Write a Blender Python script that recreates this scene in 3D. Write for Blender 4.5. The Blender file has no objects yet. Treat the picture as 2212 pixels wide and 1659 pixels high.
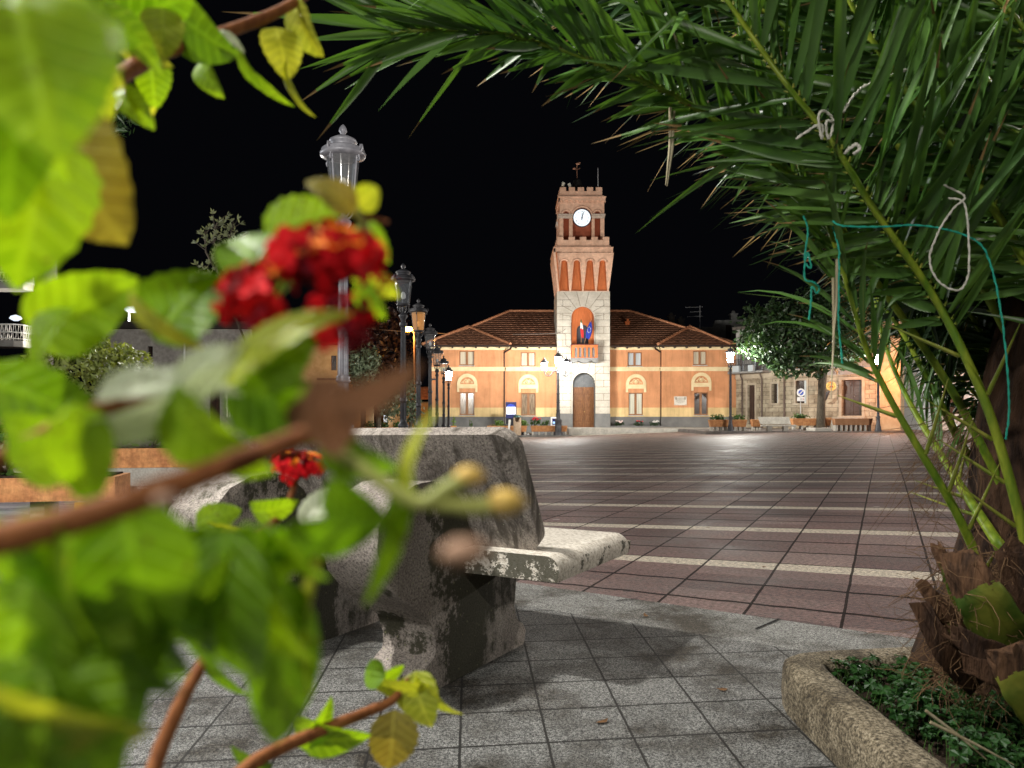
import bpy, math, random
from mathutils import Vector, Matrix, noise
R = math.radians
scene = bpy.context.scene
C = scene.collection
rnd = random.Random(7)

# ---------------------------------------------------------------- camera, night sky, exposure
F, CX, HY, H = 1736.0, 1106.0, 893.0, 0.93      # measured on the photo: focal length, centre column, horizon row, eye height
cam_d = bpy.data.cameras.new('camera'); cam = bpy.data.objects.new('camera', cam_d); C.objects.link(cam)
cam.location = (0, 0, H); cam.rotation_euler = (R(90), 0, 0)
cam_d.sensor_width = 36; cam_d.lens = 36 * F / 2212; cam_d.shift_y = (HY - 829.5) / 2212
cam_d.clip_start = 0.02; cam_d.clip_end = 3000
cam_d.dof.use_dof = True; cam_d.dof.focus_distance = 6.5; cam_d.dof.aperture_fstop = cam_d.lens / 3.7
scene.camera = cam
w = bpy.data.worlds.new('World'); scene.world = w; w.use_nodes = True
bg = w.node_tree.nodes['Background']; bg.inputs[0].default_value = (.35, .38, .55, 1); bg.inputs[1].default_value = .004
scene.view_settings.view_transform = 'Standard'; scene.view_settings.look = 'None'
scene.view_settings.exposure = 0; scene.view_settings.gamma = 1
scene.cycles.sample_clamp_indirect = 6; scene.cycles.max_bounces = 6; scene.cycles.transparent_max_bounces = 12
scene.cycles.caustics_reflective = False; scene.cycles.caustics_refractive = False

def lamp_light(x, y, z, power, col=(1, .93, .82), r=.14, name='lamp_light', par=None):
    l = bpy.data.lights.new(name, 'POINT'); l.energy = power; l.color = col; l.shadow_soft_size = r
    o = bpy.data.objects.new(name, l); C.objects.link(o); o.location = (x, y, z)
    if par: o.parent = par
    return o
# unseen street lamps read off shadows and lit surfaces, plus added fill lights
lamp_light(-2.6, 1.75, 4.5, 1500, (1, .97, .90))
lamp_light(-3.2, -2.2, 4.4, 900, (1, .97, .90))  # added fill on the leaves from behind the camera
lamp_light(5.5, -6, 4.6, 700, (1, .95, .86))  # added weak fill from behind right
lamp_light(4.9, 4.6, 4.5, 450, (1, .90, .80))
lamp_light(-9.5, 13, 4.4, 1000, (.95, .97, 1))
lamp_light(25, 28, 5.0, 11000, (1, .95, .88))  # added far-right light to brighten the hall and tower
lamp_light(-17, 40, 5.0, 11000, (1, .94, .86))  # added light from the left to brighten the hall front

# ---------------------------------------------------------------- helpers
def at(u, v, D):
    return Vector(((u - CX) / F * D, D, H - (v - HY) / F * D))
def gnd(u, v, z=0.0):
    D = (H - z) * F / (v - HY); return at(u, v, D)
def zu(zx): return 864 + zx / 2.618
def zv(zy): return 322.6 + zy / 2.618
def fx(zx, D): return (zu(zx) - CX) / F * D
def fz(zy, D): return H - (zv(zy) - HY) / F * D
def sst(t): t = min(max(t, 0), 1); return t * t * (3 - 2 * t)
def plaza_z(x, y):
    return -sst((y - 9) / 47) * (.72 - .034 * min(max(x - 2, 0), 14))

ORG = {}
class MB:
    def __init__(s): s.v = []; s.f = []; s.m = []; s.s = []; s.uv = None
    def add(s, vs, fs, m=0, sm=False):
        b = len(s.v); s.v += [tuple(p) for p in vs]
        for f in fs: s.f.append([b + i for i in f]); s.m.append(m); s.s.append(sm)
    def quad(s, a, b, c, d, m=0): s.add([a, b, c, d], [(0, 1, 2, 3)], m)
    def box(s, x0, x1, y0, y1, z0, z1, m=0, mtx=None):
        vs = [Vector((x, y, z)) for z in (z0, z1) for y in (y0, y1) for x in (x0, x1)]
        if mtx: vs = [mtx @ p for p in vs]
        s.add(vs, [(0, 2, 3, 1), (4, 5, 7, 6), (0, 1, 5, 4), (2, 6, 7, 3), (0, 4, 6, 2), (1, 3, 7, 5)], m)
    def prism(s, poly, a0, a1, axis='y', m=0, mtx=None, sm=False):
        n = len(poly)
        def P(p, a): return Vector((p[0], a, p[1])) if axis == 'y' else (Vector((a, p[0], p[1])) if axis == 'x' else Vector((p[0], p[1], a)))
        vs = [P(p, a0) for p in poly] + [P(p, a1) for p in poly]
        if mtx: vs = [mtx @ p for p in vs]
        s.add(vs, [tuple(range(n)), tuple(range(2 * n - 1, n - 1, -1))], m)
        s.add(vs, [(i, i + n, (i + 1) % n + n, (i + 1) % n) for i in range(n)], m, sm)
    def tube(s, pts, rad, n=8, m=0, sm=True, caps=True, flat=None):
        pts = [Vector(p) for p in pts]
        if not hasattr(rad, '__len__'): rad = [rad] * len(pts)
        vs = []; up = None
        for i, p in enumerate(pts):
            t = (pts[min(i + 1, len(pts) - 1)] - pts[max(i - 1, 0)])
            t = t.normalized() if t.length > 1e-9 else Vector((0, 0, 1))
            if up is None:
                up = t.orthogonal().normalized()
                if flat is not None: up = (Vector(flat) - t * Vector(flat).dot(t)).normalized()
            up = (up - t * up.dot(t)); up = up.normalized() if up.length > 1e-6 else t.orthogonal().normalized()
            w_ = t.cross(up)
            fl = .55 if flat is not None else 1
            for k in range(n):
                a = 2 * math.pi * k / n
                vs.append(p + (up * math.cos(a) * fl + w_ * math.sin(a)) * rad[i])
        fs = [(i * n + k, i * n + (k + 1) % n, (i + 1) * n + (k + 1) % n, (i + 1) * n + k) for i in range(len(pts) - 1) for k in range(n)]
        s.add(vs, fs, m, sm)
        if caps:
            b = len(vs) - n
            s.add(vs[:n], [tuple(range(n - 1, -1, -1))], m); s.add(vs[b:], [tuple(range(n))], m)
    def lathe(s, prof, c=(0, 0, 0), n=16, m=0, sm=True, flute=0, sq=0):
        c = Vector(c); vs = []
        for r, z in prof:
            for k in range(n):
                a = 2 * math.pi * (k + .5) / n
                rr = r * (1 - flute * (k % 2))
                vs.append(c + Vector((rr * math.cos(a), rr * math.sin(a), z)))
        fs = [(i * n + k, i * n + (k + 1) % n, (i + 1) * n + (k + 1) % n, (i + 1) * n + k) for i in range(len(prof) - 1) for k in range(n)]
        s.add(vs, fs, m, sm)
        s.add(vs[:n], [tuple(range(n - 1, -1, -1))], m); s.add(vs[-n:], [tuple(range(n))], m)
    def blob(s, c, r, n=10, m=0, sz=(1, 1, 1), jit=0):
        c = Vector(c); vs = []; rows = n // 2 + 1
        for i in range(rows + 1):
            th = math.pi * i / rows
            for k in range(n):
                a = 2 * math.pi * k / n
                d = Vector((math.sin(th) * math.cos(a), math.sin(th) * math.sin(a), math.cos(th)))
                q = r * (1 + jit * noise.noise(d * 2.3 + c * 3))
                vs.append(c + Vector((d.x * sz[0], d.y * sz[1], d.z * sz[2])) * q)
        s.add(vs, [(i * n + k, (i + 1) * n + k, (i + 1) * n + (k + 1) % n, i * n + (k + 1) % n) for i in range(rows) for k in range(n)], m, True)
    def sweep(s, poly, m=0): s.add(poly, [tuple(range(len(poly)))], m)
    def warp(s, fn, start=0):
        for i in range(start, len(s.v)): s.v[i] = tuple(fn(Vector(s.v[i])))
    def obj(s, name, mats, org):
        me = bpy.data.meshes.new(name)
        o0 = Vector(org)
        me.from_pydata([tuple(Vector(p) - o0) for p in s.v], [], s.f)
        for k in (mats if isinstance(mats, (list, tuple)) else [mats]): me.materials.append(k)
        me.polygons.foreach_set('material_index', s.m); me.polygons.foreach_set('use_smooth', s.s)
        me.update()
        return me
def setp(o, **k):
    for a, b in k.items():
        if b: o[a] = b
def thing(name, label, cat, loc=(0, 0, 0), group=None, local=False):
    o = bpy.data.objects.new(name, None); C.objects.link(o); o.location = loc; o.empty_display_size = .2
    setp(o, label=label, category=cat, group=group)
    ORG[o.name] = Vector((0, 0, 0)) if local else Vector(loc)
    return o
def part(mb, name, mats, par, label=None, bevel=0):
    me = mb.obj(name, mats, ORG[par.name]); o = bpy.data.objects.new(name, me); C.objects.link(o); o.parent = par
    ORG[o.name] = ORG[par.name]; setp(o, label=label)
    if bevel: bev(o, bevel)
    return o
def solo(mb, name, mats, label=None, cat=None, loc=(0, 0, 0), group=None, kind=None, bevel=0):
    me = mb.obj(name, mats, loc); o = bpy.data.objects.new(name, me); C.objects.link(o); o.location = loc
    ORG[o.name] = Vector(loc); setp(o, label=label, category=cat, group=group, kind=kind)
    if bevel: bev(o, bevel)
    return o
def bev(o, wd, seg=2):
    b = o.modifiers.new('bevel', 'BEVEL'); b.width = wd; b.segments = seg; b.limit_method = 'ANGLE'; b.angle_limit = R(35)
def dup(root, loc, rz=None, label=None, group=None, scale=None):
    def cp(o, par):
        c = o.copy(); C.objects.link(c)
        if par: c.parent = par
        for ch in o.children: cp(ch, c)
        return c
    r = cp(root, None); r.location = loc
    if rz is not None: r.rotation_euler = (0, 0, rz)
    if scale: r.scale = (scale,) * 3
    setp(r, label=label, group=group); return r
def plate(outer, holes, y0, y1):
    """flat slab in the XZ plane with holes; returns (verts, faces)"""
    cu = bpy.data.curves.new('t', 'CURVE'); cu.dimensions = '2D'; cu.fill_mode = 'BOTH'; cu.extrude = abs(y1 - y0) / 2
    for pl in [outer] + list(holes):
        sp = cu.splines.new('POLY'); sp.points.add(len(pl) - 1); sp.use_cyclic_u = True
        for q, p in zip(sp.points, pl): q.co = (p[0], p[1], 0, 1)
    ob = bpy.data.objects.new('t', cu); C.objects.link(ob)
    dg = bpy.context.evaluated_depsgraph_get(); me = bpy.data.meshes.new_from_object(ob.evaluated_get(dg))
    ym = (y0 + y1) / 2
    vs = [Vector((v.co.x, ym - v.co.z, v.co.y)) for v in me.vertices]; fs = [tuple(p.vertices) for p in me.polygons]
    bpy.data.objects.remove(ob); bpy.data.curves.remove(cu); bpy.data.meshes.remove(me)
    return vs, fs
def rect(x0, x1, z0, z1): return [(x0, z0), (x1, z0), (x1, z1), (x0, z1)]
def arch(x0, x1, z0, z1, n=12, xt0=None, xt1=None):
    """arched outline, apex at z1; the sides may taper to xt0, xt1 at the springing"""
    xt0 = x0 if xt0 is None else xt0; xt1 = x1 if xt1 is None else xt1
    r = (xt1 - xt0) / 2; c = (xt0 + xt1) / 2; zs = z1 - r
    return [(x0, z0), (x1, z0)] + [(c + r * math.cos(math.pi * k / n), zs + r * math.sin(math.pi * k / n)) for k in range(n + 1)]

# ---------------------------------------------------------------- materials
def nt(name):
    m = bpy.data.materials.new(name); m.use_nodes = True
    t = m.node_tree; return m, t, t.nodes['Principled BSDF'], t.nodes, t.links
def col(c): return (c[0], c[1], c[2], 1)
def ramp(N, pts, interp='LINEAR'):
    r = N.new('ShaderNodeValToRGB'); e = r.color_ramp.elements; r.color_ramp.interpolation = interp
    while len(e) < len(pts): e.new(.5)
    for k, (p, c) in zip(e, pts): k.position = p; k.color = col(c)
    return r
def math_(N, L, op, a, b=None, c=None):
    n = N.new('ShaderNodeMath'); n.operation = op
    for i, q in enumerate((a, b, c)):
        if q is None: continue
        if isinstance(q, (int, float)): n.inputs[i].default_value = q
        else: L.new(q, n.inputs[i])
    return n.outputs[0]
def mixc(N, L, fac, a, b, mode='MIX'):
    n = N.new('ShaderNodeMix'); n.data_type = 'RGBA'; n.blend_type = mode
    for i, q in ((0, fac), (6, a), (7, b)):
        if isinstance(q, (int, float)): n.inputs[i].default_value = q
        elif isinstance(q, tuple): n.inputs[i].default_value = col(q)
        else: L.new(q, n.inputs[i])
    return n.outputs[2]
def noise_(N, L, scale, vec=None, detail=5, rough=.6, dist=0):
    n = N.new('ShaderNodeTexNoise'); n.inputs['Scale'].default_value = scale; n.inputs['Detail'].default_value = detail
    n.inputs['Roughness'].default_value = rough; n.inputs['Distortion'].default_value = dist
    if vec: L.new(vec, n.inputs['Vector'])
    return n.outputs['Fac']
def objvec(N, L, scale=(1, 1, 1), which='Object'):
    t = N.new('ShaderNodeTexCoord'); m = N.new('ShaderNodeMapping'); m.inputs['Scale'].default_value = scale
    L.new(t.outputs[which], m.inputs['Vector']); return m.outputs['Vector']
def bump_(N, L, b, h, strength=.4, dist=.02):
    n = N.new('ShaderNodeBump'); n.inputs['Strength'].default_value = strength; n.inputs['Distance'].default_value = dist
    L.new(h, n.inputs['Height']); L.new(n.outputs['Normal'], b.inputs['Normal'])
def M(name, c1, c2=None, scale=4, rough=.7, spec=.35, metal=0, bump=0, bscale=None, bdist=.01, stretch=(1, 1, 1), fine=None):
    m, t, b, N, L = nt(name)
    b.inputs['Roughness'].default_value = rough; b.inputs['Specular IOR Level'].default_value = spec; b.inputs['Metallic'].default_value = metal
    vec = objvec(N, L, stretch)
    if c2:
        f = noise_(N, L, scale, vec); r = ramp(N, [(.36, c1), (.64, c2)]); L.new(f, r.inputs[0]); o = r.outputs[0]
        if fine:
            g = noise_(N, L, fine[0], vec, 3); r2 = ramp(N, [(.35, (1 - fine[1],) * 3), (.65, (1 + fine[1],) * 3)]); L.new(g, r2.inputs[0])
            o = mixc(N, L, 1.0, o, r2.outputs[0], 'MULTIPLY')
        L.new(o, b.inputs['Base Color'])
    else: b.inputs['Base Color'].default_value = col(c1)
    if bump: bump_(N, L, b, noise_(N, L, bscale or scale * 4, vec), bump, bdist)
    return m
def emit(name, c, s):
    m, t, b, N, L = nt(name); b.inputs['Base Color'].default_value = col((0, 0, 0))
    b.inputs['Emission Color'].default_value = col(c); b.inputs['Emission Strength'].default_value = s; return m
def leafmat(name, c1, c2, scale=6, trans=.35, rough=.45, spec=.4, vein=False, bump=.3, tcol=None):
    m, t, b, N, L = nt(name); vec = objvec(N, L)
    f = noise_(N, L, scale, vec, 4); r = ramp(N, [(.33, c1), (.67, c2)]); L.new(f, r.inputs[0]); o = r.outputs[0]
    b.inputs['Roughness'].default_value = rough; b.inputs['Specular IOR Level'].default_value = spec
    if vein:
        uv = N.new('ShaderNodeTexCoord').outputs['UV']; sp = N.new('ShaderNodeSeparateXYZ'); L.new(uv, sp.inputs[0])
        ax = math_(N, L, 'ABSOLUTE', sp.outputs[0])
        q = math_(N, L, 'SUBTRACT', math_(N, L, 'MULTIPLY', sp.outputs[1], 7.0), math_(N, L, 'MULTIPLY', ax, 3.2))
        q = math_(N, L, 'PINGPONG', q, .5)
        v1 = math_(N, L, 'MULTIPLY', math_(N, L, 'SUBTRACT', .5, q), 2.0)
        mid = math_(N, L, 'MULTIPLY', math_(N, L, 'SUBTRACT', .07, math_(N, L, 'MINIMUM', ax, .07)), 14.0)
        vv = math_(N, L, 'MAXIMUM', math_(N, L, 'POWER', v1, 6.0), mid)
        o = mixc(N, L, math_(N, L, 'MULTIPLY', vv, .40), o, tuple(min(1, c * 1.9 + .02) for c in c2))
        vo = N.new('ShaderNodeTexVoronoi'); vo.inputs['Scale'].default_value = 210; L.new(vec, vo.inputs['Vector']); big = noise_(N, L, 45, vec, 4, .7)
        sp_ = math_(N, L, 'LESS_THAN', math_(N, L, 'ADD', vo.outputs['Distance'], math_(N, L, 'MULTIPLY', big, .5)), .40); o = mixc(N, L, math_(N, L, 'MULTIPLY', sp_, .6), o, (.10, .07, .02))
        o = mixc(N, L, 1.0, o, mixc(N, L, big, (.55, .6, .6), (1.35, 1.3, 1.3)), 'MULTIPLY')
        h = math_(N, L, 'SUBTRACT', noise_(N, L, 260, vec, 2), math_(N, L, 'MULTIPLY', vv, 1.2))
        bump_(N, L, b, h, .5, .0012)
    elif bump: bump_(N, L, b, noise_(N, L, scale * 9, vec), bump, .002)
    L.new(o, b.inputs['Base Color'])
    tr = N.new('ShaderNodeBsdfTranslucent'); mx = N.new('ShaderNodeMixShader'); mx.inputs[0].default_value = trans
    tc = mixc(N, L, 1.0, o, tcol or (1.5, 1.5, .5), 'MULTIPLY'); L.new(tc, tr.inputs['Color'])
    L.new(b.outputs[0], mx.inputs[1]); L.new(tr.outputs[0], mx.inputs[2]); L.new(mx.outputs[0], t.nodes['Material Output'].inputs[0])
    return m
def glassmat(name, tint=(.9, .93, .95), refl=.12, em=0, emc=(1, .96, .9)):
    m, t, b, N, L = nt(name); N.remove(b)
    tr = N.new('ShaderNodeBsdfTransparent'); tr.inputs[0].default_value = col(tint)
    gl = N.new('ShaderNodeBsdfGlossy'); gl.inputs['Roughness'].default_value = .08
    df = N.new('ShaderNodeBsdfDiffuse'); df.inputs[0].default_value = col((.7, .72, .75))
    fr = N.new('ShaderNodeLayerWeight'); fr.inputs[0].default_value = .35
    a = N.new('ShaderNodeMixShader'); a.inputs[0].default_value = refl; L.new(tr.outputs[0], a.inputs[1]); L.new(df.outputs[0], a.inputs[2])
    c = N.new('ShaderNodeMixShader'); L.new(math_(N, L, 'MULTIPLY', fr.outputs['Facing'], .6), c.inputs[0]); L.new(a.outputs[0], c.inputs[1]); L.new(gl.outputs[0], c.inputs[2])
    out = c.outputs[0]
    if em:
        e = N.new('ShaderNodeEmission'); e.inputs[0].default_value = col(emc); e.inputs[1].default_value = em
        ad = N.new('ShaderNodeAddShader'); L.new(out, ad.inputs[0]); L.new(e.outputs[0], ad.inputs[1]); out = ad.outputs[0]
    L.new(out, t.nodes['Material Output'].inputs[0]); return m

IRON = M('dark_cast_iron', (.045, .045, .05), (.09, .09, .1), 8, .5, .5, .3, .3, 60, .003)
GREYPAINT = M('grey_painted_iron', (.20, .20, .23), (.34, .34, .38), 9, .42, .5, .1, .25, 50, .003)
GLASS = glassmat('lantern_glass', refl=.12)
GLASSLIT = glassmat('lit_lantern_glass', em=130, refl=.1)
GLASSAMB = glassmat('amber_glow_glass', tint=(.9, .6, .3), em=.22, emc=(1, .5, .15), refl=.1)  # amber glow put in; on the third post it imitates the sodium light
BULB = M('opal_bulb', (.85, .85, .85), None, rough=.3)
BULBLIT = glassmat('lit_bulb', em=160, refl=.05)
WOOD = M('oak_door_wood', (.11, .042, .014), (.24, .10, .034), 3, .45, .4, 0, .3, 30, .01, (6, 6, .7))
WINWOOD = M('window_wood', (.20, .08, .025), (.30, .13, .045), 3, .5, .4, stretch=(6, 6, .8))
DARK = M('dark_void', (.012, .012, .014), None, rough=.8)
CONC = M('concrete', (.30, .28, .25), (.42, .40, .36), 2.5, .85, .25, 0, .4, 40, .008, fine=(60, .15))
TERRA = M('terracotta_trough', (.40, .17, .07), (.55, .27, .11), 5, .8, .25, 0, .5, 22, .015, fine=(30, .2))
SOIL = M('soil', (.02, .014, .01), (.05, .035, .025), 20, .95, .1, 0, 1, 40, .03)
# ---------------------------------------------------------------- the square's paving
def plaza_mat():
    m, t, b, N, L = nt('porphyry_paving')
    uv = N.new('ShaderNodeTexCoord').outputs['UV']; sp = N.new('ShaderNodeSeparateXYZ'); L.new(uv, sp.inputs[0])
    U, V = sp.outputs[0], sp.outputs[1]
    ov = objvec(N, L)
    wob = math_(N, L, 'MULTIPLY', math_(N, L, 'SUBTRACT', noise_(N, L, 3, ov), .5), .03)
    fu = math_(N, L, 'FRACT', math_(N, L, 'ADD', U, wob)); fv = math_(N, L, 'FRACT', V)
    ju = math_(N, L, 'LESS_THAN', math_(N, L, 'PINGPONG', math_(N, L, 'ADD', U, wob), .5), .017)
    stripe = math_(N, L, 'LESS_THAN', fv, .135)
    def near(p, wd): return math_(N, L, 'LESS_THAN', math_(N, L, 'ABSOLUTE', math_(N, L, 'SUBTRACT', fv, p)), wd)
    jv = math_(N, L, 'MAXIMUM', near(.42, .0105), near(.71, .0105)); jv = math_(N, L, 'MAXIMUM', jv, near(.14, .006))
    row = math_(N, L, 'FLOOR', math_(N, L, 'MULTIPLY', math_(N, L, 'SUBTRACT', V, .135), 3.46))
    cv = N.new('ShaderNodeCombineXYZ'); L.new(math_(N, L, 'FLOOR', math_(N, L, 'ADD', U, wob)), cv.inputs[0]); L.new(row, cv.inputs[1])
    wn = N.new('ShaderNodeTexWhiteNoise'); wn.noise_dimensions = '2D'; L.new(cv.outputs[0], wn.inputs['Vector'])
    til = ramp(N, [(0, (.082, .044, .042)), (.5, (.142, .086, .080)), (1, (.205, .142, .130))]); L.new(wn.outputs['Value'], til.inputs[0])
    bl = noise_(N, L, 1.1, ov, 6, .65); blr = ramp(N, [(.3, (.5, .5, .5)), (.72, (1.45, 1.4, 1.36))]); L.new(bl, blr.inputs[0])
    fine = noise_(N, L, 60, objvec(N, L, (.6, 1.3, 1)), 5, .85); fr = ramp(N, [(.40, (.25, .25, .25)), (.5, (.95, .95, .95)), (.62, (2.0, 2.0, 2.0))]); L.new(fine, fr.inputs[0])
    base = mixc(N, L, 1.0, til.outputs[0], blr.outputs[0], 'MULTIPLY')
    base = mixc(N, L, stripe, base, (.50, .44, .35)); base = mixc(N, L, 1.0, base, fr.outputs[0], 'MULTIPLY')
    # worn spots and trodden-in specks
    vo = N.new('ShaderNodeTexVoronoi'); vo.inputs['Scale'].default_value = 2.2; L.new(ov, vo.inputs['Vector'])
    sp1 = math_(N, L, 'MULTIPLY', math_(N, L, 'LESS_THAN', vo.outputs['Distance'], .075), .55)
    spc = N.new('ShaderNodeSeparateColor'); L.new(vo.outputs['Color'], spc.inputs[0])
    spcol = ramp(N, [(.0, (.03, .025, .025)), (.72, (.03, .025, .025)), (.75, (.45, .42, .4))], 'CONSTANT'); L.new(spc.outputs[0], spcol.inputs[0])
    base = mixc(N, L, sp1, base, spcol.outputs[0])
    jn = math_(N, L, 'MAXIMUM', math_(N, L, 'MULTIPLY', ju, .93), math_(N, L, 'MULTIPLY', jv, .95))
    base = mixc(N, L, jn, base, (.010, .007, .006)); L.new(math_(N, L, 'MULTIPLY', math_(N, L, 'SUBTRACT', 1.0, jn), .38), b.inputs['Specular IOR Level'])
    L.new(base, b.inputs['Base Color'])
    rr = ramp(N, [(.3, (.44,) * 3), (.7, (.74,) * 3)]); L.new(bl, rr.inputs[0]); L.new(rr.outputs[0], b.inputs['Roughness'])
    ht = math_(N, L, 'SUBTRACT', math_(N, L, 'MULTIPLY', fine, .6), jn)
    ht = math_(N, L, 'ADD', ht, noise_(N, L, 9, ov, 3))
    ht = math_(N, L, 'ADD', ht, math_(N, L, 'MULTIPLY', wn.outputs['Value'], .5)); bump_(N, L, b, ht, .9, .018); return m
KN = {-3: -.72, -2: -.70, -1: -.60, 0: -.351, 1: -.19, 2: -.134, 3: -.062, 4: 0, 5: .03, 6: .06, 7: .08, 8: .1}
def Dn(n, x):
    d0 = 4.94 + 1.52 * n; k = KN.get(n, .12 if n > 8 else -.7); x0 = .292 * d0 if n <= 20 else 10.3
    xc = max(x, -1.2)
    return d0 + k * (min(xc, 26) - x0) - .08 * min(x + 1.2, 0)
def plaza():
    xs = [-30 + 1.0 * i for i in range(29)] + [-1.5 + .25 * i for i in range(50)] + [11.5 + i for i in range(34)]
    ns = list(range(-3, 36)); mb = MB(); uvs = []; W_ = len(xs)
    for n in ns:
        for x in xs:
            y = Dn(n, x)
            y = min(y, 57.0)
            mb.v.append((x, y, plaza_z(x, y))); uvs.append(((x - .463 * y + 1.1128) / .463, n + .068 if y < 57 else 34 + .068))
    for i in range(len(ns) - 1):
        for k in range(W_ - 1):
            a = i * W_ + k; mb.f.append([a, a + 1, a + W_ + 1, a + W_]); mb.m.append(0); mb.s.append(True)
    o = solo(mb, 'paving', plaza_mat(), kind='structure')
    ul = o.data.uv_layers.new(name='UVMap')
    for l in o.data.loops: ul.data[l.index].uv = uvs[l.vertex_index]
plaza()

def granite(name, cell, rot, c1, c2, c3, off=(0, 0)):
    m, t, b, N, L = nt(name)
    tc = N.new('ShaderNodeTexCoord'); mp = N.new('ShaderNodeMapping'); mp.inputs['Rotation'].default_value = (0, 0, rot)
    mp.inputs['Location'].default_value = (off[0], off[1], 0); L.new(tc.outputs['Object'], mp.inputs['Vector']); ov = tc.outputs['Object']
    g1 = noise_(N, L, 125, ov, 3, .85); g2 = noise_(N, L, 300, ov, 2, .8)
    g = math_(N, L, 'MULTIPLY', math_(N, L, 'ADD', g1, g2), .5)
    r = ramp(N, [(.435, c1), (.50, c2), (.57, c3)]); L.new(g, r.inputs[0]); o = r.outputs[0]
    st = noise_(N, L, 2.1, ov, 6, .7); sr = ramp(N, [(.37, (.26, .225, .18)), (.54, (1.1, 1.1, 1.08))]); L.new(st, sr.inputs[0])
    o = mixc(N, L, 1.0, o, sr.outputs[0], 'MULTIPLY')
    vo = N.new('ShaderNodeTexVoronoi'); vo.inputs['Scale'].default_value = 3.1; L.new(ov, vo.inputs['Vector'])
    sc_ = N.new('ShaderNodeSeparateColor'); L.new(vo.outputs['Color'], sc_.inputs[0])
    thr = math_(N, L, 'MULTIPLY', math_(N, L, 'POWER', sc_.outputs[1], 3.0), .11)
    spot = math_(N, L, 'LESS_THAN', math_(N, L, 'ADD', vo.outputs['Distance'], math_(N, L, 'MULTIPLY', g1, .02)), thr)
    scol = ramp(N, [(0, (.05, .045, .04)), (.6, (.55, .52, .48))], 'CONSTANT'); L.new(sc_.outputs[0], scol.inputs[0])
    o = mixc(N, L, math_(N, L, 'MULTIPLY', spot, .6), o, scol.outputs[0]); ht = g
    if cell:
        s = N.new('ShaderNodeSeparateXYZ'); L.new(mp.outputs[0], s.inputs[0])
        wob = math_(N, L, 'MULTIPLY', math_(N, L, 'SUBTRACT', noise_(N, L, 14, ov), .5), .02)
        sx_ = math_(N, L, 'ADD', s.outputs[0], math_(N, L, 'MULTIPLY', s.outputs[1], .052)); sy_ = math_(N, L, 'SUBTRACT', s.outputs[1], math_(N, L, 'MULTIPLY', s.outputs[0], .131))
        jx = math_(N, L, 'PINGPONG', math_(N, L, 'ADD', math_(N, L, 'MULTIPLY', math_(N, L, 'SUBTRACT', sx_, .2184), 1 / cell[0]), wob), .5)
        jy = math_(N, L, 'PINGPONG', math_(N, L, 'ADD', math_(N, L, 'MULTIPLY', math_(N, L, 'SUBTRACT', sy_, 2.493), 1 / cell[1]), wob), .5)
        j = math_(N, L, 'MAXIMUM', math_(N, L, 'LESS_THAN', jx, .0155), math_(N, L, 'LESS_THAN', jy, .021))
        o = mixc(N, L, math_(N, L, 'MULTIPLY', j, .95), o, (.012, .011, .01)); ht = math_(N, L, 'SUBTRACT', g, math_(N, L, 'MULTIPLY', j, 2.0))
    L.new(o, b.inputs['Base Color']); b.inputs['Roughness'].default_value = .72; b.inputs['Specular IOR Level'].default_value = .3
    bump_(N, L, b, ht, .5, .004); return m
GRAN = granite('granite_pavers', (.247, .25), 0, (.016, .016, .017), (.098, .098, .097), (.30, .30, .29))
BAND = granite('granite_band', None, 0, (.03, .03, .03), (.155, .155, .15), (.40, .40, .385))
E1 = Vector((.826, -.563, 0)); P0 = Vector((.127, 4.34, 0)); NB = Vector((-.563, -.826, 0))   # border of the square and the way back to the camera
mb = MB(); a, b_ = P0 - E1 * 14, P0 + E1 * 9
a1, b1 = a + NB * .43, b_ + NB * .43
mb.quad(*[p + Vector((0, 0, .004)) for p in (a1, b1, b_, a)])
solo(mb, 'border_strip', BAND, kind='structure')
mb = MB(); c_, d_ = b1 + NB * 14, a1 + NB * 14
mb.quad(*[p + Vector((0, 0, .006)) for p in (d_, c_, b1 + NB * .004, a1 + NB * .004)])
solo(mb, 'pavement', GRAN, kind='structure')

ASPH = M('asphalt', (.035, .035, .036), (.06, .06, .06), 6, .9, .2, 0, .3, 60)
mb = MB(); g = 1600; mb.quad((-g, -200, -1.3), (g, -200, -1.3), (g, g * 1.5, -1.3), (-g, g * 1.5, -1.3))
solo(mb, 'ground', ASPH, kind='structure')
KERB = M('kerb_stone', (.10, .10, .10), (.2, .19, .18), 3, .7, .3, 0, .4, 30)
PALE = M('pale_stone', (.36, .34, .30), (.50, .47, .42), 2, .8, .3, 0, .3, 20, fine=(14, .12))
rj = random.Random(4); mb = MB()                                # short cut joints in the border strip
for s_ in (12.9, 13.75, 14.6, 15.3, 16.1, 17.2):
    p = a + E1 * s_ + Vector((0, 0, .0085)); q = p + NB * rj.uniform(.09, .24) + E1 * rj.uniform(-.10, -.02); t_ = E1 * .006; mb.quad(p - t_, p + t_, q + t_, q - t_)
solo(mb, 'border_joints', M('dark_joint', (.012, .011, .010), None, rough=.95), kind='structure')
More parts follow.
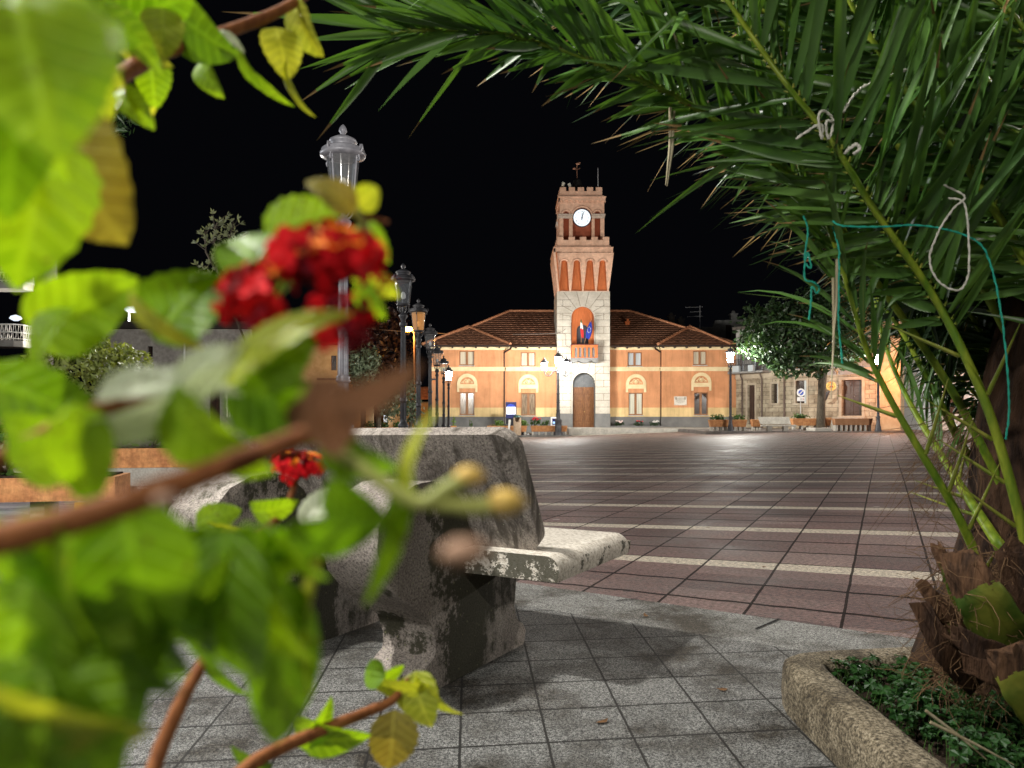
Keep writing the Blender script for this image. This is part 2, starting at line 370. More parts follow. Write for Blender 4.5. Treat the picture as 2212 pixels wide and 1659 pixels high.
# kerbed islands under the lamps and troughs, entrance terrace
mb = MB(); x0, x1 = -12.0, 4.15
mb.prism([(x0, 55.9), (x1 - .3, 55.9), (x1, 56.1), (x1, 57.3), (x0, 57.3)], -1.3, -.60, 'z')
solo(mb, 'kerb', KERB, kind='structure', bevel=.03)
mb = MB(); pts = [(11.9, 49.4), (12.2, 49.1), (24, 48.4), (30, 50.0), (30, 64), (11.9, 64)]
mb.prism(pts, -1.3, -.16, 'z'); solo(mb, 'pavement', M('side_pavement', (.12, .11, .10), (.2, .18, .17), 2, .7, .3, 0, .4, 25), kind='structure', bevel=.03)
mb = MB(); tz = at(1300, 926, 61)[2]
mb.prism([(4.05, 57.4), (14.5, 57.4), (18, 61), (18, 64), (4.05, 64)], -1.3, -.14, 'z')
solo(mb, 'terrace', PALE, kind='structure', bevel=.04)
# ---------------------------------------------------------------- town hall
DM, DW, DT = 62.2, 61.85, 61.4         # distance of the middle facade, the wings and the tower front
def facade_mat():
    m, t, b, N, L = nt('banded_plaster')
    g = N.new('ShaderNodeNewGeometry'); s = N.new('ShaderNodeSeparateXYZ'); L.new(g.outputs['Position'], s.inputs[0])
    z0, z1, z2 = fz(1513, DM), fz(1462, DM), 9.0
    f = N.new('ShaderNodeMapRange'); f.inputs[1].default_value = -2; f.inputs[2].default_value = 10; L.new(s.outputs[2], f.inputs[0])
    q = lambda z: (z + 2) / 12
    r = ramp(N, [(0, (.17, .165, .16)), (q(z0), (.70, .52, .26)), (q(z1), (.62, .295, .145))], 'CONSTANT'); L.new(f.outputs[0], r.inputs[0])
    ov = objvec(N, L); n1 = noise_(N, L, .8, ov, 6, .65); nr = ramp(N, [(.3, (.80, .79, .78)), (.7, (1.12, 1.12, 1.12))]); L.new(n1, nr.inputs[0])
    st = noise_(N, L, 1.6, objvec(N, L, (2.5, 2.5, .25)), 5); sr = ramp(N, [(.3, (.82, .80, .78)), (.55, (1.04, 1.04, 1.04))]); L.new(st, sr.inputs[0])
    o = mixc(N, L, 1.0, r.outputs[0], nr.outputs[0], 'MULTIPLY'); o = mixc(N, L, 1.0, o, sr.outputs[0], 'MULTIPLY')
    L.new(o, b.inputs['Base Color']); b.inputs['Roughness'].default_value = .88; b.inputs['Specular IOR Level'].default_value = .2
    bump_(N, L, b, noise_(N, L, 30, ov, 4), .25, .01); return m
FAC = facade_mat()
CREAM = M('cream_moulding', (.70, .56, .32), (.80, .67, .42), 2, .8, .2, 0, .2, 20)
STONE = M('tower_ashlar', (.44, .40, .335), (.55, .51, .44), 1.2, .85, .2, 0, .4, 18, .015, fine=(9, .08))
JOINT = M('ashlar_joint', (.20, .17, .135), None, rough=.9)
PINK = M('pink_plaster', (.68, .42, .29), (.79, .51, .365), .9, .9, .2, 0, .35, 14, .015, fine=(3.5, .14))
RUST = M('rust_plaster', (.42, .115, .038), (.52, .15, .05), 1.6, .85, .2, 0, .3, 10, .01, (2, 2, .4), fine=(5, .1))
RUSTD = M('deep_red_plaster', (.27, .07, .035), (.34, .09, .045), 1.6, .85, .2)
GREYP = M('grey_plaster', (.15, .148, .145), (.20, .197, .19), 1.5, .85, .2)
GUT = M('brown_gutter', (.030, .016, .011), None, rough=.5)
TILE = M('roof_tiles', (.10, .042, .023), (.19, .085, .045), 7, .75, .3, 0, .7, 14, .04, (1, 1, 1), fine=(2.5, .25))
RIDGE = M('ridge_tiles', (.36, .15, .075), (.50, .23, .12), 4, .75, .3, 0, .5, 12, .03)
CURT1 = M('lace_curtain', (.42, .36, .25), (.56, .50, .37), 2, .35, .5, stretch=(9, 1, .3))
CURT2 = M('grey_curtain', (.30, .33, .35), (.44, .47, .5), 2, .3, .6, stretch=(9, 1, .3))
CURT3 = M('brown_shutter_behind_glass', (.13, .085, .05), (.34, .25, .16), 2.2, .22, .7, stretch=(6, 1, .8))
CURT4 = M('dark_pane', (.03, .02, .016), (.07, .05, .04), 2, .15, .7)
CURT5 = M('pale_curtain', (.42, .41, .33), (.60, .60, .48), 1.5, .3, .5, stretch=(9, 1, .4))

hall = thing('town_hall', 'orange town hall with cream bands, tiled hip roof and tall crenellated clock tower', 'town hall', (5.5, 62, -.2))
WIN = {  # zoomed picture boxes: x0, x1, ytop, ybottom, depth, pane material
    'a': (336, 420, 1140, 1222, DW, CURT1), 'b': (336, 421, 1375, 1503, DW, CURT3), 'c': (683, 766, 1147, 1228, DM, CURT1), 'd': (685, 767, 1379, 1505, DM, CURT3),
    'e': (1288, 1368, 1147, 1226, DM, CURT2), 'f': (1293, 1374, 1377, 1503, DM, CURT5), 'g': (1658, 1735, 1140, 1220, DW, CURT1), 'h': (1663, 1742, 1375, 1503, DW, CURT4)}
def box_of(k):
    x0, x1, ya, yb, D, pm = WIN[k]; return fx(x0, D), fx(x1, D), fz(yb, D), fz(ya, D)
def wall(x0, x1, D, keys, name='wall'):
    mb = MB(); vs, fs = plate(rect(x0, x1, -1.3, 6.35), [rect(*box_of(k)) for k in keys], D, D + .35); mb.add(vs, fs)
    return mb
xw0, xw1 = fx(180, DW), fx(585, DW); xm1 = fx(888, DM); xn0, xn1 = fx(1190, DM) - .3, fx(1482, DM); xe0, xe1 = fx(1480, DW), fx(1905, DW)
mb = MB()
for x0, x1, D, ks in ((xw0, xw1, DW, 'ab'), (xw1 - .2, xm1 + .3, DM, 'cd'), (xn0, xe0 + .2, DM, 'ef'), (xe0, xe1, DW, 'gh')):
    q = wall(x0, x1, D, ks); mb.add(q.v, q.f)
for x0, x1 in ((xw0, xw0 + .35), (xw1 - .3, xw1 - .02), (xe0 + .02, xe0 + .3), (xe1 - .35, xe1)): mb.box(x0, x1, DW + .352, 73, -1.3, 6.33)
mb.box(xw0, xe1, 73, 73.3, -1.3, 6.3)
part(mb, 'wall', FAC, hall)
# string course and cornice
for zt, zb, pr in ((1231, 1254, .12), (1118, 1134, .10)):
    for x0, x1, D in ((xw0 - .1, xw1 + .1, DW), (xw1 + .102, xm1 + .2, DM), (xn0, xe0 - .102, DM), (xe0 - .1, xe1 + .1, DW)):
        mb = MB(); a, b_ = fz(zb, D), fz(zt, D); h = b_ - a
        mb.box(x0, x1, D - pr * .6, D - .002, a, a + h * .47); mb.box(x0, x1, D - pr, D - .002, a + h * .45, b_)
        if D == DW:
            for xa, xb in ((x0, x0 + .1), (x1 - .1, x1)): mb.box(xa, xb, D - .003, D + .4, a + .002, b_ - .002)
        part(mb, 'string_course', CREAM, hall)
for x0, x1, D in ((xw0 - .06, xw1 + .06, DW), (xw1 + .062, xm1, DM), (xn0 + .3, xe0 - .062, DM), (xe0 - .06, xe1 + .06, DW)):
    mb = MB(); z = fz(1516, D); mb.box(x0, x1, D - .07, D - .002, z - .10, z); mb.box(x0, x1, D - .04, D - .002, -1.3, z - .098); part(mb, 'plinth', GREYP, hall)
def window(k):
    x0, x1, z0, z1 = box_of(k); D = WIN[k][4]; mb = MB(); t = .07; y0, y1 = D + .13, D + .2; xc = (x0 + x1) / 2
    mb.box(x0, x0 + t, y0, y1, z0, z1); mb.box(x1 - t, x1, y0, y1, z0, z1); mb.box(x0 + t, x1 - t, y0, y1, z1 - t, z1); mb.box(x0 + t, x1 - t, y0, y1, z0, z0 + t * 1.3)
    mb.box(xc - .09, xc + .09, y0 - .02, y1, z0 + t * 1.3, z1 - t)
    wdw = part(mb, 'window', WINWOOD, hall)
    mb = MB()
    mb.box(x0 + t, xc - .09, y0 + .03, y0 + .06, z0 + t * 1.3, z1 - t); mb.box(xc + .09, x1 - t, y0 + .03, y0 + .06, z0 + t * 1.3, z1 - t)
    part(mb, 'pane', WIN[k][5], wdw)
    mb = MB(); mb.box(x0 - .05, x1 + .05, D - .06, D + .13, z0 - .07, z0 - .003); part(mb, 'sill', PALE, wdw)
for k in WIN: window(k)
for zx0, zx1, D, ztop in ((323, 438, DW, 1269), (670, 782, DM, 1273), (1277, 1392, DM, 1271), (1647, 1760, DW, 1262)):
    x0, x1, zt = fx(zx0, D), fx(zx1, D), fz(ztop, D); zb = zt - (fz(1268, D) - fz(1371, D)); xc = (x0 + x1) / 2; r = (x1 - x0) / 2; zs = zt - r
    mb = MB(); wl = .17
    inner = [(xc + (r - .24) * math.cos(math.pi * k / 14), zs - .02 + (r - .24) * math.sin(math.pi * k / 14)) for k in range(15)]
    outer = [(x0, zb), (x0 + wl, zb), (x0 + wl, zs - .34), (x1 - wl, zs - .34), (x1 - wl, zb), (x1, zb)] + [(xc + r * math.cos(math.pi * k / 16), zs + r * math.sin(math.pi * k / 16)) for k in range(17)]
    vs, fs = plate(outer, [inner], D - .07, D - .002); mb.add(vs, fs)
    ar = part(mb, 'arch_moulding', CREAM, hall, bevel=.012)
    mb = MB(); q = r - .3; zq = zs + .03
    for sg in (-1, 1):
        for cx_, cz_, rr, a0, a1 in ((.42, .30, .23, -60, 250), (.75, .16, .14, -40, 230), (.25, .62, .13, -20, 240), (.12, .22, .17, 120, 330)):
            pts = [(xc + sg * q * (cx_ + rr * (1 - .45 * i / 12) * math.cos(R(a0 + (a1 - a0) * i / 12))), D - .012, zq + q * (cz_ * .95 + rr * (1 - .45 * i / 12) * math.sin(R(a0 + (a1 - a0) * i / 12)))) for i in range(13)]
            mb.tube(pts, .032, 5)
    mb.blob((xc, D - .01, zq + q * .45), .11, 8, 0, (1, .4, 1)); part(mb, 'relief', CREAM, ar)

# ---- roofs: rows of tiles laid as overlapping strips
def roof_plane(mb, e0, e1, r0, r1, rows):
    e0, e1, r0, r1 = map(Vector, (e0, e1, r0, r1))
    nrm = (e1 - e0).cross(r0 - e0).normalized()
    if nrm.z < 0: nrm = -nrm
    for i in range(rows):
        a, b_ = i / rows, (i + 1) / rows
        p = [e0.lerp(r0, a) + nrm * .04, e1.lerp(r1, a) + nrm * .04, e1.lerp(r1, b_), e0.lerp(r0, b_)]
        q = [e0.lerp(r0, a), e1.lerp(r1, a)]
        nseg = max(1, int((p[1] - p[0]).length / .24)); vs = []; 
        for k in range(nseg + 1):
            t = k / nseg; wv = nrm * (.03 if k % 2 else -.0)
            vs += [p[0].lerp(p[1], t) + wv, p[3].lerp(p[2], t) + wv * .8, q[0].lerp(q[1], t) - nrm * .02]
        for k in range(nseg):
            o = k * 3; mb.add([vs[o], vs[o + 3], vs[o + 4], vs[o + 1], vs[o + 2], vs[o + 5]], [(0, 1, 2, 3), (4, 5, 1, 0)])
def ridge(mb, a, b_, r=.11):
    a, b_ = Vector(a), Vector(b_); n = max(2, int((b_ - a).length / .4))
    for i in range(n):
        p, q = a.lerp(b_, i / n), a.lerp(b_, (i + 1.12) / n); mb.tube([p, q], [r * 1.12, r * .92], 8)
ze = fz(1112, DM) - .02; yr = 67.4; zr = at(0, 673, yr).z; xr0, xr1 = at(1100.8, 673, yr).x, at(1361, 673, yr).x
xl, xrgt = xw0 - .55, xe1 + .5; ym = DM - .5; yb = 73.4
mb = MB()
roof_plane(mb, (xl + .2, ym, ze), (xrgt - .2, ym, ze), (xr0, yr, zr), (xr1, yr, zr), 17)
roof_plane(mb, (xl, yb, ze), (xl, ym, ze), (xr0, yr, zr), (xr0, yr + .01, zr), 15); roof_plane(mb, (xrgt, ym, ze), (xrgt, yb, ze), (xr1, yr, zr), (xr1, yr + .01, zr), 15)
roof_plane(mb, (xrgt, yb, ze), (xl, yb, ze), (xr1, yr, zr), (xr0, yr, zr), 8)
apx = []
for zx0, zx1, za in ((128, 625, 387), (1460, 1872, 1640)):
    D = DW - .5; x0, x1 = fx(zx0, D), fx(zx1, D); ya = 64.6; A = Vector((fx(za, ya), ya, fz(1006, ya))); yk = 67.0; B = Vector((A.x, yk, A.z)); apx.append((A, B, x0, x1, D))
    zq = ze + .03
    roof_plane(mb, (x0, D, zq), (x1, D, zq), A, A + Vector((.02, 0, 0)), 11)
    roof_plane(mb, (x0, yk + 1, zq), (x0, D, zq), B, A, 11); roof_plane(mb, (x1, D, zq), (x1, yk - 1, zq), A, B, 11)
rf = part(mb, 'roof', TILE, hall)
mb = MB(); ridge(mb, (xr0, yr, zr + .05), (xr1, yr, zr + .05)); ridge(mb, (xl + .2, ym, ze + .06), (xr0, yr, zr + .05)); ridge(mb, (xrgt - .2, ym, ze + .06), (xr1, yr, zr + .05))
for A, B, x0, x1, D in apx:
    up = Vector((0, 0, .06)); ridge(mb, Vector((x0, D, ze + .04)) + up, A + up); ridge(mb, Vector((x1, D, ze + .04)) + up, A + up); ridge(mb, A + up, B + up)
part(mb, 'ridge_cap', RIDGE, rf)
mb = MB(); cz = (fz(1018, 65.2), fz(972, 65.2)); cx_ = fx(1285, 65.2)
mb.box(cx_ - .16, cx_ + .16, 65.0, 65.4, cz[0] - .6, cz[1] - .12); mb.box(cx_ - .21, cx_ + .21, 64.95, 65.45, cz[1] - .118, cz[1] - .04); mb.box(cx_ - .05, cx_ + .12, 65.1, 65.3, cz[1] - .038, cz[1] + .2)
part(mb, 'chimney', RUST, rf)
for x0, x1, D in ((xl, fx(628, DW), DW - .5), (fx(628, DW) + .02, xm1 + .1, DM - .5), (xn0 + .3, fx(1458, DW) - .02, DM - .5), (fx(1458, DW), xrgt, DW - .5)):
    mb = MB(); mb.tube([(x0, D - .06, ze - .04), (x1, D - .06, ze - .04)], .08, 8); mb.box(x0, x1, D - .03, D + .6, ze - .07, ze - .03)
    n = int((x1 - x0) / .9)
    for i in range(n): mb.box(x0 + .3 + i * .9, x0 + .42 + i * .9, D + .02, D + .48, ze - .19, ze - .068)
    part(mb, 'gutter', GUT, hall)
for zx, sg, zend in ((584, -1, 1560), (1482, 1, 1560)):
    D = DM - .12; x = fx(zx, D) + (.05 if sg < 0 else -.05); mb = MB(); xo = x - sg * .5
    mb.tube([(xo - sg * .1, DM - .5, ze - .05), (xo, DM - .45, ze - .22), (x, D, ze - .5), (x, D, fz(1228, D)), (x + sg * -.08, D - .12, fz(1240, D)), (x, D, fz(1262, D)), (x, D, -.25)], .075, 8)
    part(mb, 'downpipe', GUT, hall)
# ---------------------------------------------------------------- clock tower (part of the town hall)
TP = 74.0
def tzz(zy): return 21.107 - zy / TP
TX = fx(1038, DT)
def tx(zx): return TX + (zx - 1038) / TP
tw = bpy.data.objects.new('tower', None); C.objects.link(tw); tw.parent = hall; ORG[tw.name] = ORG[hall.name]
DEP = 4.3
def jl(mb, x0, x1, z0, z1, y, m=1, wd=.035, pr=.006):           # a mortar joint on the face, 6 mm proud
    if abs(x1 - x0) < 1e-6: mb.quad((x0 - wd / 2, y - pr, z0), (x0 + wd / 2, y - pr, z0), (x0 + wd / 2, y - pr, z1), (x0 - wd / 2, y - pr, z1), m)
    elif abs(z1 - z0) < 1e-6: mb.quad((x0, y - pr, z0 - wd / 2), (x1, y - pr, z0 - wd / 2), (x1, y - pr, z0 + wd / 2), (x0, y - pr, z0 + wd / 2), m)
    else:
        d = Vector((x1 - x0, 0, z1 - z0)).normalized(); n = Vector((-d.z, 0, d.x)) * wd / 2; a, b_ = Vector((x0, y - pr, z0)), Vector((x1, y - pr, z1))
        mb.quad(a - n, b_ - n, b_ + n, a + n, m)
# --- stone shaft with door recess and balcony niche
x0, x1 = tx(888), tx(1187); zb, zt, zg = tzz(1600), tzz(803), tzz(1495)
door = arch(tx(977), tx(1103), tzz(1590), tzz(1263)); nich = arch(tx(969), tx(1099), tzz(1108), tzz(888))
mb = MB(); dpts = door[2:]
vs, fs = plate([(x0, zg), (door[0][0], zg)] + dpts[::-1] + [(door[1][0], zg), (x1, zg), (x1, zt), (x0, zt)], [nich], DT, DT + .9)
mb.add(vs, fs)
mb.box(x0, x1, DT + .902, DT + DEP, zg, zt)
for s0, s1 in ((x0, tx(969)), (tx(1103), x1)):                   # coursed blocks either side
    n = 0; z = zg + .0
    while z < tzz(850):
        jl(mb, s0, s1, z, z, DT)
        if n % 2 == 0 and z > zg: jl(mb, (s0 + s1) / 2 + .1 * (1 if s0 > TX else -1), (s0 + s1) / 2 + .1 * (1 if s0 > TX else -1), z, z + .512, DT)
        z += .512; n += 1
    xe = s1 - .02 if s0 == x0 else s0 + .02
    jl(mb, xe, xe, zg, tzz(980), DT)
ca, ra = (tx(1034), tzz(953)), .88
for a, l in ((-58, 1.0), (-35, 1.5), (-12, 1.3), (12, 1.3), (35, 1.5), (58, 1.0), (-82, .95), (82, .95)):
    c, s = math.sin(R(a)), math.cos(R(a)); jl(mb, ca[0] + c * (ra + .03), ca[0] + c * (ra + l * (1.1 if abs(a) < 60 else .9)), ca[1] + s * (ra + .03), min(ca[1] + s * (ra + l), zt - .01), DT)
cd = (tx(1040), tzz(1325))
for a in (-48, -17, 17, 48):
    c, s = math.sin(R(a)), math.cos(R(a)); jl(mb, cd[0] + c * .9, cd[0] + c * 1.75, cd[1] + s * .9, cd[1] + s * 1.7, DT)
for k in range(19):                                              # flank courses
    z = zg + .512 * k
    if z < zt: mb.quad((x0 - .006, DT + .1, z - .017), (x0 - .006, DT + DEP, z - .017), (x0 - .006, DT + DEP, z + .017), (x0 - .006, DT + .1, z + .017), 1)
part(mb, 'shaft', [STONE, JOINT], tw)
mb = MB(); mb.box(x0 - .03, tx(977), DT - .03, DT + DEP, zb - 1, zg - .002); mb.box(tx(1103), x1 + .03, DT - .03, DT + DEP, zb - 1, zg - .002); mb.box(tx(977) + .002, tx(1103) - .002, DT + .902, DT + DEP - .01, zb - 1, zg - .003); part(mb, 'plinth', GREYP, tw)
mb = MB()                                                        # grey lining of the door recess
dl = arch(tx(977) + .003, tx(1103) - .003, tzz(1590), tzz(1263) - .003, 16); inn = arch(tx(977) + .06, tx(1103) - .06, tzz(1590) - .1, tzz(1263) - .06, 16)
for i in range(len(dl) - 1):
    if i == 0: continue
    (a, b_), (c, d) = dl[i], dl[i + 1]; mb.quad((a, DT - .012, b_), (c, DT - .012, d), (c, DT + .898, d), (a, DT + .898, b_))
(a, b_), (c, d) = dl[-1], dl[0]; mb.quad((a, DT - .012, b_), (c, DT - .012, d), (c, DT + .898, d), (a, DT + .898, b_))
vs, fs = plate(dl, [], DT + .80, DT + .88); mb.add(vs, fs); part(mb, 'door_recess', GREYP, tw)
dz0, dz1 = tzz(1584), tzz(1343); dx0, dx1 = tx(977) + .02, tx(1103) - .02
mb = MB(); mb.box(dx0, dx1, DT + .70, DT + .795, dz0, dz1)
dm = (dx0 + dx1) / 2
for sx in (dx0, dm + .02):
    wd = dm - dx0 - .02
    for r_ in range(6):
        h = (dz1 - dz0 - .1) / 6; za = dz0 + .05 + r_ * h
        mb.box(sx + .12, sx + wd - .1, DT + .655, DT + .698, za + .05, za + h - .06)
        mb.box(sx + .19, sx + wd - .17, DT + .635, DT + .654, za + .13, za + h - .14)
mb.box(dm - .035, dm + .035, DT + .64, DT + .699, dz0, dz1)
dr = part(mb, 'door', WOOD, tw, bevel=.012)
mb = MB(); mb.blob((dm + .1, DT + .63, dz0 + 1.35), .04, 8); part(mb, 'handle', M('brass', (.5, .35, .12), None, rough=.35, metal=.9), dr)
mb = MB(); vs, fs = plate([(dx0 + .01, dz1 + .01), (dx1 - .01, dz1 + .01)] + [p for p in arch(dx0, dx1, dz1, tzz(1263) - .05)[2:]], [], DT + .74, DT + .79); mb.add(vs, fs)
mb.box(dm - .03, dm + .03, DT + .715, DT + .738, dz1 + .01, tzz(1275)); part(mb, 'fanlight', M('grey_fanlight', (.10, .105, .11), (.16, .165, .17), 2, .3, .5), tw)
# --- niche wall, balcony door and balcony
mb = MB(); vs, fs = plate(arch(tx(969), tx(1099), tzz(1108), tzz(888)), [arch(tx(1001), tx(1069), tzz(1112), tzz(988))], DT + .30, DT + .42); mb.add(vs, fs); part(mb, 'niche', RUST, tw)
mb = MB(); vs, fs = plate(arch(tx(1001), tx(1069), tzz(1108), tzz(988)), [], DT + .55, DT + .6); mb.add(vs, fs); part(mb, 'balcony_door', M('dark_glass_door', (.045, .045, .055), (.07, .07, .08), 2, .2, .5), tw)
bz0, bz1 = tzz(1183), tzz(1107); bx0, bx1 = tx(967), tx(1112)
mb = MB(); sl = []
for i in range(5):
    c = bx0 + .32 + i * (bx1 - bx0 - .64) / 4; sl.append(arch(c - .105, c + .105, bz0 + .03, bz1 - .22, 6))
vs, fs = plate(rect(bx0, bx1, bz0, bz1 - .06), sl, DT - .80, DT - .68); mb.add(vs, fs)
for xs in (bx0, bx1 - .12): mb.box(xs, xs + .12, DT - .678, DT - .002, bz0, bz1 - .06)
bal = part(mb, 'balcony', RUST, tw)
mb = MB(); mb.box(bx0 - .05, bx1 + .05, DT - .86, DT - .002, bz1 - .058, bz1); mb.box(bx0 + .125, bx1 - .125, DT - .66, DT - .62, bz0, bz1 - .07, 1)
zc = tzz(1210); pr = [(bx0 - .04, bz0 - .004), (bx0 - .02, zc + .06)]
for k in range(1, 24):
    t = k / 24; pr.append((bx0 + t * (bx1 - bx0), zc + .17 - .19 * abs(math.cos(2 * math.pi * t)) ** .7 * (1 if True else 0) * (1 if k not in (0,) else 1)))
pr += [(bx1 + .02, zc + .06), (bx1 + .04, bz0 - .004)]
vs, fs = plate(pr, [], DT - .84, DT - .02); mb.add(vs, fs, 1); part(mb, 'balcony_base', [M('balcony_coping', (.10, .03, .02), None, rough=.8), GREYP], tw)
# --- flared stage
fz0, fz1, fz2, fz3 = tzz(803), tzz(662), tzz(590), tzz(557); cxf = tx(1036); hw0, hw1 = 1.96, 2.18
def ring(mb, cx_, hx, yf, yb_, z0, z1, m=0): mb.box(cx_ - hx, cx_ + hx, yf, yb_, z0, z1, m)
def flare(p):
    t = (p.z - fz0) / (fz1 - fz0); t = min(max(t, 0), 1.6); k = (hw0 + (hw1 - hw0) * t) / hw0; yc = DT + DEP / 2
    return Vector((cxf + (p.x - cxf) * k, yc + (p.y - yc) * k, p.z))
holes = []
for a, b_, c, d in ((898, 957, 913, 947), (968, 1030, 982, 1017), (1038, 1104, 1055, 1089), (1113, 1172, 1125, 1159)):
    holes.append(arch(tx(a), tx(b_), fz0 + .03, tzz(630), 10, tx(c), tx(d)))
holes = [[((p[0] - cxf) / (1 + .11 * min(1, max(0, (p[1] - fz0) / (fz1 - fz0)))) + cxf, p[1]) for p in h] for h in holes]
mb = MB(); face = rect(cxf - hw0, cxf + hw0, fz0, fz2)
vs, fs = plate(face, holes, DT - .02, DT + .13); mb.add(vs, fs)
sd = Matrix.Translation((cxf - hw0, DT, 0)) @ Matrix.Rotation(R(-90), 4, 'Z') @ Matrix.Translation((-cxf - hw0, -DT, 0))
sidefaces = []
vs, fs = plate(rect(cxf - hw0 + .0, cxf + hw0 + .25, fz0, fz2), [[(p[0] * 1.06 - cxf * .06 + .12, p[1]) for p in h] for h in holes], DT - .02, DT + .13); mb.add([sd @ v for v in vs], fs)
vs, fs = plate(rect(cxf - hw0, cxf + hw0 + .25, fz0, fz2), [], DT + .135, DT + .2); mb.add([sd @ v for v in vs], fs, 1)
mb.box(cxf - hw0 + .08, cxf + hw0, DT + .14, DT + DEP, fz0, fz2, 1); mb.box(cxf + hw0 - .3, cxf + hw0 - .0, DT + .15, DT + DEP + .02, fz0, fz2 - .01, 0)
for h in holes:                                                  # raised hoods over the slits
    xs = [p[0] for p in h[2:]]; c = (max(xs) + min(xs)) / 2; r = (max(xs) - min(xs)) / 2; zs = tzz(630) - r
    mb.tube([(c + (r + .07) * math.cos(math.pi * k / 12), DT - .04, zs + (r + .07) * math.sin(math.pi * k / 12)) for k in range(13)], .05, 6)
mb.warp(flare); part(mb, 'flared_stage', [PINK, RUST], tw)
def corbels(mb, cx_, hx, yf, yb_, z0, z1, n, m=0, dp=.1):        # row of little arches under a cornice
    wd = 2 * hx / n; out = [(cx_ - hx, z1), (cx_ - hx, z0)]
    for i in range(n):
        xa = cx_ - hx + i * wd
        out += [(xa + wd * .12, z0)] + [(xa + wd / 2 - wd * .36 * math.cos(math.pi * k / 8), z0 + .06 + wd * .36 * math.sin(math.pi * k / 8)) for k in range(9)] + [(xa + wd * .88, z0)]
    out += [(cx_ + hx, z0), (cx_ + hx, z1)]
    vs, fs = plate(out[::-1], [], yf, yf + dp); mb.add(vs, fs, m)
    k = (yb_ - yf) / (2 * hx); mt = Matrix.Translation((cx_ - hx, yf, 0)) @ Matrix.Rotation(R(-90), 4, 'Z') @ Matrix.Scale(k, 4, (1, 0, 0)) @ Matrix.Translation((-cx_ - hx, -yf, 0))
    mb.add([mt @ v for v in vs], fs, m)
def merlons(mb, cx_, hx, yf, yb_, z0, zc_, z1, n, wm, m=0, th=.28):
    pitch = (2 * hx - wm) / (n - 1)
    for yy in (yf, yb_ - th): mb.box(cx_ - hx, cx_ + hx, yy, yy + th, z0, zc_, m)
    for xx in (cx_ - hx, cx_ + hx - th): mb.box(xx, xx + th, yf + th + .002, yb_ - th - .002, z0, zc_, m)
    for i in range(n):
        xa = cx_ - hx + i * pitch
        for yy in (yf - .025, yb_ - th): mb.box(xa - .01, xa + wm + .01, yy, yy + th + .03, z0 + .05, z1, m)
        if 0 < i < n - 1 or True:
            q = (yb_ - yf - wm) / (n - 1); ya = yf + i * q
            if 0 < i < n - 1:
                for xx in (cx_ - hx - .025, cx_ + hx - th): mb.box(xx, xx + th + .03, ya, ya + wm, z0 + .05, z1, m)
    # side faces of the corner merlons are covered by the front and back rows
mb = MB(); yf2, yb2 = DT - .28, DT + DEP + .25; c2 = tx(1035.5)
ring(mb, c2, 2.16, yf2 + .12, yb2 - .1, fz2 - .25, fz3)
corbels(mb, c2, 2.25, yf2, yb2, tzz(603), tzz(562), 9, 0, .12)
ring(mb, c2, 2.29, yf2 - .04, yb2 + .04, tzz(561.8), tzz(556)); ring(mb, c2, 2.1, yf2 + .1, yb2 - .1, tzz(555.9), tzz(546))
merlons(mb, c2, 1.98, yf2 + .2, yb2 - .2, tzz(545.8), tzz(513), tzz(496), 5, .47)
part(mb, 'battlement', PINK, tw, bevel=.02)
# --- clock stage
c3 = tx(1031.5); hx3 = 1.71; yf3, yb3 = DT + .32, DT + 3.75; zq0, zq1 = tzz(545), tzz(288)
nh = [arch(tx(979), tx(1086), zq0 + .15, tzz(322), 16), arch(tx(925), tx(958), zq0 + .15, tzz(343), 8), arch(tx(1103), tx(1136), zq0 + .15, tzz(343), 8)]
mb = MB(); vs, fs = plate(rect(c3 - hx3, c3 + hx3, zq0, zq1), nh, yf3, yf3 + .2); mb.add(vs, fs)
sd3 = Matrix.Translation((c3 - hx3, yf3, 0)) @ Matrix.Rotation(R(-90), 4, 'Z') @ Matrix.Translation((-c3 - hx3, -yf3, 0))
vs, fs = plate(rect(c3 - hx3 + .0, c3 + hx3, zq0, zq1), nh, yf3, yf3 + .2); mb.add([sd3 @ v for v in vs], fs)
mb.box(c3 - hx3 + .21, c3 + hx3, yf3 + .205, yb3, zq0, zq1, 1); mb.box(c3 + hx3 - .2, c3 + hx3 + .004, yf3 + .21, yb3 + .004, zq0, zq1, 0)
for mt in (None, sd3):
    T = (lambda p: p) if mt is None else (lambda p: sd3 @ Vector(p))
    for cc, rr, zz in ((tx(1032.5), .80, tzz(322) - .725), (tx(941.5), .30, tzz(343) - .22), (tx(1119.5), .30, tzz(343) - .22)):
        mb.tube([T((cc + rr * math.cos(math.pi * k / 16), yf3 - .02, zz + rr * math.sin(math.pi * k / 16))) for k in range(17)], .06, 6)
    for xa, xb in ((905, 925), (958, 977), (1088, 1103), (1136, 1158)):   # pilasters
        mt_ = mt or Matrix.Identity(4); mb.box(tx(xa), tx(xb), yf3 - .06, yf3 - .002, zq0, tzz(386), 0, mt_)
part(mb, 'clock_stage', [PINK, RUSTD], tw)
STUC = M('white_stucco', (.50, .40, .32), (.66, .56, .47), 6, .8, .2, 0, .5, 30)
for mt in (Matrix.Identity(4), sd3):
    for xa, xb in ((903, 976), (1089, 1160)):
        mb = MB()
        for k in range(3): mb.box(tx(xa) - .02 * k, tx(xb) + .02 * k, yf3 - .09 - .02 * k, yf3 - .003, tzz(385 - 8 * k), tzz(377 - 8 * k), 0, mt)
        for k in range(7): mb.blob(mt @ Vector((tx(xa) + .05 + k * .15, yf3 - .12, tzz(373))), .045, 6)
        part(mb, 'capital_band', STUC, tw)
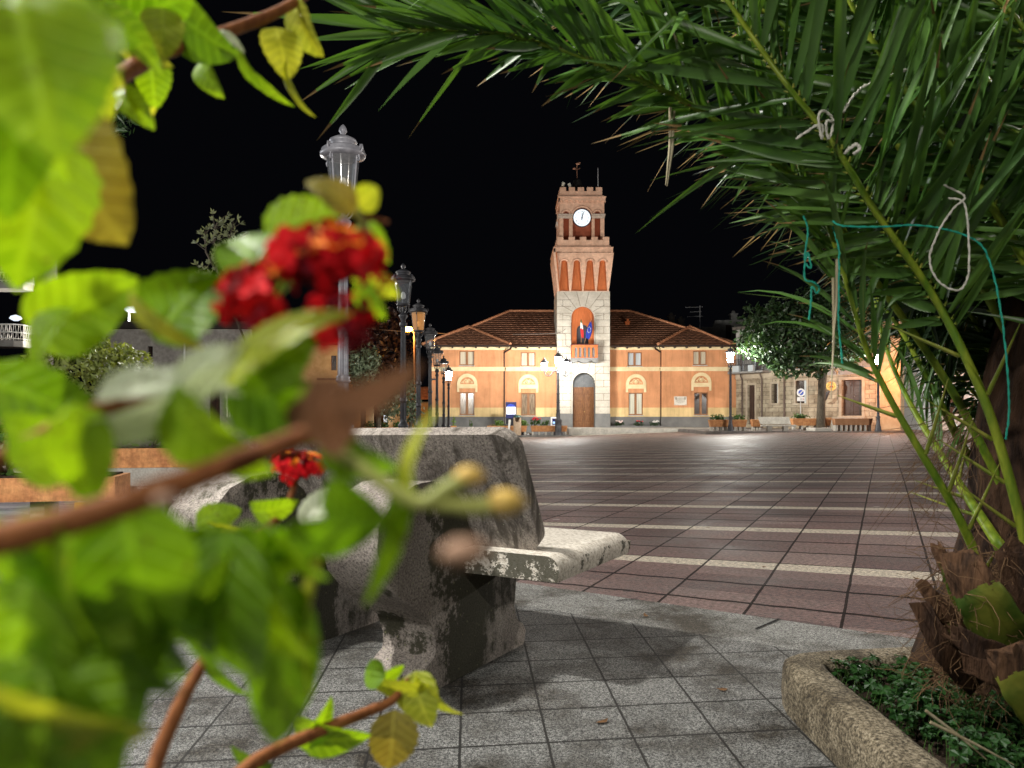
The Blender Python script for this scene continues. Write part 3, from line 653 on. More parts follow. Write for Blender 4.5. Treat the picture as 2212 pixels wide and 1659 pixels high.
def clock(mt, nm):
    cx_, cz_ = tx(1032), tzz(380); r = .655; y = yf3 + .09; n = 40
    T = lambda x, dy, z: mt @ Vector((cx_ + x, y + dy, cz_ + z))
    mb = MB(); vs = []
    for rr, dy in ((r, .02), (r, -.05), (r + .07, -.05), (r + .07, .08)): vs += [T(rr * math.cos(2 * math.pi * k / n), dy, rr * math.sin(2 * math.pi * k / n)) for k in range(n)]
    mb.add(vs, [(j * n + k, j * n + (k + 1) % n, (j + 1) * n + (k + 1) % n, (j + 1) * n + k) for j in range(3) for k in range(n)], 0, True)
    cl = part(mb, 'clock', M('clock_rim', (.05, .025, .04), None, rough=.5), tw)
    mb = MB(); mb.add([T(r * math.cos(2 * math.pi * k / n), 0, r * math.sin(2 * math.pi * k / n)) for k in range(n)], [tuple(range(n))])
    part(mb, 'clock_dial', emit('lit_dial', (.88, .96, 1), 1.25), cl)
    mb = MB()
    NUM = ['XII', 'I', 'II', 'III', 'IIII', 'V', 'VI', 'VII', 'VIII', 'IX', 'X', 'XI']
    def bar(u0, v0, u1, v1, a, wd, m=0, dy=-.006):
        c, s = math.cos(a), math.sin(a); f = lambda u, v: (u * c + v * s, -u * s + v * c)
        p, q = Vector(f(u0, v0)), Vector(f(u1, v1)); d = (q - p).normalized(); nn = Vector((-d.y, d.x)) * wd / 2
        mb.add([T(k.x, dy, k.y) for k in (p - nn, q - nn, q + nn, p + nn)], [(0, 1, 2, 3)], m)
    for i, s_ in enumerate(NUM):
        a = 2 * math.pi * i / 12; wds = {'I': .034, 'V': .062, 'X': .062}; tot = sum(wds[ch] for ch in s_); u = -tot / 2; v0, v1 = .43, .55
        for ch in s_:
            wv = wds[ch]
            if ch == 'I': bar(u + wv / 2, v0, u + wv / 2, v1, a, .017)
            elif ch == 'V': bar(u + .006, v1, u + wv / 2, v0, a, .016); bar(u + wv - .006, v1, u + wv / 2, v0, a, .010)
            else: bar(u + .006, v1, u + wv - .006, v0, a, .016); bar(u + wv - .006, v1, u + .006, v0, a, .010)
            u += wv
    for k in range(12): bar(-.165 + k * .03, -.185, -.145 + k * .03, -.185, 0, .022)     # the maker's line under the centre, too small to read
    part(mb, 'numerals', M('dial_ink', (.30, .36, .38), None, rough=.8), cl)
    mb = MB()
    bar(0, -.17, 0, .37, R(1.5), .05, 0, -.02); bar(-.05, .30, .05, .30, R(1.5), .022, 0, -.021); bar(0, -.14, 0, .56, R(18), .045, 0, -.026)
    mb.add([T(.065 * math.cos(2 * math.pi * k / 16), -.03, .065 * math.sin(2 * math.pi * k / 16)) for k in range(16)], [tuple(range(16))])
    part(mb, 'clock_hands', M('clock_hand_blue', (.02, .025, .07), None, rough=.5), cl)
clock(Matrix.Identity(4), 'front'); clock(sd3, 'side')
mb = MB(); ring(mb, tx(1031), 1.74, yf3 - .04, yb3 + .04, tzz(289), tzz(268)); corbels(mb, tx(1031), 1.80, yf3 - .12, yb3 + .12, tzz(297), tzz(268), 9, 0, .1)
ring(mb, tx(1031), 1.85, yf3 - .17, yb3 + .17, tzz(267.8), tzz(261)); ring(mb, tx(1028), 1.70, yf3 - .04, yb3 + .04, tzz(260.8), tzz(254))
merlons(mb, tx(1026), 1.62, yf3 + .05, yb3 - .05, tzz(253.8), tzz(228), tzz(206), 5, .46)
part(mb, 'top_battlement', PINK, tw, bevel=.02)
LEAD = M('lead_roof', (.02, .02, .02), (.045, .042, .038), 5, .6)
ct = (tx(1014), yf3 + 1.7, tzz(250))
mb = MB(); mb.box(ct[0] - 1.2, ct[0] + 1.5, yf3 + .4, yb3 - .4, ct[2] - .6, ct[2]); mb.lathe([(.75, 0), (.72, .5), (.60, .85), (.42, 1.15), (.33, 1.45), (.30, 1.6), (.12, 1.66), (.03, 1.75)], ct, 12); lt = part(mb, 'bell_cap', LEAD, tw)
VANE = M('copper_vane', (.42, .20, .13), (.6, .34, .22), 9, .45, .5, .3)
mb = MB(); zc = ct[2] + 1.7; mb.tube([(ct[0], ct[1], zc), (ct[0] - .02, ct[1], zc + 1.15)], .025, 6)
for sx in (-.22, .28): mb.tube([(ct[0], ct[1], zc + .75), (ct[0] + sx, ct[1], zc + .75 + .1 * (sx > 0))], [.02, .012], 6)
mb.blob((ct[0] - .22, ct[1], zc + .82), .13, 8, 0, (1.1, .35, .7)); mb.blob((ct[0] + .05, ct[1], zc + 1.2), .15, 8, 0, (1.2, .35, .65)); mb.blob((ct[0] + .2, ct[1], zc + 1.27), .07, 8, 0, (1, .4, 1))
part(mb, 'weather_vane', VANE, lt)
ant = MB(); ax = tx(1126); ant.tube([(ax, yf3 + .3, tzz(206) - .3), (ax - .03, yf3 + .3, tzz(90))], [.03, .016], 6)
solo(ant, 'antenna_mast', M('white_mast', (.6, .6, .62), None, rough=.4), 'thin white whip aerial standing on the right corner of the tower top', 'aerial', (ax, yf3 + .3, tzz(206)))
FLP = M('floodlight_body', (.55, .52, .42), (.7, .68, .6), 9, .4, .5)
for zx, zy, tl, lb in ((926, 184, 20, 'square pale floodlight on the left corner of the tower top'), (962, 190, -25, 'pointed white floodlight beside the bell cap on the tower top')):
    mb = MB(); mt = Matrix.Translation((tx(zx), yf3 + .3, tzz(zy))) @ Matrix.Rotation(R(tl), 4, 'Y')
    mb.box(-.1, .1, -.08, .08, -.14, .14, 0, mt); mb.box(-.075, .075, -.1, -.082, -.11, .11, 0, mt); mb.tube([(tx(zx), yf3 + .3, tzz(206) - .1), (tx(zx), yf3 + .3, tzz(zy) - .1)], .025, 6)
    solo(mb, 'floodlight', FLP, lb, 'floodlight', (tx(zx), yf3 + .3, tzz(206)), 'floodlights on the tower top')

# --- flags on the balcony
def cloth(mb, P, uvw, m):
    nx, nz = len(P[0]) - 1, len(P) - 1; b = len(mb.v); mb.v += [tuple(p) for r_ in P for p in r_]
    for j in range(nz):
        for i in range(nx):
            k = b + j * (nx + 1) + i; mb.f.append([k, k + 1, k + nx + 2, k + nx + 1]); mb.m.append(m(i, j)); mb.s.append(True)
FG = [M('flag_green', (.02, .22, .07), None, rough=.8), M('flag_white', (.75, .73, .68), None, rough=.8), M('flag_red', (.60, .03, .03), None, rough=.8), M('flag_blue', (.012, .03, .25), None, rough=.8), M('flag_gold', (.75, .62, .2), None, rough=.8), WINWOOD]
def flagpole(zx0, zy0, zx1, zy1): return (tx(zx0), DT - .45, tzz(zy0)), (tx(zx1), DT - 1.0, tzz(zy1))
fl = thing('italian_flag', 'drooping green, white and red flag on the tower balcony', 'flag', (tx(1018), DT - .5, tzz(1100)), 'flags on the balcony')
a, b_ = flagpole(1022, 1100, 1017, 968); mb = MB(); mb.tube([a, b_], .022, 6); part(mb, 'flagpole', WINWOOD, fl)
mb = MB(); P = []
for j in range(13):
    t = j / 12; wd = .05 + .17 * math.sin(min(1, t * 1.1) * 2.6) ; P.append([(tx(1017 + 8 * t) + wd * (i / 6 - .4), DT - .98 + .06 * math.sin(i * 2.2 + j * .3), tzz(972 + 100 * t) + .06 * math.sin(i * 1.1)) for i in range(7)])
cloth(mb, P, 0, lambda i, j: 0 if j < 2 else (1 if j < 6 else 2)); part(mb, 'flag_cloth', FG, fl)
fl = thing('european_flag', 'drooping blue flag with gold stars on the tower balcony', 'flag', (tx(1045), DT - .5, tzz(1100)), 'flags on the balcony')
a, b_ = flagpole(1038, 1104, 1076, 965); mb = MB(); mb.tube([a, b_], .022, 6); part(mb, 'flagpole', WINWOOD, fl)
mb = MB(); P = []
for j in range(13):
    t = j / 12; wd = .10 + .36 * math.sin(min(1, t) * 2.5); P.append([(tx(1071 - 14 * t) + wd * (i / 6 - .5), DT - .96 + .07 * math.sin(i * 2.0 + j * .25), tzz(985 + 92 * t) + .07 * math.sin(i * 1.3)) for i in range(7)])
cloth(mb, P, 0, lambda i, j: 3)
for k in range(12):
    aa = 2 * math.pi * k / 12; cx_, cz_ = tx(1062) + .13 * math.cos(aa), tzz(1028) + .21 * math.sin(aa)
    mb.add([(cx_ + .028 * (1 if q % 2 == 0 else .45) * math.sin(math.pi * q / 5), DT - 1.05, cz_ + .028 * (1 if q % 2 == 0 else .45) * math.cos(math.pi * q / 5)) for q in range(10)], [tuple(range(10))], 4)
part(mb, 'flag_cloth', FG, fl)

# --- fittings on the hall: plaque, wall lanterns, cable, disc
mb = MB(); px0, px1, pz0, pz1 = fx(1550, DW), fx(1621, DW), fz(1447, DW), fz(1397, DW)
mb.box(px0, px1, DW - .05, DW - .002, pz0, pz1)
for i, (a, b_) in enumerate(((.35, .75), (.3, .72), (.12, .88), (.16, .85), (.12, .86), (.2, .82), (.3, .7))):
    z = pz1 - .16 - i * (pz1 - pz0 - .3) / 6.3; n = 9
    for k in range(n):
        xa = px0 + (px1 - px0) * (a + (b_ - a) * k / n); mb.quad((xa, DW - .053, z), (xa + (px1 - px0) * (b_ - a) / n * .75, DW - .053, z), (xa + (px1 - px0) * (b_ - a) / n * .75, DW - .053, z + .035), (xa, DW - .053, z + .035), 1)
for c in (.16, .84): mb.prism([(px0 + (px1 - px0) * c + .09 * math.cos(k * .7854), pz1 - .17 + .11 * math.sin(k * .7854)) for k in range(8)], DW - .054, DW - .052, 'y', 1)
for sx in (px0 + .06, px1 - .06):
    for sz in (pz0 + .06, pz1 - .06): mb.blob((sx, DW - .055, sz), .03, 6, 2)
solo(mb, 'plaque', [M('marble', (.60, .55, .47), (.70, .66, .58), 3, .4), M('engraving', (.36, .32, .26), None), M('brass_boss', (.3, .2, .08), None, rough=.4, metal=.6)], 'pale marble plaque with engraved lines beside the right-hand ground-floor window', 'plaque', ((px0 + px1) / 2, DW, pz0), bevel=.01)
mb = MB(); cx_, cz_ = tx(950), tzz(1370)
mb.prism([(cx_ + .10 * math.cos(k * .5236), cz_ + .14 * math.sin(k * .5236)) for k in range(12)], DT - .03, DT - .012, 'y')
solo(mb, 'wall_disc', M('pale_blue_enamel', (.55, .62, .68), (.7, .75, .8), 8, .3), 'small pale blue oval plate on the tower stone left of the door', 'plate', (cx_, DT, cz_))
CABLE = M('grey_cable', (.17, .14, .12), None, rough=.7)
def cable(name, a, b_, sag, r, lb, n=24):
    a, b_ = Vector(a), Vector(b_); mb = MB(); mb.tube([a.lerp(b_, i / n) - Vector((0, 0, sag * 4 * (i / n) * (1 - i / n))) for i in range(n + 1)], r, 5)
    return solo(mb, name, CABLE, lb, 'cable', a)
cable('cable', at(640, 690, 76), at(1210, 720, DT - .25), .55, .028, 'thin cable strung from the left trees to the tower in front of the roof')
mb = MB(); p = at(1222, 717, DT - .5); q = at(1197, 720, DT); mb.tube([p + Vector((0, .2, .25)), p + Vector((-.3, 0, 0)), q], .02, 5); mb.tube([at(1214, 719, DT - .02), at(1222, 722, DT - .02), at(1222, 745, DT - .02), at(1232, 752, DT - .02)], .016, 5)
solo(mb, 'cable_bracket', CABLE, 'thin iron cable bracket on the tower stone above the triple lamp', 'bracket', q)
# ---------------------------------------------------------------- lantern posts
def lantern(root, z, s, lit, x=0, y=0, side=10, mats=None):
    """lantern whose foot stands at height z (thing space); s = scale"""
    A = lambda r, h: (r * s, z + h * s); fm = mats or IRON
    mb = MB()
    mb.lathe([A(.05, -.02), A(.16, 0), A(.165, .03), A(.15, .045)], (x, y, 0), side)
    mb.lathe([A(.20, .565), A(.275, .58), A(.285, .62), A(.255, .645), A(.265, .665), A(.23, .69), A(.15, .71)], (x, y, 0), 20)
    mb.lathe([A(.15, .71), A(.155, .75), A(.175, .76), A(.165, .79), A(.10, .825), A(.045, .845), A(.03, .86)], (x, y, 0), 20, flute=0)
    mb.lathe([A(.03, .86), A(.035, .875), A(.055, .90), A(.05, .935), A(.03, .965), A(.006, .985)], (x, y, 0), 10, flute=.15)
    for k in range(4):
        a = math.pi / 4 + k * math.pi / 2; c, sn = math.cos(a), math.sin(a)
        mb.tube([(x + c * .158 * s, y + sn * .158 * s, z + .03 * s), (x + c * .212 * s, y + sn * .212 * s, z + .57 * s)], .011 * s, 5)
    fr = part(mb, 'lantern_frame', fm, root)
    for k in range(4):
        mb = MB(); a = math.pi / 4 + k * math.pi / 2; c, sn = math.cos(a), math.sin(a)
        pts = [(.215, .52), (.25, .50), (.255, .54), (.235, .57), (.27, .60), (.30, .645), (.29, .69), (.265, .695), (.26, .665), (.275, .655)]
        mb.tube([(x + c * r * s, y + sn * r * s, z + h * s) for r, h in pts], .013 * s, 5)
        part(mb, 'scroll', fm, fr)
    mb = MB(); n = side * 2; vs = []
    for r, h in ((.150, .045), (.205, .565)): vs += [(x + r * s * math.cos(2 * math.pi * k / n), y + r * s * math.sin(2 * math.pi * k / n), z + h * s) for k in range(n)]
    mb.add(vs, [(k, (k + 1) % n, n + (k + 1) % n, n + k) for k in range(n)], 0, True)
    part(mb, 'lantern_glass', {0: GLASS, 1: GLASSLIT, 2: GLASSAMB}[lit], root)
    mb = MB(); mb.blob((x, y, z + .235 * s), .055 * s, 10, 0, (1, 1, 1.7)); part(mb, 'bulb', BULBLIT if lit == 1 else BULB, root)
    mb = MB(); mb.lathe([A(.03, .03), A(.03, .12), A(.02, .15)], (x, y, 0), 8); part(mb, 'bulb_holder', fm, fr)
def post(root, zt, m, r=1.0):
    mb = MB()
    mb.lathe([(.20, 0), (.20, .10), (.17, .14), (.165, .30), (.13, .36), (.14, .40), (.115, .46), (.105, .80), (.13, .84), (.13, .88), (.085, .93), (.075, 1.0)], (0, 0, 0), 12)
    b = part(mb, 'base', m, root)
    mb = MB(); mb.lathe([(.072 * r, 1.0), (.068 * r, zt * .5), (.058 * r, zt - .38)], (0, 0, 0), 28, sm=False, flute=.16)
    for z in (1.45, 2.1, zt - .42): mb.lathe([(.065, z - .05), (.088, z - .03), (.088, z), (.08, z + .01), (.088, z + .03), (.065, z + .06)], (0, 0, 0), 14)
    p = part(mb, 'pole', m, root)
    mb = MB(); mb.lathe([(.05, zt - .40), (.06, zt - .30), (.10, zt - .24), (.105, zt - .2), (.06, zt - .16), (.03, zt - .12), (.028, zt)], (0, 0, 0), 14)
    part(mb, 'capital', m, root)
    mb = MB()
    for k in range(4):
        a = k * math.pi / 2 + .5; c, s = math.cos(a), math.sin(a)
        mb.tube([(c * r_, s * r_, zt - .16 + h) for r_, h in ((.05, 0), (.10, .02), (.14, .07), (.145, .13), (.13, .17), (.155, .185))], .012, 5)
    part(mb, 'bracket', m, root)
def lamp_post(m, lit): 
    t = thing('lamp_post', '', 'street lamp', (0, 0, 0), 'lantern posts along the left of the square', local=True)
    post(t, 3.62, m); lantern(t, 3.64, 1.0, lit, mats=m); return t
LB = ['tall unlit grey lantern post nearest the camera, rising behind the big red flower', 'unlit lantern post standing second in the row, tallest of those clear of the leaves',
      'unlit lantern post with amber glow in its glass, third in the row from the front', 'unlit lantern post in the middle of the left row, just before the hall corner',
      'unlit lantern post in front of the left end of the hall, fifth in the row', 'lantern post with white panes beside the brightly lit last one', 'brightly lit lantern post at the far end of the left row']
# (picture column, top row) of each post; the depth follows from one common height of 4.63 m
ROW = [(741, 268, 10.0, -.0), (871, 568, 18.6, 0), (904, 645, 24.0, 0), (929, 698, 29.6, 0), (944, 743, 36.5, 0), (958.5, 768, 43, 0), (969, 788, 49, 0)]
grey_lp = lamp_post(GREYPAINT, 0); iron_lp = None
for i, (u, v, D, _) in enumerate(ROW):
    zt = at(u, v, D).z; z = zt - 4.63
    if i == 0: t = grey_lp
    elif i == 1: t = iron_lp = lamp_post(IRON, 0)
    elif i == 2: t = lamp_post(IRON, 2)  # unlit; sodium light seen through it is put into the glass
    elif i == 6: t = lamp_post(IRON, 1)
    else: t = dup(iron_lp, (0, 0, 0))
    p = at(u, 893, D); t.location = (p.x, D, z); t['label'] = LB[i]; t.rotation_euler = (0, 0, rnd.random())
    if i == 6: lamp_light(0, 0, 3.64 + .28, 2700, par=t)
# triple lamp before the tower
TLD = 56.4; p = at(1206, 944, TLD); zt = at(1206, 757, TLD).z
t = thing('triple_lamp_post', 'lit iron lamp post with a high central lantern and three lanterns on scrolled arms', 'street lamp', (p.x, TLD, -.6), local=True)
hh = zt + .6; z0 = hh - 1.55
mb = MB(); mb.lathe([(.34, 0), (.34, .16), (.25, .24), (.24, .95), (.28, 1.02), (.28, 1.08), (.15, 1.14), (.13, 1.7), (.16, 1.75), (.1, 1.82)], (0, 0, 0), 8); part(mb, 'base', IRON, t)
mb = MB(); mb.lathe([(.10, 1.8), (.075, z0)], (0, 0, 0), 24, sm=False, flute=.15)
for z in (2.3, 2.9, z0 - .05, z0 + .22): mb.lathe([(.08, z - .06), (.125, z - .02), (.125, z + .02), (.08, z + .06)], (0, 0, 0), 12)
mb.lathe([(.075, z0), (.11, z0 + .1), (.06, z0 + .3), (.05, z0 + .45)], (0, 0, 0), 12); part(mb, 'pole', IRON, t)
for a in (180, -52, 25):
    c, s = math.cos(R(a)), math.sin(R(a)); rr = .82 if a != 180 else .98; zb_ = z0 - .05
    f = lambda r, h: (c * r * rr, s * r * rr, zb_ + h)
    mb = MB(); mb.tube([f(.06, .12), f(.25, .17), (f(.42, .08)), f(.5, -.08), f(.64, -.2), f(.85, -.18), f(.97, -.02), f(1, .14)], .034, 6)
    mb.tube([f(.25, .17), f(.33, .02), f(.45, -.02), f(.42, .06)], .022, 5); mb.tube([f(.64, -.2), f(.72, -.04), f(.84, .0), f(.82, -.08)], .022, 5)
    part(mb, 'arm', IRON, t); lantern(t, zb_ + .15, 1.0, 1, c * rr, s * rr, 4)
lantern(t, hh - 1.12, 1.12, 1, 0, 0, 6)
lamp_light(0, 0, hh - .8, 900, par=t)
for a in (180, -52, 25): lamp_light(math.cos(R(a)) * .85, math.sin(R(a)) * .85, z0 + .4, 170, par=t)
# lamp at the right
RLD = 50.0; p = at(1578, 934, RLD); zt = at(1577, 747, RLD).z
t = thing('lamp_post', 'brightly lit lantern post standing between flower troughs at the right end of the hall', 'street lamp', (p.x, RLD, -.16), local=True)
k = (zt + .16); post(t, k - 1.08, IRON, 1.15); lantern(t, k - 1.07, 1.1, 1, side=4); lamp_light(0, 0, k - .75, 3800, par=t)
# white lantern on the wall bracket glimpsed through the palm
p = at(1897, 800, 49)
t = thing('lamp_post', 'lit white lantern glimpsed between the palm fronds before the orange wall', 'street lamp', (p.x, 49, -.16), local=True)
k = at(1897, 752, 49).z + .16; post(t, k - 1.02, IRON, 1.1); lantern(t, k - 1.01, 1.05, 1, side=6); lamp_light(0, 0, k - .7, 260, (.95, .98, 1), par=t)
# lamp on the street at the far left
p = at(285, 668, 42)
t = thing('tall_street_lamp', 'tall white street lamp with a glowing dish head among the leaves at the left', 'street lamp', (p.x, 42, -.6))
mb = MB(); mb.tube([(p.x - .15, 42, -.6), (p.x - .15, 42, p.z - .1), (p.x + .1, 42, p.z + .05)], [.09, .05, .04], 8); part(mb, 'pole', M('galvanised', (.5, .5, .5), (.62, .62, .62), 6, .4, .5), t)
mb = MB(); mb.blob((p.x + .1, 42, p.z), .5, 12, 0, (1, 1, .35)); part(mb, 'lamp_head', emit('lamp_head_glow', (.85, .93, 1), 5), t)
lamp_light(p.x + .1, 41.0, p.z - .8, 260, (.85, .93, 1), par=None)
# sodium lamp behind the left row
p = at(881, 711, 66)
t = thing('sodium_lamp', 'orange glowing street lamp on a plain pole behind the lantern row', 'street lamp', (p.x, 66, -1.3))
mb = MB(); q = at(895, 720, 66); mb.tube([(q.x, 66, -1.3), (q.x, 66, q.z), (q.x - .15, 66, p.z + .05), (p.x, 66, p.z + .08)], .08, 7); part(mb, 'pole', M('rusty_pole', (.3, .2, .12), (.4, .26, .15), 8, .7), t)
mb = MB(); mb.blob((p.x, 66, p.z), .34, 10, 0, (1.3, 1, .6)); part(mb, 'lamp_head', emit('sodium_glow', (1, .40, .03), 120), t)
lamp_light(p.x, 65.5, p.z - .4, 800, (1, .42, .08))

# ---------------------------------------------------------------- troughs with plants, bin, kiosk, car
def trough(label, u0, u1, D, z, h=.42, group='terracotta troughs round the square', plants=(), legs=5, dp=.5, m=None, lh=.24):
    x0, x1 = (u0 - CX) / F * D, (u1 - CX) / F * D; t = thing('flower_trough', label, 'planter', ((x0 + x1) / 2, D, z), group); mb = MB()
    a = .09; zz0, zz1 = z + lh, z + lh + h
    vs = [(x0 + a, D - dp / 2 + .04, zz0), (x1 - a, D - dp / 2 + .04, zz0), (x1 - a, D + dp / 2 - .04, zz0), (x0 + a, D + dp / 2 - .04, zz0), (x0, D - dp / 2, zz1), (x1, D - dp / 2, zz1), (x1, D + dp / 2, zz1), (x0, D + dp / 2, zz1)]
    e = .06; vs += [(x0 + e, D - dp / 2 + e, zz1), (x1 - e, D - dp / 2 + e, zz1), (x1 - e, D + dp / 2 - e, zz1), (x0 + e, D + dp / 2 - e, zz1)]; vs += [(a_, b_, zz1 - .06) for a_, b_, _ in vs[8:12]]
    fs = [(3, 2, 1, 0), (0, 1, 5, 4), (1, 2, 6, 5), (2, 3, 7, 6), (3, 0, 4, 7)] + [(4 + i, 4 + (i + 1) % 4, 8 + (i + 1) % 4, 8 + i) for i in range(4)] + [(8 + i, 8 + (i + 1) % 4, 12 + (i + 1) % 4, 12 + i) for i in range(4)]
    mb.add(vs, fs); part(mb, 'trough', m or TERRA, t, bevel=.012)
    mb = MB(); mb.quad(*vs[12:16]); part(mb, 'soil', SOIL, t)
    if legs:
        for i in range(legs):
            xx = x0 + .15 + (x1 - x0 - .3) * i / max(1, legs - 1); mb = MB(); mb.box(xx - .06, xx + .06, D - dp / 2 + .06, D + dp / 2 - .06, z, zz0 - .002); part(mb, 'leg', PALE, t)
    return t
LEAFG = leafmat('shrub_leaf', (.03, .075, .016), (.07, .14, .03), 8, .25)
LEAFL = leafmat('pale_green_leaf', (.09, .17, .03), (.16, .26, .06), 8, .3)
LEAFD = leafmat('dark_tree_leaf', (.014, .034, .012), (.034, .070, .024), 5, .2)
LEAFO = leafmat('olive_leaf', (.06, .08, .045), (.12, .15, .09), 5, .2)
LEAFB = leafmat('brown_leaf', (.018, .010, .009), (.036, .02, .016), 5, .2)
BARK = M('bark', (.045, .035, .025), (.11, .09, .065), 9, .9, .2, 0, .9, 26, .03, (3, 3, .6))
def leaf_cloud(mb, c, r, n, size, m=0, seed=1, shell=.55, lump=.35, asp=.45, zmin=-9):
    """leaf-sized faces through a lumpy ellipsoid"""
    rr = random.Random(seed); c = Vector(c); r = Vector(r) if hasattr(r, '__len__') else Vector((r, r, r)); k = 0
    while k < n:
        d = Vector((rr.gauss(0, 1), rr.gauss(0, 1), rr.gauss(0, 1))).normalized()
        q = 1 + lump * (noise.noise(d * 1.9 + Vector((seed * 3.1, 0, 0))) + .6 * noise.noise(d * 4.7 + Vector((0, seed * 1.7, 0))))
        rad = (shell + (1 - shell) * rr.random() ** .6) * q; p = c + Vector((d.x * r.x, d.y * r.y, d.z * r.z)) * rad
        k += 1
        if noise.noise(p * (1.6 / max(r)) * 2.2 + Vector((seed, 0, 0))) < -.22 or p.z < zmin: continue
        s = size * (.4 + 1.2 * rr.random() ** 1.4); nrm = (d * .6 + Vector((rr.gauss(0, 1), rr.gauss(0, 1), rr.gauss(0, 1) + .4)) * .6).normalized()
        ax = nrm.orthogonal().normalized(); ax = (Matrix.Rotation(rr.random() * 6.28, 3, nrm) @ ax); bx = nrm.cross(ax) * asp
        mb.add([p - ax * s, p + bx * s - ax * .1 * s, p + ax * s + nrm * .12 * s, p - bx * s - ax * .1 * s], [(0, 1, 2, 3)], m, False)
def plant(name, label, c, r, n, size, mats, seed, flowers=0, fm=None, group='plants in the troughs', stem=True):
    t = thing(name, label, 'plant', (c[0], c[1], c[2]), group)
    mb = MB(); leaf_cloud(mb, (c[0], c[1], c[2] + r[2] * .8), r, n, size, 0, seed, .2, zmin=c[2]); part(mb, 'foliage', mats, t)
    if stem:
        mb = MB(); rr = random.Random(seed)
        for k in range(4): mb.tube([c, (c[0] + rr.uniform(-1, 1) * r[0] * .6, c[1] + rr.uniform(-1, 1) * r[1] * .6, c[2] + r[2])], [.012, .006], 4)
        part(mb, 'stem', BARK, t)
    if flowers:
        mb = MB(); rr = random.Random(seed + 5)
        for k in range(flowers):
            a = rr.random() * 6.28; q = rr.random() ** .5 * .75
            mb.blob((c[0] + r[0] * q * math.cos(a), c[1] + r[1] * q * math.sin(a) - r[1] * .3, c[2] + r[2] * (1.2 + .6 * rr.random())), .07, 6, 0, (1, 1, .7))
        part(mb, 'blossoms', fm, t)
    return t
RED_FL = M('red_petals', (.55, .02, .04), (.7, .05, .06), 9, .6); WHITE_FL = M('white_petals', (.75, .72, .70), None, rough=.6); PINK_FL = M('pale_pink_petals', (.7, .5, .48), (.78, .66, .62), 5, .6)
zI = -.60
def tub(D, u): return (u - CX) / F * D
trough('orange terracotta trough behind the stone bin, with bushy green plants', 1052, 1139, 56.35, zI, legs=5)
plant('potted_plant', 'low pale green bush in the trough left of the stone bin', (tub(56.35, 1078), 56.35, zI + .6), (.45, .2, .26), 260, .09, LEAFL, 3)
plant('potted_plant', 'low green bush in the trough right of the stone bin', (tub(56.35, 1129), 56.35, zI + .6), (.4, .2, .26), 260, .09, LEAFL, 4)
trough('orange terracotta trough left of the triple lamp, with red flowers', 1146, 1226, 56.75, zI, legs=6)
plant('flowering_plant', 'bushy plant with red flowers in the trough by the triple lamp', (tub(56.75, 1157), 56.75, zI + .6), (.45, .2, .36), 260, .09, LEAFG, 5, 14, RED_FL)
plant('potted_plant', 'small sparse green plant between the red flowers and the triple lamp', (tub(56.75, 1179), 56.75, zI + .6), (.3, .2, .32), 120, .09, LEAFG, 6)
trough('small terracotta trough left of the grey bench back', 972, 986, 56.3, zI, legs=2)
plant('potted_plant', 'thin upright green plant in the small trough left of the grey bench back', (tub(56.3, 981), 56.3, zI + .6), (.16, .16, .45), 90, .09, LEAFL, 7)
plant('potted_plant', 'tiny green plant showing above the grey bench back', (tub(57, 1017), 57, zI + .55), (.14, .14, .3), 60, .07, LEAFG, 8)
# bin
p = at(1117.5, 948, 56.0); t = thing('litter_bin', 'cylindrical pale stone litter bin with a green domed lid', 'bin', (p.x, 56.12, zI))
mb = MB(); r_ = .27; n = 24; c = (p.x, 56.12, zI)
mb.lathe([(.25, 0), (.26, .05), (r_, .07), (r_ + .005, .95)], c, n, 0)
for k in range(n):
    a0, a1 = 2 * math.pi * (k + .5) / n, 2 * math.pi * (k + 1.5) / n; am = ((a0 + a1) / 2) % (2 * math.pi)
    if abs(am - 1.5 * math.pi) < .72: continue
    vs = [(c[0] + r * math.cos(a), c[1] + r * math.sin(a), c[2] + z) for r, a, z in ((r_ + .005, a0, .95), (r_ + .005, a1, .95), (r_, a1, 1.24), (r_, a0, 1.24))]
    mb.add(vs + [(c[0] + (v[0] - c[0]) * .86, c[1] + (v[1] - c[1]) * .86, v[2]) for v in vs], [(0, 1, 2, 3), (7, 6, 5, 4), (0, 4, 5, 1), (1, 5, 6, 2), (0, 3, 7, 4)])
part(mb, 'body', M('bin_stone', (.45, .33, .22), (.55, .43, .32), 8, .85, .2, 0, .4, 40), t)
mb = MB(); mb.lathe([(.29, 1.24), (.295, 1.29), (.26, 1.36), (.16, 1.41), (.03, 1.43)], c, n); part(mb, 'lid', M('green_lid', (.015, .06, .05), (.03, .09, .08), 6, .4, .5), t)
# bollard sign
mb = MB(); p = at(1100.5, 920, 56.2); mb.prism([(p.x - .12, p.z - .45), (p.x + .0, p.z - .45), (p.x + .10, p.z + .38), (p.x + .06, p.z + .45), (p.x - .06, p.z + .43)], 56.0, 56.06); mb.tube([(p.x, 56.09, zI), (p.x, 56.09, p.z + .2)], .025, 6)
solo(mb, 'marker_panel', M('white_panel', (.75, .74, .70), None, rough=.5), 'narrow leaning white marker board left of the stone bin', 'sign', (p.x, 56.1, zI))
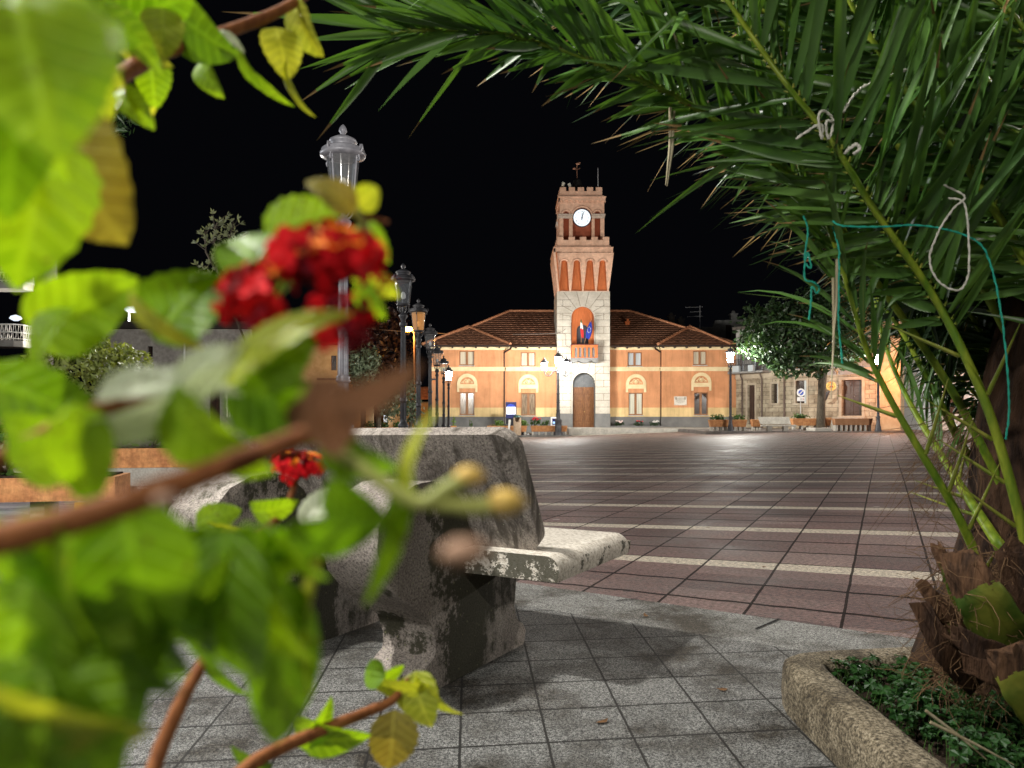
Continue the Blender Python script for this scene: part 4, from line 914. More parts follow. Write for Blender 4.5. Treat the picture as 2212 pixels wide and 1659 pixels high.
# grey bench back on the island
mb = MB(); x0, x1 = tub(55.95, 981), tub(55.95, 1041); zt = at(0, 922.5, 55.95).z
t = thing('park_bench', 'grey concrete bench seen from behind at the left end of the island', 'bench', ((x0 + x1) / 2, 56.3, zI))
mt = Matrix.Translation((0, 56.2, zI + .4)) @ Matrix.Rotation(R(-12), 4, 'X'); mb.prism([(x0, 0), (x1, 0), (x1 - .12, zt - zI - .42), (x0 + .1, zt - zI - .40)], -.05, .05, 'y', 0, mt); part(mb, 'backrest', CONC, t, bevel=.02)
mb = MB(); mb.box(x0, x1, 56.22, 56.75, zI + .36, zI + .44); part(mb, 'seat', CONC, t, bevel=.02)
for xx in (x0 + .3, x1 - .55): mb = MB(); mb.box(xx, xx + .25, 56.28, 56.68, zI, zI + .358); part(mb, 'leg', CONC, t)
# kiosk screen
KD = 60.3; x0, x1 = tub(KD, 1092), tub(KD, 1115.5); zt, zm, zb_ = at(0, 868.5, KD).z, at(0, 903.5, KD).z, -1.3
t = thing('information_totem', 'dark blue information totem with a glowing white screen', 'totem', ((x0 + x1) / 2, KD, zb_))
NAVY = M('navy_enamel', (.010, .014, .09), (.014, .02, .12), 3, .35, .5)
mb = MB(); mb.box(x0, x1, KD, KD + .2, zm, zt); part(mb, 'cabinet', NAVY, t, bevel=.02)
mb = MB(); mb.box(x0 + .03, x1 - .03, KD + .02, KD + .2, zb_, zm - .003); part(mb, 'pedestal', M('black_pedestal', (.012, .012, .016), None, rough=.5), t)
mb = MB(); sx0, sx1, sz0, sz1 = x0 + .07, x1 - .06, at(0, 895, KD).z, at(0, 879, KD).z
mb.quad((sx0, KD - .012, sz0), (sx1, KD - .012, sz0), (sx1, KD - .012, sz1), (sx0, KD - .012, sz1)); scr = part(mb, 'screen', emit('screen_glow', (.88, .92, 1), 2.2), t)
mb = MB(); mb.add([(sx0, KD - .010, sz1 + .01), (sx1, KD - .010, sz1 + .01), (sx1 - .12, KD - .010, sz1 + .16), ((sx0 + sx1) / 2, KD - .010, sz1 + .22), (sx0 + .12, KD - .010, sz1 + .16)], [(0, 1, 2, 3, 4)]); part(mb, 'screen_banner', emit('banner_glow', (.04, .10, .8), 1.0), t)
mb = MB(); wv = sx1 - sx0; hv = sz1 - sz0; Q = lambda a, b_: (sx0 + wv * a, KD - .02, sz0 + hv * b_)
for st in ([(.1, .45), (.16, .8), (.12, .82), (.11, .5), (.2, .47)], [(.25, .5), (.3, .62), (.33, .5), (.38, .56)], [(.42, .52), (.5, .54)], [(.58, .5), (.62, .68), (.66, .5), (.68, .66)], [(.72, .55), (.76, .75), (.78, .5)], [(.28, .25), (.4, .3), (.5, .27), (.62, .31), (.72, .27), (.82, .3)]): mb.tube([Q(*s) for s in st], .011, 4)
part(mb, 'handwriting', M('blue_ink', (.02, .03, .2), None), scr)
# white and blue box beside the triple lamp
BD = 58.6; x0, x1 = tub(BD, 1189.5), tub(BD, 1208); zt, zb_ = at(0, 901, BD).z, at(0, 924, BD).z
t = thing('parking_meter', 'white box with a blue panel and small glowing screen left of the triple lamp', 'ticket machine', ((x0 + x1) / 2, BD, -1.3))
mb = MB(); mb.box(x0, x1, BD, BD + .25, zb_, zt); part(mb, 'body', M('white_cabinet', (.7, .7, .7), None, rough=.4), t, bevel=.03)
mb = MB(); mb.box(x0 + .12, x0 + .42, BD - .012, BD - .002, zb_ + .22, zt - .1); part(mb, 'panel', NAVY, t)
mb = MB(); mb.box(x0 + .16, x0 + .38, BD - .02, BD - .013, zb_ + .3, zb_ + .45); part(mb, 'screen', emit('small_screen', (.4, .65, 1), 1.6), t)
mb = MB(); mb.tube([((x0 + x1) / 2, BD + .12, -1.3), ((x0 + x1) / 2, BD + .12, zb_)], .07, 8); part(mb, 'stand', IRON, t)
# parked car
def make_car(label, loc, rz):
    t = thing('parked_car', label, 'car', loc, local=True)
    PAINT = M('black_car_paint', (.006, .006, .007), None, rough=.12, spec=.6); GL = M('car_glass', (.03, .05, .045), None, rough=.06, spec=.7)
    mb = MB()                                                     # lofted body, x = length, y = width
    secs = [(-2.05, .35, .80, .70), (-1.95, .28, .92, .82), (-1.3, .25, .95, .86), (-.4, .22, .94, .87), (.6, .22, .93, .87), (1.3, .24, .88, .86), (1.85, .28, .78, .78), (2.05, .36, .66, .62)]
    n = 10; vs = []
    for x, zl, zh, hw in secs:
        pr = [(-hw * .92, zl), (-hw, zl + .12), (-hw * 1.0, zh - .2), (-hw * .93, zh - .03), (-hw * .5, zh + .01), (hw * .5, zh + .01), (hw * .93, zh - .03), (hw, zh - .2), (hw, zl + .12), (hw * .92, zl)]
        vs += [(x, y, z) for y, z in pr]
    mb.add(vs, [(i * n + k, i * n + (k + 1) % n, (i + 1) * n + (k + 1) % n, (i + 1) * n + k) for i in range(len(secs) - 1) for k in range(n)] + [tuple(range(n - 1, -1, -1)), tuple(range((len(secs) - 1) * n, len(secs) * n))], 0, True)
    vs = []; cab = [(-1.8, .92, .74), (-1.25, 1.36, .62), (-.5, 1.46, .60), (.25, 1.42, .60), (1.15, .90, .74)]
    for x, z, hw in cab: vs += [(x, -hw, z), (x, -hw * .8, z + .025), (x, hw * .8, z + .025), (x, hw, z)]
    mb.add(vs, [(i * 4 + k, i * 4 + k + 1, i * 4 + 5 + k, i * 4 + 4 + k) for i in range(4) for k in range(3)], 0, True)
    for s in (-1, 1):
        for x, z, hw in cab[1:4]: mb.tube([(x, s * hw, z), (x * 1.02, s * .8, .9)], .025, 5)
    part(mb, 'body', PAINT, t)
    mb = MB()
    for s in (-1, 1): mb.add([(-1.72, s * .77, .95), (1.05, s * .77, .93), (.22, s * .605, 1.39), (-.5, s * .605, 1.43), (-1.22, s * .625, 1.33)], [(0, 1, 2, 3, 4)])
    part(mb, 'side_window', GL, t)
    mb = MB(); mb.add([(1.17, -.70, .93), (1.17, .70, .93), (.30, .57, 1.42), (.30, -.57, 1.42)], [(0, 1, 2, 3)]); part(mb, 'windscreen', GL, t)
    for x in (-1.3, 1.3):
        for s in (-1, 1):
            mb = MB(); pr = [(.30 * math.cos(2 * math.pi * k / 20), .30 + .30 * math.sin(2 * math.pi * k / 20)) for k in range(20)]
            mb.prism([(x + a, b_) for a, b_ in pr], s * .70, s * .89, 'y', 0, None, True); wh = part(mb, 'wheel', M('tyre', (.015, .015, .015), None, rough=.9), t)
            mb = MB(); mb.prism([(x + a * .62, .30 + (b_ - .30) * .62) for a, b_ in pr], s * .891, s * .90, 'y'); part(mb, 'rim', M('alloy', (.35, .35, .36), None, rough=.3, metal=.8), wh)
    for s in (-1, 1):
        mb = MB(); mb.blob((1.93, s * .58, .62), .14, 8, 0, (.6, 1, .6)); part(mb, 'headlight', M('lamp_lens', (.6, .6, .62), None, rough=.1), t)
        mb = MB(); mb.blob((-1.98, s * .62, .74), .12, 8, 0, (.5, 1, .8)); part(mb, 'tail_light', RED_FL, t)
        mb = MB(); mb.blob((.85, s * .92, .96), .09, 8, 0, (.7, 1, .7)); part(mb, 'wing_mirror', PAINT, t)
    t.location = loc; t.rotation_euler = (0, 0, rz); return t
make_car('black car parked behind the terracotta troughs before the hall', (tub(58.9, 1093), 58.9, -1.3), R(-4))
# raised flower bed of the hall, with flowers
mb = MB(); xa, xb = fx(1192, 61.2), fx(1500, 61.2); zt = at(0, 919.5, 61.3).z
mb.prism([(xa, 61.2), (xb, 61.2), (xb, 61.8), (xa, 61.8)], -.139, zt - .02, 'z', 0)
solo(mb, 'raised_bed', GREYP, 'low grey raised flower bed along the hall wall right of the door', 'flower bed', (xa, 61.2, -.14), bevel=.02)
for u, lb, fm, nf, sd in ((1338, 'pale pink flowering plant at the left of the raised bed', PINK_FL, 12, 21), (1380, 'dark plant with dull red flowers in the middle of the raised bed', RED_FL, 5, 22), (1414, 'white flowering plant at the right of the raised bed', WHITE_FL, 13, 23)):
    plant('flowering_plant', lb, (tub(61.5, u), 61.5, zt - .02), (.42, .25, .22), 200, .08, LEAFD, sd, nf, fm, 'flowers in the raised bed')
# wall lanterns on the hall corners
def wall_lantern(label, u, v, D, sg, lit):
    p = at(u, v, D); t = thing('wall_lantern', label, 'wall lamp', (p.x, D, p.z), local=True)
    lantern(t, -.3, .95, lit, side=4, mats=M('rust_iron', (.10, .05, .03), (.2, .1, .05), 9, .6) if not lit else IRON)
    mb = MB(); mb.tube([(0, 0, -.32), (0, 0, -.45), (sg * -.2, .06, -.52), (sg * -.55, .2, -.42)], .028, 6); mb.tube([(sg * -.55, .2, -.75), (sg * -.3, .1, -.65), (sg * -.15, .05, -.5)], .022, 6); part(mb, 'bracket', IRON, t); return t
wall_lantern('rusty unlit lantern on a bracket at the right corner of the hall', 1592, 825, 62.0, 1, 0)
t = wall_lantern('small amber lantern on a bracket at the left corner of the hall', 938, 828, 62.0, -1, 2)
# ---------------------------------------------------------------- stone house on the right
def brickmat(name, c1, c2, cj, bw, bh, sc=1.0):
    m, t, b, N, L = nt(name)
    tc = N.new('ShaderNodeTexCoord'); s = N.new('ShaderNodeSeparateXYZ'); L.new(tc.outputs['Object'], s.inputs[0])
    cb = N.new('ShaderNodeCombineXYZ'); L.new(s.outputs[0], cb.inputs[0]); L.new(s.outputs[2], cb.inputs[1])
    bk = N.new('ShaderNodeTexBrick'); bk.inputs['Scale'].default_value = 1; bk.inputs['Brick Width'].default_value = bw; bk.inputs['Row Height'].default_value = bh
    bk.inputs['Mortar Size'].default_value = .012; bk.inputs['Color1'].default_value = col(c1); bk.inputs['Color2'].default_value = col(c2); bk.inputs['Mortar'].default_value = col(cj); bk.inputs['Bias'].default_value = -.1
    L.new(cb.outputs[0], bk.inputs['Vector'])
    n1 = noise_(N, L, 1.3, tc.outputs['Object'], 6, .7); r = ramp(N, [(.32, (.55, .5, .45)), (.6, (1.15, 1.15, 1.12))]); L.new(n1, r.inputs[0])
    o = mixc(N, L, 1.0, bk.outputs['Color'], r.outputs[0], 'MULTIPLY'); L.new(o, b.inputs['Base Color']); b.inputs['Roughness'].default_value = .9
    h = math_(N, L, 'SUBTRACT', noise_(N, L, 9, tc.outputs['Object'], 4), math_(N, L, 'MULTIPLY', bk.outputs['Fac'], 1.2)); bump_(N, L, b, h, .7, .03); return m
ASH = brickmat('rough_stone_blocks', (.30, .25, .18), (.42, .36, .27), (.13, .10, .075), .62, .30)
PLAST = M('grey_render', (.20, .195, .18), (.31, .30, .28), 1.6, .9, .2, 0, .3, 14)
SURR = M('dressed_stone', (.34, .28, .21), (.44, .37, .28), 2, .85, .2, 0, .3, 20)
def text(s, size, mtx, mb, m=0, ext=.006):
    cu = bpy.data.curves.new('t', 'FONT'); cu.body = s; cu.size = size; cu.extrude = ext; cu.align_x = 'CENTER'; cu.align_y = 'CENTER'; cu.resolution_u = 3
    ob = bpy.data.objects.new('t', cu); C.objects.link(ob); me = bpy.data.meshes.new_from_object(ob.evaluated_get(bpy.context.evaluated_depsgraph_get()))
    mt = mtx @ Matrix.Rotation(R(90), 4, 'X'); mb.add([mt @ v.co for v in me.vertices], [tuple(p.vertices) for p in me.polygons], m)
    bpy.data.objects.remove(ob); bpy.data.curves.remove(cu); bpy.data.meshes.remove(me)
A0 = Vector((tub(61.5, 1590), 61.5, 0)); A1 = Vector((tub(57.5, 1697), 57.5, 0)); A2 = Vector((tub(53.5, 1893), 53.5, 0)); A3 = Vector((tub(52, 1945), 52, 0))
class Wallf:
    def __init__(s, a, b): s.a, s.b = a, b; s.l = (b - a).length; d = (b - a).normalized(); s.m = Matrix.Translation(a) @ Matrix.Rotation(math.atan2(d.y, d.x), 4, 'Z'); s.d = d
    def st(s, u):                                                # distance along the wall of picture column u
        k = (u - CX) / F; return (k * s.a.y - s.a.x) / (s.d.x - k * s.d.y)
    def D(s, u): return s.a.y + s.d.y * s.st(u)
    def z(s, u, v): return H - (v - HY) / F * s.D(u)
    def box(s, u0, u1, v0, v1): return s.st(u0), s.st(u1), s.z((u0 + u1) / 2, v1), s.z((u0 + u1) / 2, v0)
W1, W2, W3 = Wallf(A0, A1), Wallf(A1, A2), Wallf(A2, A3)
sh = thing('stone_house', 'two-storey house of rough stone blocks with a dark double door, right of the town hall', 'house', (A1.x, A1.y, -.16))
d1 = W1.box(1615, 1631, 832, 917); w1 = W1.box(1667, 1681, 829, 871); w2 = W2.box(1719, 1742, 822, 871); d2 = W2.box(1818.7, 1862, 820.4, 898)
zc1 = 3.55; 
def front(Wf, holes, z0, z1, mats, nm):
    mb = MB(); vs, fs = plate(rect(0, Wf.l, z0, z1), [rect(*h) for h in holes], 0, .4); mb.add([Wf.m @ v for v in vs], fs); return part(mb, nm, mats, sh)
front(W1, [d1, w1], -.5, zc1, ASH, 'wall'); front(W2, [w2, d2], -.5, zc1, ASH, 'wall')
front(W3, [], -.5, 7.0, M('ochre_render', (.42, .30, .18), (.52, .40, .26), 2, .9, .2), 'wall')
mb = MB()
for Wf in (W1, W2):
    mb.box(0, Wf.l, -.08, .4, zc1 + .002, zc1 + .34, 0, Wf.m); mb.box(0, Wf.l, -.18, .4, zc1 + .342, zc1 + .48, 0, Wf.m)
part(mb, 'cornice', SURR, sh)
up1 = [W1.box(1594, 1606, 753, 800), W1.box(1625, 1645, 751, 800)]; up1 = [(a, b_, zc1 + .5, zc1 + 2.6) for a, b_, _, _ in up1]
front(W1, up1, zc1 + .482, 7.3, PLAST, 'wall'); up2 = [(a, a + 1.1, zc1 + .9, zc1 + 2.7) for a in (1.2, 4.2)]
front(W2, up2, zc1 + .482, 7.3, PLAST, 'wall')
mb = MB()
for Wf in (W1, W2): mb.box(-.1, Wf.l + .1, -.3, .5, 7.302, 7.5, 0, Wf.m)
part(mb, 'roof', M('dark_roof', (.06, .05, .045), (.1, .085, .07), 4, .9), sh)
DKW = M('dark_brown_door', (.035, .018, .012), (.07, .036, .022), 3, .4, .4, stretch=(6, 6, .8))
def fill(Wf, bx, nm, mat, dy=.22, panels=0, label=None):
    mb = MB(); a, b_, c, d = bx; mb.box(a, b_, dy, dy + .08, c, d, 0, Wf.m)
    if panels:
        xm = (a + b_) / 2; mb.box(xm - .03, xm + .03, dy - .03, dy - .001, c, d, 0, Wf.m)
        for i in range(panels):
            for sa, sb in ((a, xm), (xm, b_)): mb.box(sa + .15, sb - .15, dy - .035, dy - .001, c + (d - c) * (i + .15) / panels, c + (d - c) * (i + .85) / panels, 0, Wf.m)
    return part(mb, nm, mat, sh, label, .008)
def surround(Wf, bx, wd=.16, pr=.05, sill=True):
    mb = MB(); a, b_, c, d = bx
    mb.box(a - wd, a - .002, -pr, -.002, c, d + wd, 0, Wf.m); mb.box(b_ + .002, b_ + wd, -pr, -.002, c, d + wd, 0, Wf.m); mb.box(a, b_, -pr, -.002, d + .002, d + wd, 0, Wf.m)
    if sill: mb.box(a - wd - .05, b_ + wd + .05, -pr - .06, -.002, c - .14, c - .002, 0, Wf.m)
    return part(mb, 'surround', SURR, sh)
fill(W1, d1, 'door', DKW, .2, 3); surround(W1, d1, sill=False)
f = fill(W2, d2, 'door', DKW, .3, 5, 'dark panelled double door under the stone lintel'); surround(W2, d2, .2, .07)
mb = MB(); mb.box(d2[0] - .4, d2[1] + .4, -.9, -.003, -.5, d2[2] - .15, 0, W2.m); mb.box(d2[0] - .2, d2[1] + .2, -1.25, -.902, -.5, d2[2] - .4, 0, W2.m); part(mb, 'door_step', PALE, sh)
mb = MB(); mb.blob(W2.m @ Vector(((d2[0] + d2[1]) / 2 + .1, .24, (d2[2] + d2[3]) / 2 + .1)), .05, 6); part(mb, 'handle', M('steel_handle', (.5, .5, .5), None, rough=.3, metal=.9), f)
for Wf, bx in ((W1, w1), (W2, w2)):
    wn = fill(Wf, bx, 'window', CURT4, .28); surround(Wf, bx, .14, .05)
    mb = MB(); a, b_, c, d = bx; mb.box(b_ - .22 * (b_ - a), b_ - .01, .05, .1, c, d, 0, Wf.m); part(mb, 'shutter', M('pale_shutter', (.5, .52, .52), None), wn)
for bx in up1:
    wn = fill(W1, bx, 'window', M('pale_blue_shutter', (.34, .38, .42), (.44, .48, .52), 3, .6), .15); mb = MB(); mb.box(bx[0] + .25, bx[1] - .25, .12, .149, bx[2], bx[3] - .2, 0, W1.m); part(mb, 'pane', CURT4, wn)
for bx in up2: fill(W2, bx, 'window', CURT4, .2)
mb = MB(); zb_ = zc1 + .5; L0, L1 = W1.st(1592), W1.st(1668)                        # balcony on the first floor
mb.box(L0, L1, -1.0, -.182, zb_ - .14, zb_ - .0, 0, W1.m); bl = part(mb, 'balcony', M('balcony_slab', (.22, .21, .2), (.3, .29, .27), 3, .9), sh)
mb = MB(); n = 30
for i in range(n + 1): q = L0 + (L1 - L0) * i / n; mb.tube([W1.m @ Vector((q, -.95, zb_)), W1.m @ Vector((q, -.95 - .06 * (i % 2), zb_ + .45)), W1.m @ Vector((q, -.95, zb_ + .9))], .014, 4)
for z in (.05, .5, .9): mb.tube([W1.m @ Vector((L0, -.95, zb_ + z)), W1.m @ Vector((L1, -.95, zb_ + z))], .022, 5)
part(mb, 'railing', IRON, bl)
for k, (u0, u1) in enumerate(((1607, 1621), (1641, 1652))):
    bx = W1.box(u0, u1, 800, 812); mb = MB(); mb.box(bx[0], bx[1], -1.25, -1.03, zb_ - .05, zb_ + .42, 0, W1.m)
    q = W1.m @ Vector(((bx[0] + bx[1]) / 2, -1.14, zb_)); solo(mb, 'balcony_box', M('pale_grey_box', (.42, .46, .48), None), ['pale grey box hanging on the left end of the balcony railing', 'pale grey box hanging on the balcony railing nearer the tree'][k], 'planter', q, 'boxes on the balcony railing', bevel=.01)
for Wf, u in ((W1, 1605), (W1, 1647.5), (W1, 1696)):
    q = Wf.st(u); mb = MB(); mb.tube([Wf.m @ Vector((q, -.1, -.4)), Wf.m @ Vector((q, -.1, zc1 - .05)), Wf.m @ Vector((q, -.26, zc1 + .2)), Wf.m @ Vector((q, -.26, 7.2))], .06, 7); part(mb, 'downpipe', M('copper_pipe', (.08, .055, .045), (.14, .1, .08), 5, .5), sh)
mb = MB(); bx = W2.box(1766, 1886, 799, 812); mb.box(bx[0], bx[1], -.11, -.082, zc1 + .02, zc1 + .32, 0, W2.m)
for s_, u in (('TO', 1773), ('RIA', 1808)): text(s_, .32, W2.m @ Matrix.Translation((W2.st(u), -.114, zc1 + .17)), mb, 1)
part(mb, 'sign_board', [M('sign_stone', (.27, .25, .23), (.34, .32, .3), 3, .8), M('sign_letters', (.12, .08, .06), None)], sh)
# round hanging sign
q = at(1795, 834, 54.5); t = thing('round_sign', 'round yellow hanging sign with a red and green picture, beside the tree trunk', 'sign', (q.x, 54.5, q.z))
mb = MB(); n = 28; mb.prism([(q.x + .33 * math.cos(2 * math.pi * k / n), q.z + .31 * math.sin(2 * math.pi * k / n)) for k in range(n)], 54.45, 54.55); part(mb, 'disc', M('sign_yellow', (.62, .47, .12), (.70, .56, .20), 6, .5), t)
mb = MB(); y = 54.44
mb.tube([(q.x + .24 * math.cos(R(a)), y, q.z - .05 + .2 * math.sin(R(a))) for a in range(0, 181, 15)], .018, 5, 1); mb.tube([(q.x - .26, y, q.z - .08), (q.x, y, q.z - .1), (q.x + .26, y, q.z - .07)], .02, 5, 1)
mb.blob((q.x, y, q.z - .02), .12, 8, 0, (1.1, .15, .55)); mb.tube([(q.x - .2, y, q.z + .2), (q.x - .02, y, q.z + .25), (q.x + .16, y, q.z + .2)], .022, 5, 0); mb.tube([(q.x - .2, y, q.z - .2), (q.x + .2, y, q.z - .2)], .022, 5, 2)
part(mb, 'picture', [M('sign_red', (.45, .06, .02), None), M('sign_green', (.10, .15, .04), None), M('sign_brown', (.25, .1, .03), None)], t)
mb = MB(); mb.tube([(q.x - .1, 54.5, q.z - .31), (q.x - .2, 54.6, q.z - .45), (q.x - .25, 54.9, q.z - .9), (q.x - .25, 55.2, q.z - 1.0)], [.03, .12, .11, .05], 6); part(mb, 'bracket', IRON, t)
# no-parking sign
q = at(1730, 848, 51.5); t = thing('road_sign', 'round blue and white no-parking sign with a white panel under it', 'road sign', (q.x, 51.5, -.16))
mb = MB(); mb.tube([(q.x, 51.54, -.16), (q.x, 51.54, q.z + .2)], .028, 8); part(mb, 'post', M('galvanised_post', (.4, .4, .4), None, rough=.45, metal=.3), t)
mb = MB(); n = 28; C_ = lambda r, k: (q.x + r * math.cos(2 * math.pi * k / n), q.z + r * math.sin(2 * math.pi * k / n))
mb.prism([C_(.265, k) for k in range(n)], 51.48, 51.50, 'y', 0); mb.prism([C_(.165, k) for k in range(n)], 51.472, 51.479, 'y', 1)
mb.prism([(q.x + a, q.z + b_) for a, b_ in ((-.16, -.12), (-.12, -.16), (.16, .12), (.12, .16))], 51.464, 51.471, 'y', 0); part(mb, 'disc', [M('sign_white', (.75, .72, .70), None, rough=.45), M('sign_blue', (.01, .06, .42), None, rough=.45)], t)
mb = MB(); mb.box(q.x - .24, q.x + .21, 51.48, 51.50, q.z - .55, q.z - .29); [mb.quad((q.x - .06, 51.476, q.z - .38 - k * .06), (q.x + .12, 51.476, q.z - .38 - k * .06), (q.x + .12, 51.476, q.z - .355 - k * .06), (q.x - .06, 51.476, q.z - .355 - k * .06), 1) for k in range(3)]; mb.quad((q.x + .14, 51.476, q.z - .5), (q.x + .17, 51.476, q.z - .5), (q.x + .17, 51.476, q.z - .34), (q.x + .14, 51.476, q.z - .34), 2)
part(mb, 'panel', [bpy.data.materials['sign_white'], M('panel_print', (.3, .28, .27), None), bpy.data.materials['sign_red']], t)
# troughs and bench on the right pavement
zR = -.16
trough('long terracotta trough behind the right lamp post, with two green bushes', 1531, 1612, 50.7, zR, .45, legs=8)
plant('potted_plant', 'round green bush left of the right lamp post', (tub(50.7, 1550), 50.7, zR + .62), (.55, .22, .24), 420, .07, LEAFG, 31)
plant('potted_plant', 'round green bush right of the right lamp post', (tub(50.7, 1596), 50.7, zR + .62), (.5, .22, .24), 380, .07, LEAFG, 32)
trough('short terracotta trough between the right lamp and the pale bench', 1622, 1644, 51.4, zR, .45, legs=3)
trough('terracotta trough between the pale bench and the tree trunk', 1709, 1767, 50.9, zR + .08, .45, legs=4)
plant('potted_plant', 'green plant in the trough under the no-parking sign', (tub(50.9, 1730), 50.9, zR + .72), (.55, .2, .22), 260, .08, LEAFG, 33)
trough('short terracotta trough right of the tree trunk', 1781, 1794, 50.9, zR + .08, .5, legs=2)
trough('long brown trough on many small legs before the dark double door', 1799, 1882, 50.0, zR, .42, legs=8, m=M('brown_trough', (.28, .14, .07), (.36, .19, .10), 4, .85, .2, 0, .4, 20), lh=.36)
bx0, bx1 = tub(49.7, 1641), tub(49.7, 1717); zt, zs = at(0, 900.5, 49.7).z, at(0, 918, 49.6).z
t = thing('park_bench', 'pale concrete bench on the right pavement in front of the stone house', 'bench', ((bx0 + bx1) / 2, 49.7, zR))
mt = Matrix.Translation((0, 49.95, zs + .05)) @ Matrix.Rotation(R(-14), 4, 'X'); mb = MB(); mb.prism([(bx0 + .12, 0), (bx1 - .18, 0), (bx1 - .26, zt - zs - .05), (bx0, zt - zs - .05)], -.04, .04, 'y', 0, mt); part(mb, 'backrest', PALE, t, bevel=.02)
mb = MB(); mb.box(bx0 + .1, bx1, 49.4, 49.93, zs - .09, zs); part(mb, 'seat', PALE, t, bevel=.02)
for xx in (bx0 + .45, bx1 - .75): mb = MB(); mb.prism([(49.55, zR), (49.85, zR), (49.8, zs - .092), (49.5, zs - .092)], xx, xx + .28, 'x'); part(mb, 'leg', CONC, t, bevel=.015)

# ---------------------------------------------------------------- trees
def tree(name, label, base, trunk_pts, trunk_r, clouds, lm, n, size, seed, limbs=6, group=None, shell=.45, lump=.4, bark=None, asp=.45):
    t = thing(name, label, 'tree', base, group); rr = random.Random(seed); mb = MB(); mb.tube(trunk_pts, trunk_r, 10)
    top = Vector(trunk_pts[-1])
    for k in range(limbs):
        c, r = clouds[k % len(clouds)]; e = Vector(c) + Vector((rr.uniform(-.6, .6) * r[0], rr.uniform(-.6, .6) * r[1], rr.uniform(-.3, .5) * r[2])); mid = top.lerp(e, .5) + Vector((rr.uniform(-.2, .2), rr.uniform(-.2, .2), .15 * r[2]))
        r0 = trunk_r[-1] if hasattr(trunk_r, '__len__') else trunk_r
        mb.tube([top - Vector((0, 0, .1)), top.lerp(mid, .5), mid, e], [r0 * .8, r0 * .55, r0 * .35, r0 * .12], 6)
    part(mb, 'trunk', bark or BARK, t)
    mb = MB(); tot = sum(r[0] * r[2] for _, r in clouds)
    for k, (c, r) in enumerate(clouds): leaf_cloud(mb, c, r, int(n * r[0] * r[2] / tot), size, rr.randrange(len(lm)) if isinstance(lm, list) else 0, seed * 10 + k, shell, lump, asp)
    part(mb, 'crown', lm, t); return t
D = 50.6; q = at(1774, 921, D); P = lambda u, v, dd=0: at(u, v, D + dd)
tree('plane_tree', 'big dark leafy tree right of the town hall, one side lit by the lamp', (q.x, D, zR), [(q.x, D, zR - .1), (q.x - .03, D, zR + .4), P(1774, 870), P(1776, 830), P(1778, 800)], [.36, .28, .24, .24, .26],
     [(P(1715, 725, -.5), (3.2, 3.0, 2.0)), (P(1790, 700), (3.3, 3.2, 2.3)), (P(1665, 700, .5), (2.0, 2.2, 1.6)), (P(1640, 745, -.6), (1.5, 1.6, .9)), (P(1730, 785, -1.0), (2.2, 2.0, .9)), (P(1775, 665, .5), (2.4, 2.5, 1.4)), (P(1830, 740, .2), (2.2, 2.4, 1.5)), (P(1690, 770, -1.2), (1.6, 1.4, .8))],
     LEAFD, 17000, .17, 41, 9, lump=.5)
mb = MB(); a, b_ = tub(49.2, 1761), tub(49.2, 1798)
for x0, x1, y0, y1 in ((a, b_, 49.2, 49.4), (a, b_, 51.2, 51.4), (a, a + .2, 49.402, 51.198), (b_ - .2, b_, 49.402, 51.198)): mb.box(x0, x1, y0, y1, zR, zR + .2)
solo(mb, 'tree_surround', PALE, 'low square stone edging round the foot of the big tree', 'tree surround', (q.x, 49.2, zR), bevel=.02)

# white wall and passage behind the palm, lit by the white lantern
WHW = M('white_render', (.66, .66, .64), (.76, .76, .74), 2, .9, .2, 0, .2, 20)
q0 = at(1946, 893, 55); q1 = at(2290, 893, 47)
t = thing('white_house', 'white rendered house glimpsed through the palm fronds', 'house', (q0.x, 55, -.3))
Wf = Wallf(Vector((q0.x, 55, 0)), Vector((q1.x, 47, 0))); mb = MB(); vs, fs = plate(rect(0, Wf.l, -.5, 5.2), [rect(3.0, 4.2, .9, 2.4), rect(6.2, 7.4, -.2, 2.2)], 0, .4); mb.add([Wf.m @ v for v in vs], fs); part(mb, 'wall', WHW, t)
for bx, nm in (((3.0, 4.2, .9, 2.4), 'window'), ((6.2, 7.4, -.2, 2.2), 'door')): mb = MB(); mb.box(bx[0], bx[1], .2, .28, bx[2], bx[3], 0, Wf.m); part(mb, nm, DKW, t)
mb = MB(); mb.box(-.2, Wf.l, -.4, .8, 5.202, 5.4, 0, Wf.m); part(mb, 'roof', bpy.data.materials['dark_roof'], t)
lamp_light(tub(51, 1905), 51.4, 3.2, 560, (1, .30, .035), name='passage_light')
# dark neighbour house behind the hall
ND = 78; t = thing('neighbour_house', 'dim grey house with chimneys showing above the right end of the hall roof', 'house', (tub(ND, 1540), ND, -1.3))
mb = MB(); vs, fs = plate([(tub(ND, 1440), -1.3), (tub(ND, 1660), -1.3), (tub(ND, 1660), at(0, 688, ND).z), (tub(ND, 1545), at(0, 692, ND).z), (tub(ND, 1540), at(0, 706, ND).z), (tub(ND, 1440), at(0, 706, ND).z)], [rect(tub(ND, 1568), tub(ND, 1580), at(0, 730, ND).z, at(0, 702, ND).z)], ND, ND + .4); mb.add(vs, fs); mb.box(tub(ND, 1440), tub(ND, 1660), ND + .402, ND + 9, -1.3, at(0, 707, ND).z); part(mb, 'wall', M('dim_grey_render', (.13, .13, .125), (.2, .2, .19), 2, .9), t)
mb = MB(); mb.box(tub(ND, 1568), tub(ND, 1580), ND + .2, ND + .3, at(0, 730, ND).z, at(0, 702, ND).z); part(mb, 'window', CURT4, t)
